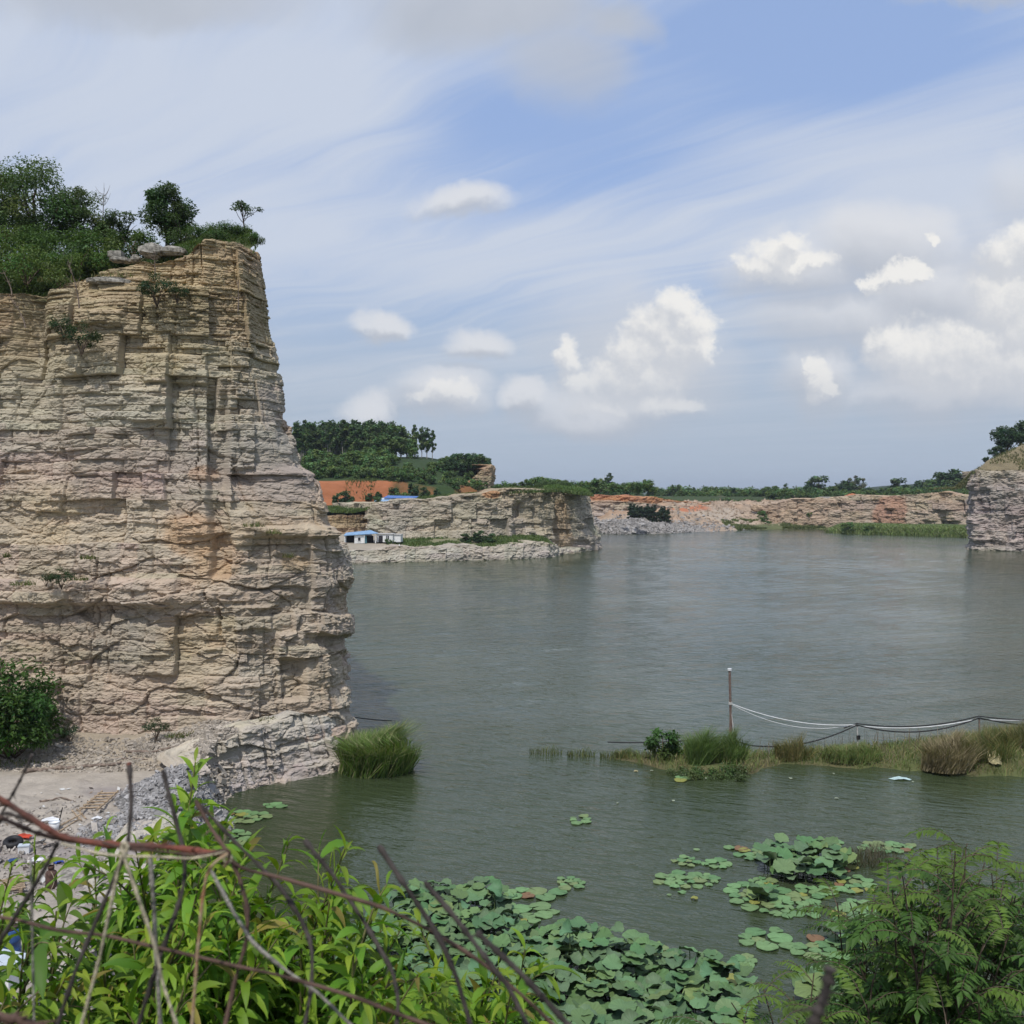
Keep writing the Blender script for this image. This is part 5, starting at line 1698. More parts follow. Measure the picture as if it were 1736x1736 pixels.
# low house under the middle cliff: long shed with a pitched blue roof
def long_house():
    b_ = at(612, 920.5, 155.5)
    e = thing('house', 'low white house with a pale blue sheet roof beside the lake', 'house', (b_[0], 155.5, b_[2]), R(8))
    w, d, h = 4.9, 3.4, 1.25
    link('wall', mk('wall', [box(-w * .08, .9, h / 2, w * .84, 1.6, h), box(-.25, -.6, h / 2, 1.45, 1.4, h), box(-w * .48, .0, h / 2, .18, 2.6, h), box(w * .44, .2, h / 2, .12, 2.2, h)], M['white_wall']), e)
    roof = mk('roof', [(np.array([[-w * .52, -1.55, h - .02], [w * .53, -1.55, h + .30], [w * .30, 1.9, h + .62], [-w * .47, 1.9, h + .25],
                                  [-w * .52, -1.55, h - .10], [w * .53, -1.55, h + .22], [w * .30, 1.9, h + .54], [-w * .47, 1.9, h + .17]]),
                        np.array([[0, 1, 2, 3], [7, 6, 5, 4], [0, 4, 5, 1], [1, 5, 6, 2], [2, 6, 7, 3], [3, 7, 4, 0]]))], M['blue_roof'])
    link('roof', roof, e)
    for x in (-1.55, 1.3):
        link('porch', mk('porch', [box(x, .06, h * .45, 1.15, .1, h * .86)], M['dark_open']), e)  # near-black panel paints the shade of the open porch bay
    wn = link('window', mk('window', [box(-.25, -1.31, .62, .36, .06, .48)], M['dark_open']), e)
    link('sill', mk('sill', [box(-.25, -1.34, .35, .46, .1, .05)], M['white_wall']), wn)
    link('door_panel', mk('door_panel', [box(.66, -1.1, .55, .36, .07, 1.1)], M['teal']), e)
    for x in (-2.4, .52, 2.2):
        link('porch_post', mk('porch_post', [box(x, -1.4, h * .5, .09, .09, h)], M['white_wall']), e)


def annex():
    b_ = at(660.5, 918.5, 156.5)
    e = thing('house', 'small white flat roofed annex with a dark doorway by the lake', 'house', (b_[0], 156.5, b_[2]), R(-4))
    link('wall', mk('wall', [box(-.55, 0, .6, 2.45, 2.2, 1.2), box(1.25, .25, .55, 1.15, 1.9, 1.1)], M['white_wall']), e)
    link('roof', mk('roof', [box(-.55, -.05, 1.235, 2.65, 2.4, .07), box(1.28, .2, 1.135, 1.25, 2.1, .07)], M['galv']), e)
    link('door', mk('door', [box(-1.15, -1.1, .48, .62, .06, .96)], M['dark_open']), e)
    wn = link('window', mk('window', [box(-.1, -1.1, .72, .42, .06, .5)], M['dark_open']), e)
    link('mullion', mk('mullion', [box(-.1, -1.14, .72, .05, .04, .5)], M['white_wall']), wn)


def shed():
    b_ = at(672, 858, 187)
    e = thing('shed', 'white shed with deep blue roof above the middle cliff', 'shed', (b_[0], 187, b_[2] - .2), R(-6))
    link('wall', mk('wall', [box(0, 1.0, .85, 6.6, 2.6, 1.7), box(-1.9, -1.2, .6, 2.6, 2.0, 1.2)], M['white_wall']), e)
    link('roof', mk('roof', [(np.array([[-2.2, -.6, 1.78], [3.6, -.6, 1.62], [3.6, 2.6, 2.0], [-2.2, 2.6, 2.15], [-2.2, -.6, 1.7], [3.6, -.6, 1.54], [3.6, 2.6, 1.92], [-2.2, 2.6, 2.07]]),
                              np.array([[0, 1, 2, 3], [7, 6, 5, 4], [0, 4, 5, 1], [1, 5, 6, 2], [2, 6, 7, 3], [3, 7, 4, 0]]))], M['blue_roof2']), e)
    link('porch_roof', mk('porch_roof', [(np.array([[-3.5, -2.6, 1.12], [-.5, -2.6, 1.12], [-.5, .1, 1.5], [-3.5, .1, 1.5], [-3.5, -2.6, 1.04], [-.5, -2.6, 1.04], [-.5, .1, 1.42], [-3.5, .1, 1.42]]),
                                          np.array([[0, 1, 2, 3], [7, 6, 5, 4], [0, 4, 5, 1], [1, 5, 6, 2], [2, 6, 7, 3], [3, 7, 4, 0]]))], M['blue_roof']), e)
    link('window', mk('window', [box(-1.9, -2.21, .7, .6, .05, .5)], M['dark_open']), e)


long_house()
annex()
shed()
b_ = at(677, 937, 152)
tag(link('marker_post', mk('marker_post', [box(0, 0, .55, .14, .14, 1.3), box(0, 0, 1.23, .18, .18, .06)], M['white']), None, (b_[0], 152, b_[2])), 'short white post in the grass before the low white house', 'post')
# far huts and soil heap on the right wall
for px, w, lb in [(1398, 2.6, 'tiny white hut at the foot of the far tree line'), (1427, 2.2, 'tiny pale hut left of the red soil heap')]:
    b_ = at(px, 847.5, 315)
    e = thing('hut', lb, 'hut', (b_[0], 315, b_[2] - .6))
    link('wall', mk('wall', [box(0, 0, .75, w, 2.4, 1.5)], M['white_wall']), e)
    link('roof', mk('roof', [box(0, 0, 1.55, w + .3, 2.7, .1)], M['galv']), e)
    link('door', mk('door', [box(.3, -1.21, .5, .6, .05, 1.0)], M['dark_open']), e)
b_ = at(1445, 847, 300)
g = np.random.default_rng(305)
th = np.linspace(0, 6.283, 18, endpoint=False)
rr = np.array([3.4, 2.9, 2.0, 1.0, .05])
hh = np.array([-.6, .4, 1.1, 1.55, 1.75])
V = np.stack([rr[:, None] * np.cos(th) * (1 + .12 * g.normal(size=(5, 18))), rr[:, None] * .7 * np.sin(th), hh[:, None] + .12 * g.normal(size=(5, 18))], -1).reshape(-1, 3)
i, j = np.arange(4)[:, None] * 18, np.arange(18)[None]
F = np.stack([i + j, i + (j + 1) % 18, i + 18 + (j + 1) % 18, i + 18 + j], -1).reshape(-1, 4)
tag(link('soil_heap', mk('soil_heap', [(V, F)], M['soil'], True, [np.array([.40, .15, .075])]), None, (b_[0], 300, b_[2])), 'small heap of red soil on top of the far right rock wall', 'soil heap')

# telecom mast
b_ = at(1025, 838, 421)
e = thing('telecom_mast', 'thin grey telecom mast on the far horizon', 'mast', (b_[0], 421, b_[2] - .5))
ts = [tube([(dx * .5, dy * .5, 0), (dx * .16, dy * .16, 7.4)], .07, 5) for dx, dy in ((-1, -1), (1, -1), (0, 1))]
for z in np.arange(.6, 7.2, .8):
    f = .5 - .34 * z / 7.4
    ts += [tube([(-f, -f, z), (f, -f, z)], .04, 4), tube([(f, -f, z), (0, f, z + .4)], .04, 4), tube([(0, f, z + .4), (-f, -f, z)], .04, 4)]
link('lattice', mk('lattice', merge_tubes(ts), M['galv']), e)
for k in range(3):
    a = k * 2.09
    link('antenna', mk('antenna', [box(.38 * math.cos(a), .38 * math.sin(a), 6.7, .18, .18, 1.3, a)], M['white']), e)
link('spike', mk('spike', merge_tubes([tube([(0, 0, 7.3), (0, 0, 8.6)], .05, 5)]), M['galv']), e)

# rusty post on the strip with its wires, the stakes and cables
P0 = on_strip(1242, 39.0)
pz = P0[2]
e = thing('utility_post', 'tall leaning rusty post with a pale cap on the weedy strip', 'post', P0)
top_ = at(1237, 1136, 39.0) - np.array(P0)
k = np.linspace(0, 1, 12)[:, None]
link('shaft', mk('shaft', merge_tubes([tube(k * top_, .047, 8)]), M['rust'], True), e)
link('cap', mk('cap', merge_tubes([tube([top_ * .995, top_ * 1.018], .08, 8)]), M['white']), e)
for dx, c, mt in ((.10, .57, 'galv'), (-.07, .6, 'dead'), (.16, .50, 'black')):
    link('guy_wire', mk('guy_wire', merge_tubes([tube([top_ * c, top_ * c * .5 + np.array([dx, -.05, 0]), (dx * 1.2, -.08, .05)], .022 if mt != 'black' else .012, 5)]), M[mt], True), e)
link('clamp', mk('clamp', merge_tubes([tube([top_ * .60, top_ * .63], .075, 8)]), M['galv']), e)


def stake(px, pyt, Y, lb, rad, knot):
    b = np.array(on_strip(px, Y))
    t = at(px - 3, pyt, Y) - b
    e = thing('stake', lb, 'stake', b)
    link('shaft', mk('shaft', merge_tubes([tube([(0, 0, -.1), t * .5 + np.array([.02, 0, 0]), t], rad, 6)]), M['galv' if knot else 'dead'], True), e)
    link('tie', mk('tie', merge_tubes([tube([t * .97, t * 1.0], rad * 1.9, 6)]), M['black']), e)
    if knot:
        link('rag', mk('rag', [box(.03, -.03, t[2] * .5, .13, .07, .16, .4)], M['black']), e)
    return b + t


S1 = stake(1456, 1229, 39.2, 'thin white stake carrying the sagging cables, middle of the strip', .03, True)
S2 = stake(1663, 1217, 39.6, 'thin dark stake carrying the sagging cables near the right edge', .032, False)


def sag(a, b, s, n=26):
    t = np.linspace(0, 1, n)[:, None]
    a, b = np.array(a), np.array(b)
    return a + (b - a) * t - np.array([0, 0, 1.0]) * (4 * s * t * (1 - t))


def run(name, pts, rad, mat, lb, cat):
    P = np.concatenate([p if i == 0 else p[1:] for i, p in enumerate(pts)])
    return tag(link(name, mk(name, merge_tubes([tube(P, rad, 6)]), M[mat], True)), lb, cat)


PT = np.array(P0) + top_ * .615
END = at(1800, 1222, 40.5)
run('cable', [sag(at(1030, 1258, 40.3), np.array(P0) + [-.25, .05, .75], .10), sag(np.array(P0) + [-.25, .05, .75], np.array(P0) + [.7, 0, .42], .02), sag(np.array(P0) + [.7, 0, .42], S1, .32), sag(S1, S2, .40), sag(S2, END + [0, 0, -.18], .12)],
    .026, 'black', 'black cable running low along the weedy strip', 'cable')
run('cable', [sag(S1 + [-.5, 0, -.12], S1 + [0, .03, .05], .0), sag(S1 + [0, .03, .05], S2 + [0, .03, .06], .24), sag(S2 + [0, .03, .06], END, .06)], .024, 'black', 'upper black cable slung between the two thin stakes', 'cable')
run('rope', [sag(PT, S1 + [-.2, 0, 0], .26), sag(S1 + [-.2, 0, 0], S2 + [-.1, 0, -.05], .22), sag(S2 + [-.1, 0, -.05], END + [0, 0, .06], .05)], .017, 'white', 'white rope slung from the rusty post over the stakes', 'rope')
run('rope', [sag(PT + [.02, 0, -.03], S1 + [-.25, .05, -.04], .42)], .010, 'white', 'thin white line sagging below the rope from the rusty post', 'rope')
p = onz(605, 1213, .25)
run('cable', [sag(onz(596, 1215, .35), onz(664, 1222, .14), .03)], .022, 'black', 'short dark cable end over the reeds by the ledge', 'cable')

# rags, litter and lily fragments on and by the strip
def rag(name, lb, cat, loc, w, l, mat, seed, rz=0):
    g = np.random.default_rng(seed)
    n = 9
    u, v = np.meshgrid(np.linspace(-.5, .5, n), np.linspace(-.5, .5, n))
    z = .10 * fbm(u * 3 + seed, v * 3, 3, seed) * min(w, l) + .12 * min(w, l) * (1 - (2 * u) ** 2)
    ed = 1 + .18 * vn(u * 4, v * 4, seed)
    V = np.stack([u * w * ed * (1 - .7 * abs(v)), v * l * ed, z + .02], -1).reshape(-1, 3)
    V2 = V - np.array([0, 0, .012])
    me = mk(name, [(V, grid_faces(n, n)), (V2, grid_faces(n, n)[:, ::-1])], M[mat], True)
    o = link(name, me, None, loc)
    o.rotation_euler = (0, 0, rz)
    return tag(o, lb, cat)


M['cyan'] = mat_plain('pale_cyan_film', (.42, .56, .55), .5, .4, .15, 6)
M['scrap'] = mat_plain('weathered_scrap', (.30, .34, .25), .8, .2, .15, 6)  # pale green of the floating lily fragments
M['straw'] = mat_plain('straw_cloth', (.36, .32, .18), .8, .2, .2, 12)
rag('plastic_sheet', 'pale cyan plastic sheet floating before the dry brown reeds', 'litter', onz(1527, 1321, 0), .75, .28, 'cyan', 311)
o = rag('cloth', 'straw coloured cloth caught in the leaning reeds at the right', 'litter', at(1686, 1285, 36.6), .55, .5, 'straw', 312)
o.rotation_euler = (R(60), 0, .2)
for i, (px, py, s) in enumerate([(1078, 1308, .2), (1047, 1362, .1), (1141, 1358, .16), (1418, 1354, .15), (1198, 1320, .14), (1340, 1320, .17), (1105, 1307, .13), (1548, 1326, .12), (1413, 1312, .1)]):  # small lily fragments on the water, built with the rag mesh
    rag('litter', ['pale scrap of litter floating near the small tuft at the strip tip', 'tiny pale scrap floating alone on the open water', 'pale scrap floating below the leafy strip bush', 'whitish scrap floating below the fresh green reeds', 'pale scrap by the pads before the feathery reeds',
                   'white scrap floating in front of the straw reeds', 'tiny white scrap before the leafy strip bush', 'tiny scrap beside the pale cyan sheet', 'small scrap at the edge of the fresh green reeds'][i], 'litter', onz(px, py, .0), s * .9, s * .6, 'scrap' if i != 0 else 'straw', 320 + i, i)

# ------------------------------------------------------------------ stones on the cliff top
def boulder(name, lb, loc, sx, sy, sz, seed, rz=0, cat='boulder'):
    n, m_ = 18, 28
    th, ph = np.meshgrid(np.linspace(0, 2 * np.pi, m_, endpoint=False), np.linspace(.02, np.pi - .02, n))
    d = np.stack([np.cos(th) * np.sin(ph), np.sin(th) * np.sin(ph), np.cos(ph)], -1)
    pw = .42
    q = np.sign(d) * np.abs(d) ** pw
    q = q / np.linalg.norm(q, axis=-1, keepdims=True) * (1 + .35 * (np.abs(d).max(-1) - .58))[..., None]
    q = q * (1 + .20 * fbm(d[..., 0] * 2 + d[..., 2] * 1.3 + seed, d[..., 1] * 2 - d[..., 2], 4, seed) + .10 * facets(d[..., 0] * 2.2 + d[..., 2], d[..., 1] * 2.2 + d[..., 2] * 1.5, seed)[0])[..., None]
    q = q * np.array([sx, sy, sz]) * .5
    i = np.arange(n - 1)[:, None] * m_
    j = np.arange(m_)[None]
    F = np.stack([i + j, i + m_ + j, i + m_ + (j + 1) % m_, i + (j + 1) % m_], -1).reshape(-1, 4)
    o = link(name, mk(name, [(q.reshape(-1, 3), F)], M['stone'], False), None, loc)
    o.rotation_euler = (0, .05, rz)
    return tag(o, lb, cat)


b_ = at(260, 426, 38.6)
boulder('boulder', 'thick rounded grey boulder overhanging the cliff top slope', b_, 1.05, .9, .5, 331)
b_ = at(293, 427, 38.6)
boulder('boulder', 'flatter grey slab joined to the right of the rounded boulder', b_, .95, .8, .33, 332, .1)
b_ = at(206, 441, 38.5)
boulder('boulder', 'flat pale slab under the small square stone block', b_, .85, .6, .2, 333, .1)
b_ = at(229, 439, 38.6)
boulder('boulder', 'little pale rock at the right end of the flat slab', b_, .34, .4, .24, 334, .4)
b_ = at(197, 432, 38.7)
o = tag(link('stone_block', mk('stone_block', [box(0, 0, 0, .5, .4, .2), box(.02, .02, .115, .44, .34, .03)], M['stone']), None, b_), 'small square cut stone block on the cliff top slope', 'stone block')
b_ = at(190, 478, 38.0)
boulder('boulder', 'long pale ledge slab at the rim below the square block', b_, 1.5, .8, .3, 335, .05)

# ------------------------------------------------------------------ rubbish on the quarry floor
def fz(x, y):
    return hpatch(shelf_h, x, y)


def floor_at(px, py):
    z = 1.1
    for _ in range(6):
        p = onz(px, py, z)
        z = fz(p[0], p[1])
    return np.array([p[0], p[1], z])


def log(lb, pix, rad, seed, cat='log', mat='dead'):
    g = np.random.default_rng(seed)
    pts = np.array([floor_at(*q) + [0, 0, rad * .8] for q in pix])
    t = np.linspace(0, 1, 16)
    s = np.linspace(0, 1, len(pts))
    P = np.stack([np.interp(t, s, pts[:, k]) for k in range(3)], 1)
    P += g.normal(0, rad * .25, P.shape)
    return tag(link('log', mk('log', merge_tubes([tube(P, rad * (1 + .25 * g.normal(size=16)) * np.linspace(1.1, .7, 16), 7)]), M[mat], True)), lb, cat)


log('long fallen dark log, left half, lying on the quarry floor', [(40, 1311), (90, 1306), (128, 1303)], .07, 341)
log('fallen dark branch with an upturned tip at the end of the long log', [(135, 1302), (180, 1300), (200, 1299), (206, 1294)], .055, 342)
log('thin dry branch lying at the foot of the cliff face', [(210, 1266), (255, 1264), (300, 1266), (337, 1262)], .04, 343)
log('short dry stick between the log and the thin branch', [(196, 1283), (225, 1279), (250, 1276)], .022, 344)
log('black tangle of broken twigs on the pale floor slab', [(68, 1360), (85, 1358), (103, 1355), (124, 1359)], .03, 345)
log('weathered plank end at the left edge of the floor', [(-20, 1368), (2, 1366), (10, 1364)], .10, 346)

# ladder
A, B = floor_at(150, 1384), floor_at(185, 1352)
ax = unit(B - A)
sd0 = unit(np.cross(ax, [0, 0, 1.0]))
e = thing('ladder', 'short wooden ladder lying on the quarry floor rubble', 'ladder', A + [0, 0, .14])
wd = .46
LL = np.linalg.norm(B - A)
for s in (-1, 1):
    link('rail', mk('rail', merge_tubes([tube([sd0 * s * wd / 2, sd0 * s * wd / 2 + ax * LL * 1.05 + [0, 0, .03]], .03, 6)]), M['bamboo']), e)
for k in range(6):
    c = ax * LL * (.08 + .17 * k) + np.array([0, 0, .03])
    link('rung', mk('rung', merge_tubes([tube([c - sd0 * wd * .62, c + sd0 * wd * .62], .026, 6)]), M['bamboo']), e)
for i, (a, b, lb) in enumerate([((122, 1376), (138, 1394), 'pale wooden stick beside the ladder, left of two'), ((130, 1374), (146, 1391), 'pale wooden stick touching the ladder, right of two'), ((95, 1408), (140, 1382), 'long brown pole lying left of the ladder'), ((100, 1412), (136, 1390), 'second brown pole lying below the long pole'),
                                ((100, 1398), (106, 1374), 'thin dark stick standing up among the white scraps')]):
    pa, pb = floor_at(*a), floor_at(*b)
    if i == 4:
        pb = at(106, 1372, pa[1])
    tag(link('stick', mk('stick', merge_tubes([tube([pa + [0, 0, .04], pb + [0, 0, .05]], .02 if i != 4 else .014, 6)]), M['bamboo' if i < 4 else 'black'])), lb, 'stick')

# heap of grey chips
g = np.random.default_rng(351)
hp = floor_at(306, 1352)


def chips(n, cx, cy, rx, ry, hgt, size, seed, wrap=None):
    g = np.random.default_rng(seed)
    q = scatter_disc(g, n, rx, ry)
    r2 = (q[:, 0] / rx) ** 2 + (q[:, 1] / ry) ** 2
    x, y = cx + q[:, 0], cy + q[:, 1]
    z = shelf_h(x[None], y[None])[0]
    z = np.maximum(z, -.2) + hgt * (1 - r2) * (.85 + .3 * g.random(n))
    c = np.stack([x, y, z], 1)
    L = size * g.lognormal(0, .5, n)
    ax_ = unit(rvec(g, n) * [1, 1, .5])
    up_ = unit(rvec(g, n) + [0, 0, .8])
    sd_ = unit(np.cross(ax_, up_))
    nn = np.cross(sd_, ax_)
    w, h = L * g.uniform(.25, .6, n), L * g.uniform(.12, .35, n)
    V = []
    for sz in (-1, 1):
        for a, b in ((-1, -1), (1, -1), (1, 1), (-1, 1)):
            jit = g.uniform(.6, 1.1, (n, 1))
            V.append(c + (ax_ * L[:, None] * a * .5 + sd_ * w[:, None] * b * .5) * jit + nn * h[:, None] * sz * .5)
    V = np.stack(V, 1).reshape(-1, 3)
    i = np.arange(n)[:, None] * 8
    F = np.concatenate([i + np.array(f) for f in ([3, 2, 1, 0], [4, 5, 6, 7], [0, 1, 5, 4], [1, 2, 6, 5], [2, 3, 7, 6], [3, 0, 4, 7])])
    cc = np.array([.36, .35, .345]) * (1 + .35 * g.uniform(-1, 1, (n, 1)))
    return (V, F), np.repeat(cc, 8, 0)


xs = np.linspace(-1, 1, 40)
Xg, Yg = np.meshgrid(xs, xs)
r2 = Xg ** 2 + Yg ** 2
hx, hy = hp[0], hp[1]
WX, WY = hx + Xg * 1.75, hy + Yg * 2.4
Zg = np.maximum(shelf_h(WX, WY), -.3) + .62 * np.clip(1 - r2, -.2, 1) + .10 * fbm(WX * 3, WY * 3, 3, 9) - .03
pa, ca = chips(9000, hx, hy, 1.7, 2.3, .66, .10, 352)
pb, cb = chips(1800, hx - .5, hy - 3.2, 1.2, 1.4, .05, .08, 353)
tag(link('rubble', mk('rubble', [(np.stack([WX, WY, Zg], -1).reshape(-1, 3), grid_faces(40, 40)), pa, pb], M['rock'], False, [np.array([.32, .31, .305]), ca, cb])), 'grey heap of rock chips spilling to the water edge', 'rubble heap', None, 'stuff')
pa, ca = chips(2600, -14.5, 34.2, 4.5, 1.5, .02, .09, 354)
pb, cb = chips(1800, -12.5, 24.5, 2.6, 5.0, .02, .08, 355)
pc_, cc_ = chips(2600, -10.6, 35.3, 2.6, 1.3, .02, .10, 356)
pd_, cd_ = chips(1500, -9.95, 33.3, .9, 1.1, .05, .13, 357)
tag(link('stones', mk('stones', [pa, pb, pc_, pd_], M['rock'], False, [ca * [1.1, 1.0, .85], cb * [1.12, 1.05, .95], cc_ * [1.15, 1.05, .9], cd_ * [1.2, 1.1, .95]])), 'loose small stones scattered over the quarry floor', 'stones', None, 'stuff')
# grey rubble of the far shore
g = np.random.default_rng(361)
n = 2600
x = np.concatenate([g.normal(33, 9, 1900), g.uniform(22, 60, 700), g.uniform(42, 90, 1500)])
n += 1500
y = np.interp(x, FX, FY) + np.concatenate([np.abs(g.normal(0, 7, n - 1500)) - .5, g.uniform(3, 44, 1500)])
far_part = []
z = far_h(x[None], y[None])[0]
c = np.stack([x, y, np.maximum(z, -.1)], 1)
L = .5 * g.lognormal(0, .45, n)
ax_ = unit(rvec(g, n) * [1, 1, .6])
up_ = unit(rvec(g, n) + [0, 0, .6])
sd_ = unit(np.cross(ax_, up_))
nn = np.cross(sd_, ax_)
V = []
for sz in (-1, 1):
    for a, b in ((-1, -1), (1, -1), (1, 1), (-1, 1)):
        jit = g.uniform(.6, 1.1, (n, 1))
        V.append(c + (ax_ * L[:, None] * a * .5 + sd_ * L[:, None] * b * .33) * jit + nn * L[:, None] * sz * .25)
V = np.stack(V, 1).reshape(-1, 3)
i = np.arange(n)[:, None] * 8
F = np.concatenate([i + np.array(f) for f in ([3, 2, 1, 0], [4, 5, 6, 7], [0, 1, 5, 4], [1, 2, 6, 5], [2, 3, 7, 6], [3, 0, 4, 7])])
tag(link('rubble', mk('rubble', [(V, F)], M['rock_far'], False, [np.repeat(np.where((np.arange(n) < 2600)[:, None], np.array([[.30, .285, .27]]), np.array([[.36, .28, .21]])) * (1 + .3 * g.uniform(-1, 1, (n, 1))), 8, 0)])), 'grey quarry rubble heaped along the far shore', 'rubble heap', None, 'stuff')
for i, (px, py, w, lb) in enumerate([(1283, 861, 3.6, 'pinkish boulder at the lip of the far slope, left one'), (1298, 863, 3.2, 'pinkish boulder sitting right of the left one at the far slope lip'), (1330, 857, 4.4, 'long tan boulder slab tilted on the far slope'), (1345, 853, 3.8, 'tan boulder block right of the tilted slab'),
                                     (1326, 863, 3.0, 'low brown boulder under the tilted slab'), (1350, 860, 3.0, 'small tan boulder at the end of the far slope lip'), (1258, 874, 1.6, 'lone pale boulder on the far rubble slope')]):
    b_ = at(px, py, 300)
    o = boulder('boulder', lb, (b_[0], 300, b_[2]), w, w * .7, w * .55, 370 + i, i)
    o.data.materials.clear()
    o.data.materials.append(M['far_boulder'] if 'far_boulder' in M else M.setdefault('far_boulder', mat_plain('tan_boulder', (.40, .30, .21), .95, .2, .25, 1.0, bump=.8)))

# tyre, bags, boxes, cans
def on_floor(px, py, name, lb, cat, me, rz=0, dz=0.0, tilt=(0, 0)):
    o = link(name, me, None, floor_at(px, py) + [0, 0, dz])
    o.rotation_euler = (tilt[0], tilt[1], rz)
    return tag(o, lb, cat)


def torus(R_, r_, n=28, m_=12, sq=1.0):
    u, v = np.meshgrid(np.linspace(0, 2 * np.pi, n, endpoint=False), np.linspace(0, 2 * np.pi, m_, endpoint=False), indexing='ij')
    V = np.stack([(R_ + r_ * np.cos(v)) * np.cos(u), (R_ + r_ * np.cos(v)) * np.sin(u), r_ * sq * np.sin(v)], -1).reshape(-1, 3)
    i, j = np.arange(n)[:, None], np.arange(m_)[None]
    F = np.stack([i * m_ + j, ((i + 1) % n) * m_ + j, ((i + 1) % n) * m_ + (j + 1) % m_, i * m_ + (j + 1) % m_], -1).reshape(-1, 4)
    return (V, F)


on_floor(22, 1433, 'tyre', 'old black tyre lying below the red bag', 'tyre', mk('tyre', [torus(.17, .075, sq=1.1)], M['black'], True), 0, .08, (.25, .1))
rag('plastic_bag', 'bright red plastic bag on the quarry floor', 'bag', floor_at(40, 1421) + [0, 0, .02], .42, .36, 'red', 381, .3)
rag('plastic_bag', 'crumpled deep blue plastic bag near the brown can', 'bag', floor_at(97, 1463) + [0, 0, .02], .26, .28, 'blue', 382, .8)
rag('plastic_sheet', 'crumpled white plastic sheet by the white bucket', 'litter', floor_at(85, 1392) + [0, 0, .02], .5, .3, 'white', 383, .1)
rag('plastic_sheet', 'white plastic scrap beside the ladder', 'litter', floor_at(164, 1388) + [0, 0, .02], .28, .18, 'white', 384, .2)
rag('plastic_sheet', 'white film lying right of the white box', 'litter', floor_at(60, 1461) + [0, 0, .02], .42, .3, 'white', 385, .5)
rag('plastic_sheet', 'dark blue sheet at the left edge beside the orange lump', 'litter', floor_at(23, 1461) + [0, 0, .02], .3, .2, 'navy', 386, .5)
rag('plastic_sheet', 'small yellow scrap on the tan soil near the cliff foot', 'litter', floor_at(108, 1287) + [0, 0, .02], .2, .12, 'straw', 387, .5)
boulder('stone', 'orange brown stone lump beside the dark blue sheet', floor_at(37, 1463) + [0, 0, .03], .2, .16, .14, 388, cat='stone')
e = thing('bucket', 'white plastic bucket among the litter left of the ladder', 'bucket', floor_at(92, 1409))
link('body', mk('body', [lathe([(.001, .0), (.11, 0), (.135, .24), (.125, .24), (.10, .02), (.001, .02)], 18)], M['white'], True), e)
link('rim', mk('rim', [(torus(.135, .012, 20, 6)[0] + [0, 0, .24], torus(.135, .012, 20, 6)[1])], M['ice'], True), e)
e = thing('box', 'white box with a lid standing next to the tyre', 'box', floor_at(41, 1446), .25)
link('body', mk('body', [box(0, 0, .09, .25, .2, .18)], M['white']), e)
link('lid', mk('lid', [box(0, 0, .195, .27, .22, .03)], M['ice']), e)
e = thing('jerrycan', 'upright dark brown metal can with a rope round it', 'can', floor_at(87, 1505), .2)
link('body', mk('body', [lathe([(.001, 0), (.115, 0), (.125, .02), (.125, .33), (.11, .37), (.055, .41), (.05, .47), (.001, .47)], 20)], M['brown'], True), e)
link('collar', mk('collar', [lathe([(.06, .43), (.07, .43), (.07, .50), (.06, .50)], 14)], M['brown'], True), e)
tt_ = np.linspace(0, 1, 14)
link('rope', mk('rope', merge_tubes([tube(np.stack([.02 + .07 * np.sin(tt_ * 3), -.128 + 0 * tt_, .42 - .40 * tt_], 1), .008, 5)]), M['twine']), e)
for i, (px, py, s, lb) in enumerate([(78, 1439, 1.0, 'tangled dark wire right of the white box'), (70, 1430, .6, 'small dark wire loop above the tangled wire')]):
    q = floor_at(px, py)
    g = np.random.default_rng(390 + i)
    t = np.linspace(0, 18, 70)
    P = np.stack([.2 * s * np.sin(t) * np.cos(t * .37), .16 * s * np.cos(t * 1.13), .05 + .04 * np.sin(t * .7)], 1)
    tag(link('wire', mk('wire', merge_tubes([tube(P, .008, 5)]), M['black']), None, q), lb, 'wire')
q = floor_at(130, 1497)
n = 10
V = np.array([[-.55, -.3, 0], [.1, -.42, .03], [.6, -.1, .05], [.45, .32, .06], [-.2, .4, .05], [-.6, .1, .02]])
V = np.concatenate([V + [0, 0, .09], V + [0, 0, .0]])
me = mk('stone_slab', [(V, np.array([[0, 1, 2, 3], [0, 3, 4, 5], [11, 10, 9, 8], [11, 8, 7, 6]])), (V, np.array([[k, k + 6, (k + 1) % 6 + 6, (k + 1) % 6] for k in range(6)]))], M['stone'])
o = link('stone_slab', me, None, q + [0, 0, .06])
o.rotation_euler = (.12, -.1, .3)
tag(o, 'flat tilted grey slab beside the brown metal can', 'slab')
# slatted crate, blue barrel and pale board at the left edge
e = thing('slatted_crate', 'brown slatted wooden pallet at the left edge', 'pallet', floor_at(8, 1508), .5)
for k in range(7):
    link('slat', mk('slat', [box(0, -.35 + .115 * k, .10, .8, .07, .025)], M['bamboo']), e)
for k in (-.3, .3):
    link('bearer', mk('bearer', [box(k, 0, .045, .07, .85, .085)], M['bamboo']), e)
e = thing('barrel', 'blue plastic barrel at the lower left edge', 'barrel', floor_at(14, 1628))
link('body', mk('body', [lathe([(.001, 0), (.20, 0), (.22, .03), (.225, .2), (.235, .22), (.225, .24), (.225, .38), (.235, .40), (.225, .42), (.215, .6), (.20, .62), (.001, .62)], 22)], M['navy'], True), e)
link('lid', mk('lid', [lathe([(.001, .62), (.19, .622), (.2, .65), (.001, .655)], 22)], M['brown'], True), e)
e = thing('freezer_box', 'pale blue lidded box in front of the blue barrel', 'box', floor_at(8, 1660), -.35)
link('body', mk('body', [box(0, 0, .17, .75, .55, .34)], M['white']), e)
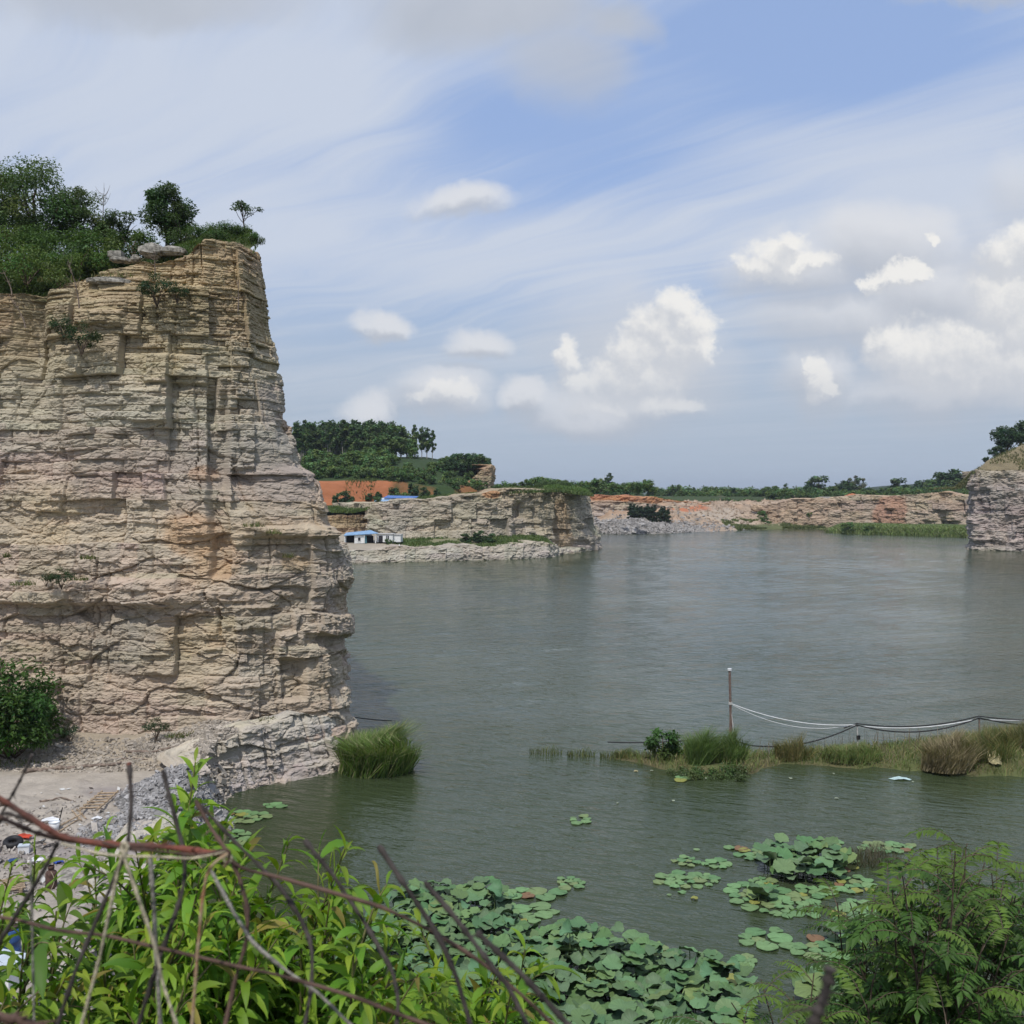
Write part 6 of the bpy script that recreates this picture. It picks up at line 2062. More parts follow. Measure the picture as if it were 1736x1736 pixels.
link('lid', mk('lid', [box(0, 0, .365, .79, .59, .05)], M['ice']), e)
e = thing('chair', 'small pale wooden chair behind the blue barrel', 'chair', floor_at(10, 1590), .4)
for sx in (-1, 1):
    for sy in (-1, 1):
        link('leg', mk('leg', [box(.15 * sx, .15 * sy, .14 if sy < 0 else .28, .03, .03, .28 if sy < 0 else .56)], M['ice']), e)
link('seat', mk('seat', [box(0, 0, .295, .36, .36, .03)], M['bamboo']), e)
link('backrest', mk('backrest', [box(0, .15, .48, .28, .02, .1)], M['ice']), e)

# small scraps nobody could count
g = np.random.default_rng(395)
n = 420
q = np.stack([g.uniform(-14.5, -8.8, n), g.uniform(16.5, 31, n)], 1)
zz = shelf_h(q[:, 0][None], q[:, 1][None])[0]
c = np.stack([q[:, 0], q[:, 1], zz + .03], 1)
L = .09 * g.lognormal(0, .5, n)
V, F = quads(c, L, L * g.uniform(.3, .8, n), rvec(g, n) * [1, 1, .25], rvec(g, n) * .5 + [0, 0, 1])
cc = np.where((g.random(n) < .45)[:, None], np.array([[.62, .62, .60]]), np.where((g.random(n) < .6)[:, None], np.array([[.08, .06, .05]]), np.array([[.30, .22, .15]])))
tag(link('litter', mk('litter', [(V, F)], M['rock'], False, [np.repeat(cc, 4, 0)])), 'small scraps of rubbish strewn over the quarry floor', 'litter', None, 'stuff')

# ------------------------------------------------------------------ lily pads and lotus
def pad_mesh(seed, notch=.18):
    g = np.random.default_rng(seed)
    n, k = 26, 5
    th = np.linspace(notch, 2 * np.pi - notch, n)
    rr = np.linspace(.0, 1, k)
    edge = 1 + .03 * np.sin(th * 3 + seed) + .012 * np.sin(th * 7 + seed * 2)
    V = np.stack([rr[:, None] * np.cos(th) * edge, rr[:, None] * np.sin(th) * edge, .010 * rr[:, None] ** 2 * np.sin(th * 2 + seed)[None] + .006 * (rr[:, None] ** 6) * np.sin(th * 5 + seed)[None] + 0 * th], -1).reshape(-1, 3)
    c = np.array([.175, .275, .115]) * (1 + .16 * g.uniform(-1, 1)) * np.array([1 + .22 * g.uniform(-1, 1), 1, 1])
    rad = np.repeat(rr, n)[:, None]
    cc = c * (1.06 - .10 * rad) * (1 + .05 * np.sin(np.tile(th, k) * 11)[:, None])
    return mk('lily_pad', [(V, grid_faces(k, n)), (V - [0, 0, .012], grid_faces(k, n)[:, ::-1])], M['pad'], True, [cc, cc])


pads = [pad_mesh(401 + i, .05 + .04 * (i % 4)) for i in range(9)]
# a few yellowed or browned
def recol(me, col, name):
    m2 = me.copy()
    m2.name = name
    a = m2.color_attributes['Col']
    n = len(a.data)
    buf = np.empty(n * 4, np.float32)
    a.data.foreach_get('color', buf)
    b = buf.reshape(-1, 4)
    b[:, :3] = np.array(col) * (b[:, :3].mean(1, keepdims=True) / b[:, :3].mean())
    a.data.foreach_set('color', b.ravel())
    return m2


yel = [recol(pads[0], (.26, .27, .07), 'lily_pad'), recol(pads[1], (.22, .13, .07), 'lily_pad')]
CL = [  # px, py, rx, ry (photo px), count, radius m, label
    (418, 1386, 36, 10, 26, .20, 'round pale green lily pad in the raft beside the rock ledge'), (466, 1366, 15, 4, 5, .18, 'round lily pad in the five right of the rock ledge raft'), (408, 1424, 18, 14, 13, .2, 'round lily pad in the cluster below the rock ledge raft'),
    (984, 1390, 15, 7, 6, .17, 'lily pad in the small lone cluster on the open water'), (1157, 1321, 13, 3, 5, .2, 'lily pad in the little cluster in front of the weedy strip'),
    (965, 1498, 22, 10, 12, .15, 'small lily pad at the upper tip of the trail above the lotus bed'), (905, 1515, 44, 9, 12, .26, 'large lily pad in the middle of the trail above the lotus bed'), (880, 1548, 60, 16, 34, .24, 'lily pad packed in the raft at the upper edge of the lotus bed'),
    (1165, 1493, 50, 13, 26, .17, 'lily pad in the left open water raft right of the lotus trail'), (1163, 1461, 20, 8, 9, .16, 'lily pad in the small upper group above the left raft'), (1217, 1466, 22, 7, 12, .17, 'lily pad in the small group left of the raised lotus clump'),
    (1395, 1432, 36, 6, 26, .18, 'lily pad in the raft behind the raised lotus clump'), (1275, 1450, 28, 8, 16, .2, 'lily pad left against the raised lotus clump'), (1425, 1466, 30, 12, 20, .2, 'lily pad right against the raised lotus clump'), (1245, 1439, 16, 3, 5, .18, 'lily pad in the thin row left of the raised lotus clump'),
    (1503, 1437, 46, 8, 32, .18, 'lily pad in the raft at the right behind the leafy shrub'), (1312, 1528, 78, 24, 72, .185, 'lily pad in the big raft in the middle right of the water'), (1380, 1512, 36, 10, 20, .16, 'small lily pad at the right end of the big middle raft'), (1292, 1495, 18, 7, 10, .15, 'small lily pad above the big middle raft'),
    (1303, 1594, 46, 16, 22, .24, 'bright lily pad in the lower raft left of the shrub'), (1262, 1630, 12, 9, 4, .2, 'lone lily pad below the lower raft'), (1405, 1612, 56, 22, 44, .22, 'lily pad crowded in the raft against the leafy shrub'), (1450, 1500, 32, 16, 26, .18, 'yellowish lily pad near the shrub tip'),
    (1455, 1550, 36, 24, 34, .2, 'lily pad half hidden behind the shrub tip'), (1420, 1660, 50, 18, 26, .26, 'large lily pad seen between the shrub fronds'), (1108, 1608, 24, 7, 8, .16, 'lily pad floating just off the lotus bed edge'), (1090, 1640, 60, 12, 26, .26, 'lily pad along the right margin of the lotus bed'), (1220, 1660, 36, 10, 8, .32, 'big lily pad at the right tip of the lotus bed'),
    (1000, 1608, 40, 10, 14, .24, 'lily pad along the upper margin of the lotus bed'), (1180, 1440, 3, 2, 1, .08, 'tiny lily pad alone above the left raft'), (1150, 1522, 30, 10, 3, .1, 'tiny lily pad drifting below the left raft')]
g = np.random.default_rng(410)
allpads = []
for (px, py, rx, ry, n, r0, lb) in CL:
    done = []
    tries = 0
    while len(done) < n and tries < n * 60:
        tries += 1
        a, rr = g.uniform(0, 6.283), g.random() ** .5
        ang = .0 if 'big raft' not in lb else .22
        x_, y_ = rr * math.cos(a) * rx, rr * math.sin(a) * ry
        p = onz(px + x_, py + y_ + ang * x_ * .9, 0)
        r_ = r0 * g.uniform(.62, 1.18)
        if all((p[0] - q[0]) ** 2 + (p[1] - q[1]) ** 2 > (.80 * (r_ + q[2])) ** 2 for q in done):
            done.append((p[0], p[1], r_))
    for q in done:
        allpads.append((q[0], q[1], q[2], lb))
allpads.sort(key=lambda q: -q[2] / q[1])
LIM = 296
for i, (x, y, r_, lb) in enumerate(allpads[:LIM]):
    old = g.random() < (.35 if 'yellowish' in lb else .05)
    o = link('lily_pad', yel[int(g.random() < .3)] if old else pads[i % 9], None, (x, y, .026 + .014 * g.random()))
    o.rotation_euler = (g.normal(0, .02), g.normal(0, .02), g.uniform(0, 6.28))
    o.scale = (r_, r_, 1)
    tag(o, lb, 'lily pad', lb.replace('lily pad', 'lily pads', 1))
if allpads[LIM:]:
    ps, cs = [], []
    th = np.linspace(.15, 6.13, 18)
    for (x, y, r_, lb) in allpads[LIM:]:
        V = np.concatenate([[[x, y, .022]], np.stack([x + r_ * np.cos(th), y + r_ * np.sin(th), .02 + 0 * th], 1)])
        ps.append((V, np.array([[0, k, k + 1] for k in range(1, 18)])))
        cs.append(np.array([.16, .24, .11]) * (1 + .2 * g.uniform(-1, 1)))
    tag(link('lily_pads', mk('lily_pads', ps, M['pad'], True, cs)), 'smallest lily pads scattered through the farther rafts', 'lily pads', None, 'stuff')


def lotus_mesh(seed, cup):
    g = np.random.default_rng(seed)
    n, k = 40, 7
    th = np.linspace(0, 2 * np.pi, n + 1)
    rr = np.linspace(.02, 1, k)
    f1, f2 = g.uniform(0, 6.28, 2)
    wav = .05 * np.sin(th * 5 + f1) + .045 * np.sin(th * 9 + f2) + .06 * np.sin(th * 3 + f2)
    fold = cup * .5 * np.cos(2 * th + f1)
    edge = 1 + .035 * np.sin(th * 4 + f2) + .03 * np.sin(th * 9 + f1) + .02 * np.sin(th * 13 + f2)
    R2 = rr[:, None]
    V = np.stack([R2 * np.cos(th) * edge * (1 - .25 * abs(cup) * R2 ** 2), R2 * np.sin(th) * edge * (1 - .25 * abs(cup) * R2 ** 2), R2 ** 1.5 * .10 + (wav + fold)[None] * R2 ** 2.2 - .05], -1).reshape(-1, 3)
    base = np.array([.105, .195, .088]) * (1 + .16 * g.uniform(-1, 1)) * np.array([1 + .25 * g.uniform(-1, 1), 1, 1 + .2 * g.uniform(-1, 1)])
    v = 1 + .16 * (np.abs(((np.tile(th, k) * 20 / 6.283) % 1) - .5) < .09)[:, None]
    cc = base * v
    under = np.array([.135, .185, .10]) * np.ones_like(cc)
    F = grid_faces(k, n + 1)
    V2 = V - np.array([0, 0, .012])
    return mk('blade', [(V, F), (V2, F[:, ::-1])], M['lotus'], True, [cc, under])


blds = [lotus_mesh(421 + i, [0.05, .15, .3, .1, .55, .2, .0, .8][i % 8]) for i in range(16)]
for q in range(3):
    m_ = recol(blds[q], (.17, .24, .085), 'blade')
    blds.append(m_)
stalk_me = mk('stalk', merge_tubes([tube([(0, 0, -1), (.01, .01, -.5), (0, 0, -.02)], .011, 5, False)]), mat_plain('lotus_stalk', (.09, .13, .05), .7, .3, .2, 10), True)


def in_poly(x, y, poly):
    r = False
    j = len(poly) - 1
    for i in range(len(poly)):
        if (poly[i][1] > y) != (poly[j][1] > y) and x < (poly[j][0] - poly[i][0]) * (y - poly[i][1]) / (poly[j][1] - poly[i][1]) + poly[i][0]:
            r = not r
        j = i
    return r


BEDS = [([(640, 1560), (700, 1528), (780, 1518), (850, 1522), (862, 1560), (845, 1590), (910, 1592), (980, 1590), (1040, 1604), (1110, 1630), (1180, 1652), (1262, 1664), (1275, 1700), (1250, 1790), (1000, 1800), (600, 1800), (560, 1700), (600, 1620)], 1500, .265, .55, 'bed'),
        ([(1285, 1452), (1310, 1440), (1350, 1436), (1400, 1442), (1440, 1456), (1430, 1472), (1392, 1484), (1350, 1484), (1300, 1470)], 70, .30, .42, 'clump'),
        ([(1278, 1500), (1300, 1492), (1318, 1500), (1310, 1518), (1285, 1516)], 8, .26, .25, 'tuft'),
        ([(1420, 1560), (1480, 1560), (1520, 1590), (1470, 1610), (1420, 1590)], 12, .34, .3, 'shade'),
        ([(1360, 1655), (1440, 1640), (1500, 1660), (1450, 1700), (1380, 1690)], 16, .36, .3, 'frond')]
lots = []
g = np.random.default_rng(430)
for poly, n, r0, hgt, kind_ in BEDS:
    xs_, ys_ = [q[0] for q in poly], [q[1] for q in poly]
    pos = []
    tries = 0
    while len(pos) < n and tries < 90000:
        tries += 1
        # sample on the water plane so that the leaves are as dense far away as near
        lo, hi = onz(0, max(ys_), .3)[1], onz(0, min(ys_), .3)[1]
        Yq = g.uniform(lo, hi)
        pyq = 836 + (CAM_H - .3) / Yq * 1740
        pxq = g.uniform(min(xs_), max(xs_))
        if g.random() > Yq / hi or not in_poly(pxq, pyq, poly):
            continue
        X = (pxq - 868) / 1740 * Yq
        r_ = r0 * g.uniform(.6, 1.2)
        if all((X - q[0]) ** 2 + (Yq - q[1]) ** 2 > (.36 * (r_ + q[2])) ** 2 for q in pos):
            pos.append((X, Yq, r_))
    for (X, Y, r_) in pos:
        tall = hgt * g.uniform(.45, 1.35)
        lots.append((X, Y, r_, tall, kind_))
LB = {'bed': 'crinkled blue green lotus leaf standing in the big lotus bed', 'clump': 'tall green lotus leaf in the raised clump amid the pads', 'tuft': 'small lotus leaf standing in the big middle pad raft',
      'shade': 'lotus leaf standing behind the shrub tip', 'frond': 'lotus leaf seen between the shrub fronds'}
lots.sort(key=lambda q: -q[2] / q[1] * (1.0 if q[4] == 'bed' else 1.3) * (1 if 836 + 10 / q[1] * 1740 < 1760 else .1))
print('lotus leaves', len(lots), 'pads', len(allpads))
for i, (X, Y, r_, tall, kd) in enumerate(lots[:300]):
    e = bpy.data.objects.new('lotus_leaf', None)
    e.empty_display_size = .1
    COL.objects.link(e)
    e.location = (X, Y, tall)
    tag(e, LB[kd], 'lotus leaf', LB[kd].replace('leaf', 'leaves', 1))
    b = link('blade', blds[int(g.integers(0, len(blds)))], e)
    b.rotation_euler = (g.normal(.05, .24), g.normal(0, .24), g.uniform(0, 6.28))
    b.scale = (r_, r_, r_)
    s = link('stalk', stalk_me, e)
    s.scale = (1, 1, tall + .25)
rest = lots[300:]
if rest:
    ps, cs = [], []
    for (X, Y, r_, tall, kd) in rest:
        me = blds[int(g.integers(0, 16))]
        n = len(me.vertices)
        co = np.empty(n * 3, np.float32)
        me.vertices.foreach_get('co', co)
        cb = np.empty(n * 4, np.float32)
        me.color_attributes['Col'].data.foreach_get('color', cb)
        rot = np.array(Matrix.Rotation(g.uniform(0, 6.28), 3, 'Z') @ Matrix.Rotation(g.normal(0, .24), 3, 'X'))
        V = co.reshape(-1, 3) @ rot.T * r_ + np.array([X, Y, tall])
        k, nn_ = 7, 41
        F = grid_faces(k, nn_)
        ps.append((V, np.concatenate([F, F[:, ::-1] + k * nn_])))
        cs.append(cb.reshape(-1, 4)[:, :3])
    tag(link('lotus_leaves', mk('lotus_leaves', ps, M['lotus'], True, cs)), 'remaining lotus leaves filling the big bed', 'lotus leaves', None, 'stuff')
# closed bud and seed head on tall stalks
for i, (px, py, lb) in enumerate([(838, 1508, 'curled young lotus leaf standing tallest at the upper bed edge'), (966, 1578, 'cupped pale lotus leaf on a tall stalk at the bed margin')]):
    p = onz(px, py, 1.0)
    e = thing('lotus_leaf', lb, 'lotus leaf', p)
    b = link('blade', blds[7], e)
    b.scale = (.24, .24, .3)
    b.rotation_euler = (.4, .2, i)
    s = link('stalk', stalk_me, e)
    s.scale = (1, 1, 1.2)
# ================================================================== near plants
def peach_leaves(c, ax, up, L, Wd, droop, seed):
    """long drooping lance shaped leaves, folded along the midrib, 6 segments"""
    g = np.random.default_rng(seed)
    n = len(c)
    ax = unit(ax)
    S_ = 7
    t = np.linspace(0, 1, S_)
    prof = np.array([.06, .62, .95, 1.0, .82, .45, .02])
    wv = g.uniform(-1, 1, (n, 1))
    horiz = unit(ax * np.array([1, 1, 0]) + 1e-4)
    sd_ = unit(np.cross(ax, np.array([0, 0, 1.0])) + .35 * rvec(g, n))
    V = np.zeros((n, S_, 3, 3))
    pos = c.copy()
    d = ax.copy()
    for k in range(S_):
        if k:
            pos = pos + d * (L / (S_ - 1))[:, None]
            d = unit(d - np.array([0, 0, 1.0]) * (droop / (S_ - 1))[:, None] + sd_ * (.10 * wv * np.sin(t[k] * 5 + wv)))
        nn = unit(np.cross(sd_, d))
        w = (Wd * prof[k] * .5)[:, None]
        f = .35 * w
        V[:, k, 0] = pos + sd_ * w + nn * f
        V[:, k, 1] = pos
        V[:, k, 2] = pos - sd_ * w + nn * f
    V = V.reshape(-1, 3)
    base = np.arange(n)[:, None, None] * (S_ * 3)
    k = np.arange(S_ - 1)[None, :, None] * 3
    q1 = base + k + np.array([0, 1, 4, 3])
    q2 = base + k + np.array([1, 2, 5, 4])
    F = np.concatenate([q1.reshape(-1, 4), q2.reshape(-1, 4)])
    return V, F, S_ * 3


def curve_pts(a, b, bow, n=14):
    t = np.linspace(0, 1, n)[:, None]
    a, b = np.array(a, float), np.array(b, float)
    return a + (b - a) * t + bow * (np.sin(t * np.pi))


def peach(name, label, base_xy, tips, seed, leaf_col=(.125, .25, .022), young=(.24, .34, .03), dens=1.0):
    g = np.random.default_rng(seed)
    bx, by = base_xy
    bz = hpatch(bank_h, bx, by) - .1
    ts, LP, LA, LL, LW, LD, LC = [], [], [], [], [], [], []
    fork = np.array([bx, by, bz + .55])
    ts.append(tube([(bx, by, bz), (bx + .02, by, bz + .3), fork], [.045, .038, .034], 7))
    for (px, py, Y) in tips:
        tip = at(px, py, Y)
        s0 = fork + g.normal(0, .04, 3)
        bow = np.array([g.normal(0, .10), g.normal(0, .10), .10])
        P = curve_pts(s0, tip, bow, 18)
        seglen = np.linalg.norm(np.diff(P, axis=0), axis=1).sum()
        ts.append(tube(P, np.linspace(.012, .0022, 18), 5, False))
        twigs = [(P, .28, 1.0)]
        for k in range(int(seglen * 5.5 * dens)):
            a = g.uniform(.35, .95)
            i = int(a * 17)
            o = P[i]
            d = unit(unit(P[min(i + 1, 17)] - P[i - 1]) * .7 + rvec(g, 1)[0] * .75 + [0, 0, .25])
            ln = g.uniform(.14, .38) * (1.15 - a * .5)
            Q = curve_pts(o, o + d * ln, np.array([0, 0, .03]), 8)
            ts.append(tube(Q, np.linspace(.004, .0015, 8), 4, False))
            twigs.append((Q, .05, .9))
        for (Q, st, sz) in twigs:
            ln = np.linalg.norm(np.diff(Q, axis=0), axis=1).sum()
            n = max(4, int(ln * (1 - st) / .021 * dens))
            u = np.linspace(st, 1, n) ** .9
            idx = u * (len(Q) - 1)
            for j in range(n):
                i0 = min(int(idx[j]), len(Q) - 2)
                f = idx[j] - i0
                o = Q[i0] * (1 - f) + Q[i0 + 1] * f
                dr = unit(Q[i0 + 1] - Q[i0])
                ang = j * 2.4 + g.normal(0, .4)
                s1 = unit(np.cross(dr, [.3, .2, 1.0]))
                s2 = np.cross(dr, s1)
                out = math.cos(ang) * s1 + math.sin(ang) * s2
                tipness = u[j]
                LP.append(o)
                LA.append(unit(out * (1.0 - .45 * tipness) + dr * (.45 + .5 * tipness)))
                L = g.uniform(.11, .19) * sz * (1 - .45 * max(0, tipness - .75) / .25)
                LL.append(L)
                LW.append(L * g.uniform(.17, .24))
                LD.append(g.uniform(1.0, 2.6))
                y_ = sstep(.72, 1.0, tipness) * .75 if sz == 1.0 else sstep(.7, 1.0, tipness) * .45
                if g.random() < .05:
                    y_ = y_ * .3
                    LC.append(np.array([.26, .22, .05]) * g.uniform(.7, 1.1))
                    continue
                LC.append((np.array(leaf_col) * (1 - y_) + np.array(young) * y_) * g.uniform(.72, 1.25) * np.array([g.uniform(.85, 1.2), 1, 1]))
    V, F, m_ = peach_leaves(np.array(LP), np.array(LA), None, np.array(LL), np.array(LW), np.array(LD), seed)
    e = thing(name, label, 'tree', (bx, by, bz))
    off = np.array([bx, by, bz])
    w = mk('trunk', [(v - off, f) for v, f in merge_tubes(ts)], M['green_stem'], True)
    link('trunk', w, e)
    link('foliage', mk('foliage', [(V - off, F)], M['leaf_near'], True, [np.repeat(np.array(LC), m_, 0)]), e)
    return len(LP)


M['green_stem'] = mat_plain('peach_stem', (.13, .12, .05), .7, .3, .3, 14)
g = np.random.default_rng(501)


def under(outline, n, rng_y, jit=14, depth_bias=1.0, lowest=1760):
    """branch tips spread below an outline of the crown"""
    xs, ys = np.array(outline).T
    r_ = []
    for k in range(n):
        px = g.uniform(xs[0], xs[-1])
        top = np.interp(px, xs, ys)
        py = top + (lowest - top) * g.random() ** depth_bias
        r_.append((px, py, g.uniform(*rng_y)))
    return r_


out_c = [(150, 1560), (185, 1400), (240, 1420), (300, 1380), (330, 1400), (400, 1430), (450, 1500), (560, 1540), (620, 1580), (700, 1600), (760, 1640)]
tips_c = [(331, 1292, 3.0), (300, 1400, 2.9), (268, 1425, 3.2), (372, 1408, 3.1), (180, 1408, 3.3), (420, 1440, 3.0), (490, 1428, 3.0), (585, 1440, 2.9), (350, 1440, 2.8), (160, 1450, 3.3), (230, 1440, 3.0),
          (640, 1535, 2.9), (680, 1575, 3.0), (560, 1520, 2.8), (520, 1530, 3.2), (470, 1560, 2.9), (400, 1490, 2.7), (440, 1600, 2.6), (300, 1500, 2.6), (250, 1550, 2.6), (350, 1560, 2.5), (600, 1600, 2.6), (530, 1620, 2.6)] + under(out_c, 16, (2.4, 3.2), depth_bias=1.2)
peach('peach_tree', 'bright green young peach tree filling the lower left', (-1.15, 3.35), tips_c, 511)
out_r = [(640, 1640), (720, 1610), (800, 1640), (880, 1680), (930, 1730)]
tips_r = [(708, 1560, 3.2), (760, 1640, 3.3), (845, 1640, 3.1), (890, 1610, 3.1), (800, 1700, 3.0), (860, 1700, 3.0), (730, 1680, 2.8), (660, 1660, 2.8)] + under(out_r, 6, (2.7, 3.3), depth_bias=1.2)
peach('peach_tree', 'smaller peach sapling in front of the lotus bed', (-.35, 3.6), tips_r, 512, dens=.85)
tips_l = [(20, 1470, 2.9), (60, 1440, 3.0), (8, 1540, 2.7), (95, 1545, 2.9), (130, 1590, 2.9), (40, 1600, 2.6), (110, 1660, 2.5), (60, 1700, 2.5), (150, 1700, 2.5), (10, 1690, 2.5), (175, 1640, 2.6)]
peach('peach_tree', 'peach sapling cut by the left edge over the quarry floor', (-1.75, 3.1), tips_l, 513, (.10, .20, .025), dens=.75)


# ---- shrub with feathered leaves at the lower right
def pinnate(name, label, cat, base_xy, tips, seed, col=(.058, .125, .022), young=(.12, .19, .03), frond=.42, per=9):
    g = np.random.default_rng(seed)
    bx, by = base_xy
    bz = hpatch(bank_h, bx, by) - .1
    ts, C0, A0, U0, L0, C1 = [], [], [], [], [], []
    root = np.array([bx, by, bz])
    for (px, py, Y, s) in tips:
        tip = at(px, py, Y)
        P = curve_pts(root + g.normal(0, .08, 3), tip, np.array([g.normal(0, .15), g.normal(0, .1), .25]), 14)
        ts.append(tube(P, np.linspace(.016, .003, 14), 5, False))
        nf = per + int(g.integers(0, 4))
        for j in range(nf):
            u = .55 + .45 * (j + .5) / nf
            i0 = min(int(u * 13), 12)
            o = P[i0] + (P[i0 + 1] - P[i0]) * (u * 13 - i0)
            dr = unit(P[i0 + 1] - P[i0])
            ang = j * 2.4 + g.normal(0, .3)
            hz = np.array([math.cos(ang), math.sin(ang), 0])
            d = unit(hz * (1.15 - .5 * u) + dr * .35 + [0, 0, .45])
            ln = frond * s * g.uniform(.75, 1.15)
            # the frond arches over
            t = np.linspace(0, 1, 9)[:, None]
            Q = o + d * ln * t - np.array([0, 0, 1.0]) * ln * .55 * t ** 2
            ts.append(tube(Q, np.linspace(.003, .0012, 9), 4, False))
            yf = .7 if (u > .95) else (.3 if g.random() < .15 else 0)
            col_ = (np.array(col) * (1 - yf) + np.array(young) * yf) * g.uniform(.7, 1.3)
            npair = 11
            for k in range(npair):
                a = .22 + .76 * k / (npair - 1)
                i1 = min(int(a * 8), 7)
                o2 = Q[i1] + (Q[i1 + 1] - Q[i1]) * (a * 8 - i1)
                td = unit(Q[i1 + 1] - Q[i1])
                sd_ = unit(np.cross(td, [0, 0, 1.0]))
                for sg in (-1, 1):
                    C0.append(o2)
                    A0.append(unit(sd_ * sg * 1.0 + td * .55 - np.array([0, 0, .22]) + g.normal(0, .12, 3)))
                    U0.append(unit(np.cross(sd_ * 1.0, td) * np.sign(np.cross(sd_, td)[2] + 1e-6) + g.normal(0, .15, 3)))
                    L0.append(ln * g.uniform(.15, .21) * (1 - .35 * abs(a - .45)))
                    C1.append(col_ * g.uniform(.85, 1.15))
            C0.append(Q[-1])
            A0.append(unit(Q[-1] - Q[-2]))
            U0.append(np.array([0, 0, 1.0]))
            L0.append(ln * .22)
            C1.append(col_)
    L0 = np.array(L0)
    V, F = leaves(np.array(C0), L0, L0 * .33, np.array(A0), np.array(U0), .12, .18)
    e = thing(name, label, cat, root)
    link('stem', mk('stem', [(v - root, f) for v, f in merge_tubes(ts)], M['bark'], True), e)
    link('foliage', mk('foliage', [(V - root, F)], M['leaf_near'], False, [np.repeat(np.array(C1), 5, 0)]), e)


g = np.random.default_rng(520)
tips = []
top_out = [(1300, 1640), (1400, 1530), (1470, 1500), (1520, 1450), (1570, 1425), (1640, 1418), (1700, 1450), (1760, 1470)]
for k in range(92):
    px = g.uniform(1440, 1765)
    t_ = np.interp(px, *np.array(top_out).T)
    py = t_ + 18 + (1770 - t_) * g.random() ** 1.35
    tips.append((px, py, g.uniform(4.6, 6.6), g.uniform(.8, 1.1)))
tips += [(1560, 1440, 6.2, 1.0), (1640, 1430, 6.4, 1.0), (1600, 1455, 6.0, 1.1), (1520, 1480, 6.0, 1.1), (1490, 1520, 5.6, 1.1), (1460, 1560, 5.4, 1.0), (1690, 1470, 6.2, 1.1), (1450, 1620, 5.2, 1.0), (1480, 1660, 5.0, 1.0), (1420, 1530, 5.6, .8)]
pinnate('feathery_shrub', 'large feathery leaved green shrub at the lower right corner', 'shrub', (2.35, 5.9), tips, 521)
tips = [(1290, 1660, 5.2, .9), (1345, 1690, 5.0, .9), (1240, 1700, 5.0, .9), (1380, 1650, 5.2, .8), (1210, 1730, 4.8, 1.0), (1300, 1740, 4.6, 1.0), (1390, 1720, 4.6, 1.0), (1430, 1740, 4.6, 1.0), (1260, 1745, 4.5, 1.0), (1350, 1760, 4.5, 1.0)]
pinnate('feathery_shrub', 'low feathery leaved shrub in front of the lotus bed margin', 'shrub', (1.45, 5.2), tips, 522, frond=.36)
# reeds behind the shrub at the right edge
reed_thing('reed_clump', 'tall grass with dry seed stalks behind the feathery shrub at the right edge', 'reeds', (9.2, 18.6, hpatch(bank_h, 9.2, 18.6) - .1), 1.9, 2.6, 1500, 1.9, .03, (.12, .15, .055), (.24, .21, .13), .4, 531, (0, 0), .28)
p = onz(1475, 1462, 0)
reed_thing('reed_clump', 'grey brown dry weed tuft at the water edge left of the feathery shrub', 'reeds', (p[0], p[1], -.05), .8, .5, 380, .8, .016, (.13, .12, .085), (.09, .11, .05), .3, 532, (0, 0), .5)
for i, (px, py, lb) in enumerate([(1400, 1555, 'thin dead reeds standing in the water left of the feathery shrub'), (1508, 1620, 'dry straw reeds at the water edge under the feathery shrub')]):
    p = onz(px, py, 0)
    reed_thing('reed_clump', lb, 'reeds', (p[0], p[1], -.05), .5, .35, 46 if i == 0 else 130, .65, .014, (.21, .19, .10), (.12, .14, .06), .4, 533 + i, (0, 0), .2, None, .1)

# ---- the tied fence of dry canes right in front of the viewer
def fence_piece(name, lb, cat, pix, width, mat, Y0, Y1=None, knob=False):
    Y1 = Y0 if Y1 is None else Y1
    n = len(pix)
    Ys = np.linspace(Y0, Y1, n)
    P = np.array([at(px, py, Y) for (px, py), Y in zip(pix, Ys)])
    s = np.concatenate([[0], np.cumsum(np.linalg.norm(np.diff(P, axis=0), axis=1))])
    s /= s[-1]
    t = np.linspace(0, 1, 40)
    # smooth the hand placed bends a little
    Q = np.stack([np.interp(t, s, P[:, k]) for k in range(3)], 1)
    ker = np.array([.06, .24, .4, .24, .06])
    Q2 = Q.copy()
    for k in range(3):
        Q2[:, k] = np.convolve(np.pad(Q[:, k], 2, mode='reflect', reflect_type='odd'), ker, 'valid')
    g = np.random.default_rng(abs(hash(str(pix))) % 9999 if False else int(pix[0][0] * 7 + pix[0][1]) % 9999)
    rad = width / 1740 * Y0 * .40
    rr = rad * (1 + .22 * vn(t * 14, t * 0, int(pix[0][1])) + .10 * vn(t * 40, t * 0, 7))
    if name == 'dry_cane':
        rr = rr * (1 + .35 * (np.abs((t * 6 + .3) % 1 - .5) < .05))
    tb = [tube(Q2, rr, 7)]
    if name in ('dry_cane', 'vine'):
        for k in range(5):                       # broken spurs at the nodes
            i = int(g.uniform(3, 36))
            d = unit(unit(Q2[i + 1] - Q2[i - 1]) * .8 + rvec(g, 1)[0])
            tb.append(tube([Q2[i], Q2[i] + d * rad * 2.5, Q2[i] + d * rad * g.uniform(3.5, 7)], [rad * .5, rad * .35, rad * .12], 5))
    return tag(link(name, mk(name, merge_tubes(tb), M[mat], True)), lb, cat)


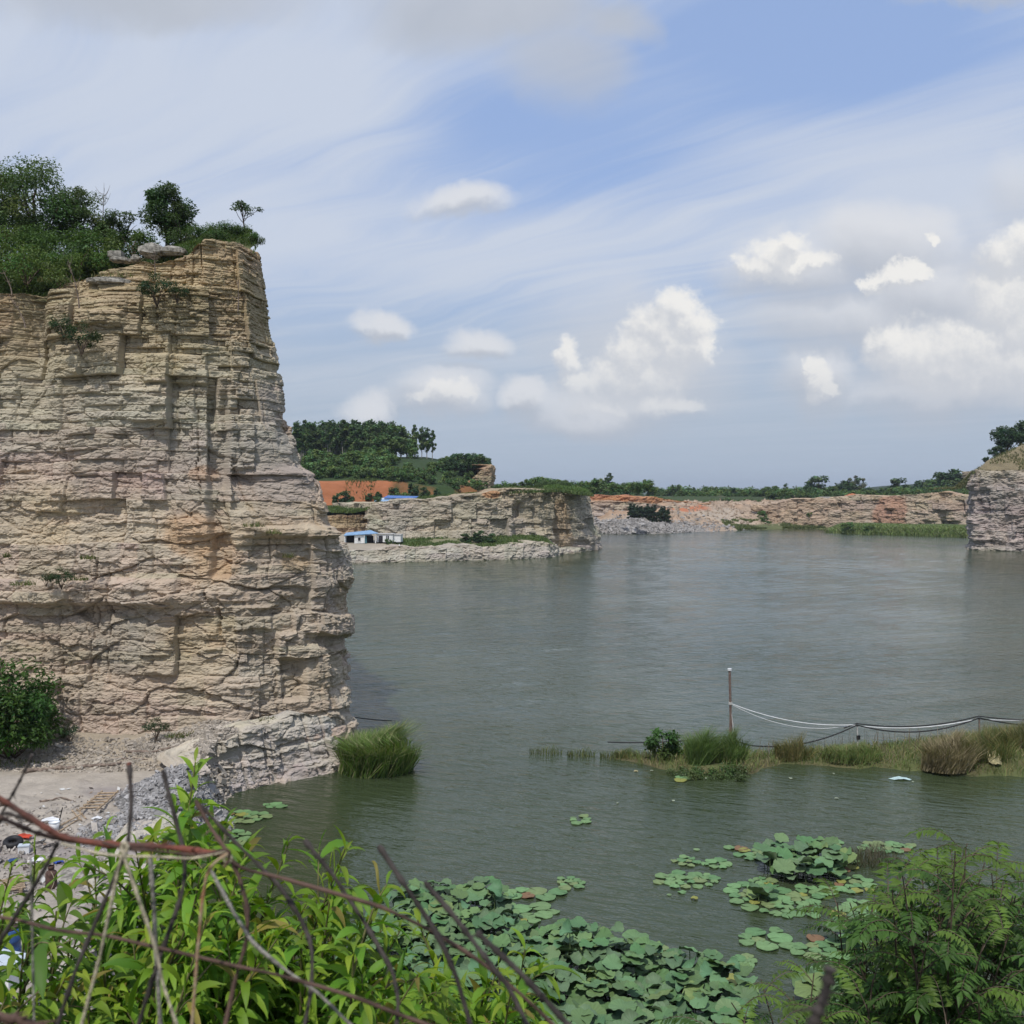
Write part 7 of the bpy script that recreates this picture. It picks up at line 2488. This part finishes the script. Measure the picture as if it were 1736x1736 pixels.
C_ = 'cane'
fence_piece('dry_cane', 'thick reddish cane crossing the tied fence at the left', C_, [(-30, 1340), (0, 1354), (72, 1400), (104, 1420), (173, 1431), (213, 1434), (259, 1434), (305, 1438), (357, 1447), (389, 1447)], 13, 'cane_red', .80, .84)
fence_piece('dry_cane', 'dark cane meeting the thick reddish cane from the left edge', C_, [(-30, 1372), (0, 1386), (58, 1411), (104, 1424), (150, 1428)], 9, 'cane_brown', .82)
fence_piece('dry_cane', 'dark bent cane end with a hook at the left edge', C_, [(-20, 1398), (0, 1394), (4, 1380), (12, 1378), (40, 1388), (80, 1402)], 7, 'cane', .84)
fence_piece('dry_cane', 'short grey cane tip standing at the far left', C_, [(55, 1279), (33, 1325), (11, 1365), (-10, 1400)], 6, 'cane', .9)
fence_piece('dry_cane', 'grey cane sloping down left from the reddish cane', C_, [(98, 1428), (80, 1465), (58, 1503), (17, 1567), (-5, 1605)], 9, 'cane', .83)
fence_piece('dry_cane', 'upright cane with a red tip left of the tied knot', C_, [(219, 1296), (223, 1365), (216, 1437), (173, 1538), (130, 1639), (95, 1745)], 9, 'cane', .86, .80)
fence_piece('red_tip', 'red painted cane tip standing above the tied knot', C_, [(218.5, 1293), (220.5, 1320), (222.5, 1352)], 9.8, 'cane_red', .86)
fence_piece('dry_cane', 'dark pointed cane in the middle of the peach leaves', C_, [(276, 1305), (291, 1365), (310, 1437), (314, 1457), (311, 1509), (288, 1575), (265, 1639), (232, 1745)], 9, 'cane', .88, .82)
fence_piece('dry_cane', 'brown bent cane right of the tied knot', C_, [(331, 1357), (360, 1408), (389, 1449), (406, 1489), (420, 1538), (418, 1596), (400, 1653), (380, 1745)], 9, 'cane_brown', .9, .82)
fence_piece('dry_cane', 'long dark cane leaning right from the peach tree top', C_, [(340, 1365), (400, 1429), (432, 1460), (476, 1504), (514, 1564), (530, 1609), (528, 1678), (515, 1745)], 8, 'cane', .92, .84)
fence_piece('dry_cane', 'dark leaning cane, first of four in the middle of the fence', C_, [(516, 1424), (566, 1485), (625, 1575), (666, 1647), (676, 1696), (672, 1745)], 9, 'cane', .9, .82)
fence_piece('dry_cane', 'dark leaning cane, second of four in the middle of the fence', C_, [(642, 1433), (687, 1502), (732, 1568), (749, 1599), (773, 1654), (800, 1745)], 11, 'cane', .85, .8)
fence_piece('dry_cane', 'dark leaning cane, third of four in the middle of the fence', C_, [(720, 1495), (773, 1557), (815, 1613), (863, 1675), (898, 1745)], 11, 'cane', .82, .78)
fence_piece('dry_cane', 'dark leaning cane, rightmost of four in the middle of the fence', C_, [(808, 1580), (884, 1651), (970, 1745)], 13, 'cane', .75, .72)
fence_piece('dry_cane', 'short blurred dark cane at the lower right of the fence', C_, [(1408, 1640), (1398, 1690), (1374, 1745)], 22, 'cane', .48)
fence_piece('vine', 'brown sagging vine strung across the middle canes', 'vine', [(389, 1455), (400, 1471), (476, 1488), (573, 1516), (649, 1538), (732, 1578), (815, 1630), (891, 1692), (945, 1745)], 8, 'cane_brown', .87, .84)
fence_piece('vine', 'reddish vine strung low across the peach leaves', 'vine', [(-20, 1552), (0, 1555), (43, 1561), (81, 1575), (124, 1581), (173, 1584), (230, 1598), (268, 1607), (331, 1621), (403, 1639), (461, 1650), (538, 1671), (607, 1692), (676, 1720), (745, 1745)], 7.5, 'cane_brown', .84, .82)
fence_piece('vine', 'short red vine lying at the bottom left corner', 'vine', [(-20, 1722), (30, 1729), (80, 1748)], 20, 'cane_brown', .7)
fence_piece('vine', 'dark vine twisted along the thick reddish cane', 'vine', [(173, 1428), (213, 1440), (260, 1442), (330, 1450), (360, 1446), (389, 1438), (392, 1452), (380, 1470)], 6, 'cane_brown', .79)
T_ = 'twine'
fence_piece('twine', 'pale twine hanging down left from the knot', T_, [(213, 1430), (208, 1445), (202, 1466), (184, 1552), (170, 1619), (136, 1745)], 7, 'twine', .79)
fence_piece('twine', 'yellowish twine hanging down right from the knot', T_, [(207, 1440), (211, 1455), (230, 1509), (265, 1610), (276, 1668), (302, 1745)], 7, 'twine', .78)
fence_piece('twine', 'doubled grey twine hanging straight from the reddish cane', T_, [(254, 1452), (261, 1538), (265, 1624), (272, 1745)], 9, 'twine_grey', .83)
fence_piece('twine', 'thin pale twine hanging near the left edge', T_, [(52, 1455), (55, 1596), (58, 1745)], 5, 'twine_grey', .86)
fence_piece('twine', 'twine tied level along the thick reddish cane', T_, [(104, 1430), (161, 1446), (210, 1452), (259, 1452), (325, 1456), (383, 1444)], 5, 'twine', .8)
fence_piece('twine', 'orange stained twine hanging from the cane end', T_, [(386, 1447), (366, 1460), (351, 1477), (343, 1524), (334, 1624), (325, 1745)], 7, 'rust_twine' if 'rust_twine' in M else M.setdefault('rust_twine', mat_plain('rust_twine', (.30, .13, .07), .9, .1, .3, 40, bump=.3, c2=(.42, .33, .22))) and 'rust_twine', .8)
fence_piece('twine', 'long grey green twine sloping down right through the leaves', T_, [(357, 1475), (400, 1554), (431, 1602), (483, 1644), (538, 1682), (602, 1745)], 8, 'twine_grey', .84)
fence_piece('twine', 'twine wrapped round the cane above the hanging cords', T_, [(205, 1446), (207, 1432), (213, 1428), (217, 1436), (211, 1449)], 8, 'twine', .785)
fence_piece('twine', 'pale loop of twine at the cane end', T_, [(388, 1442), (393, 1456), (388, 1464), (378, 1458), (386, 1449)], 5, 'twine', .8)

# ------------------------------------------------------------------ the hazy air
HAZE = 0.00016
if HAZE > 0:
    m, q, out = new_mat('haze_air')
    pv = q.n('ShaderNodeVolumePrincipled')
    pv.inputs['Color'].default_value = (.80, .88, 1.0, 1)
    pv.inputs['Density'].default_value = HAZE
    pv.inputs['Anisotropy'].default_value = .2
    q.put(out.inputs[1], pv.outputs[0])
    tag(link('haze', mk('haze', [box(0, 3300, 40, 14400, 9800, 92)], m)), 'thin summer haze over the lake and plain', 'haze', None, 'stuff')
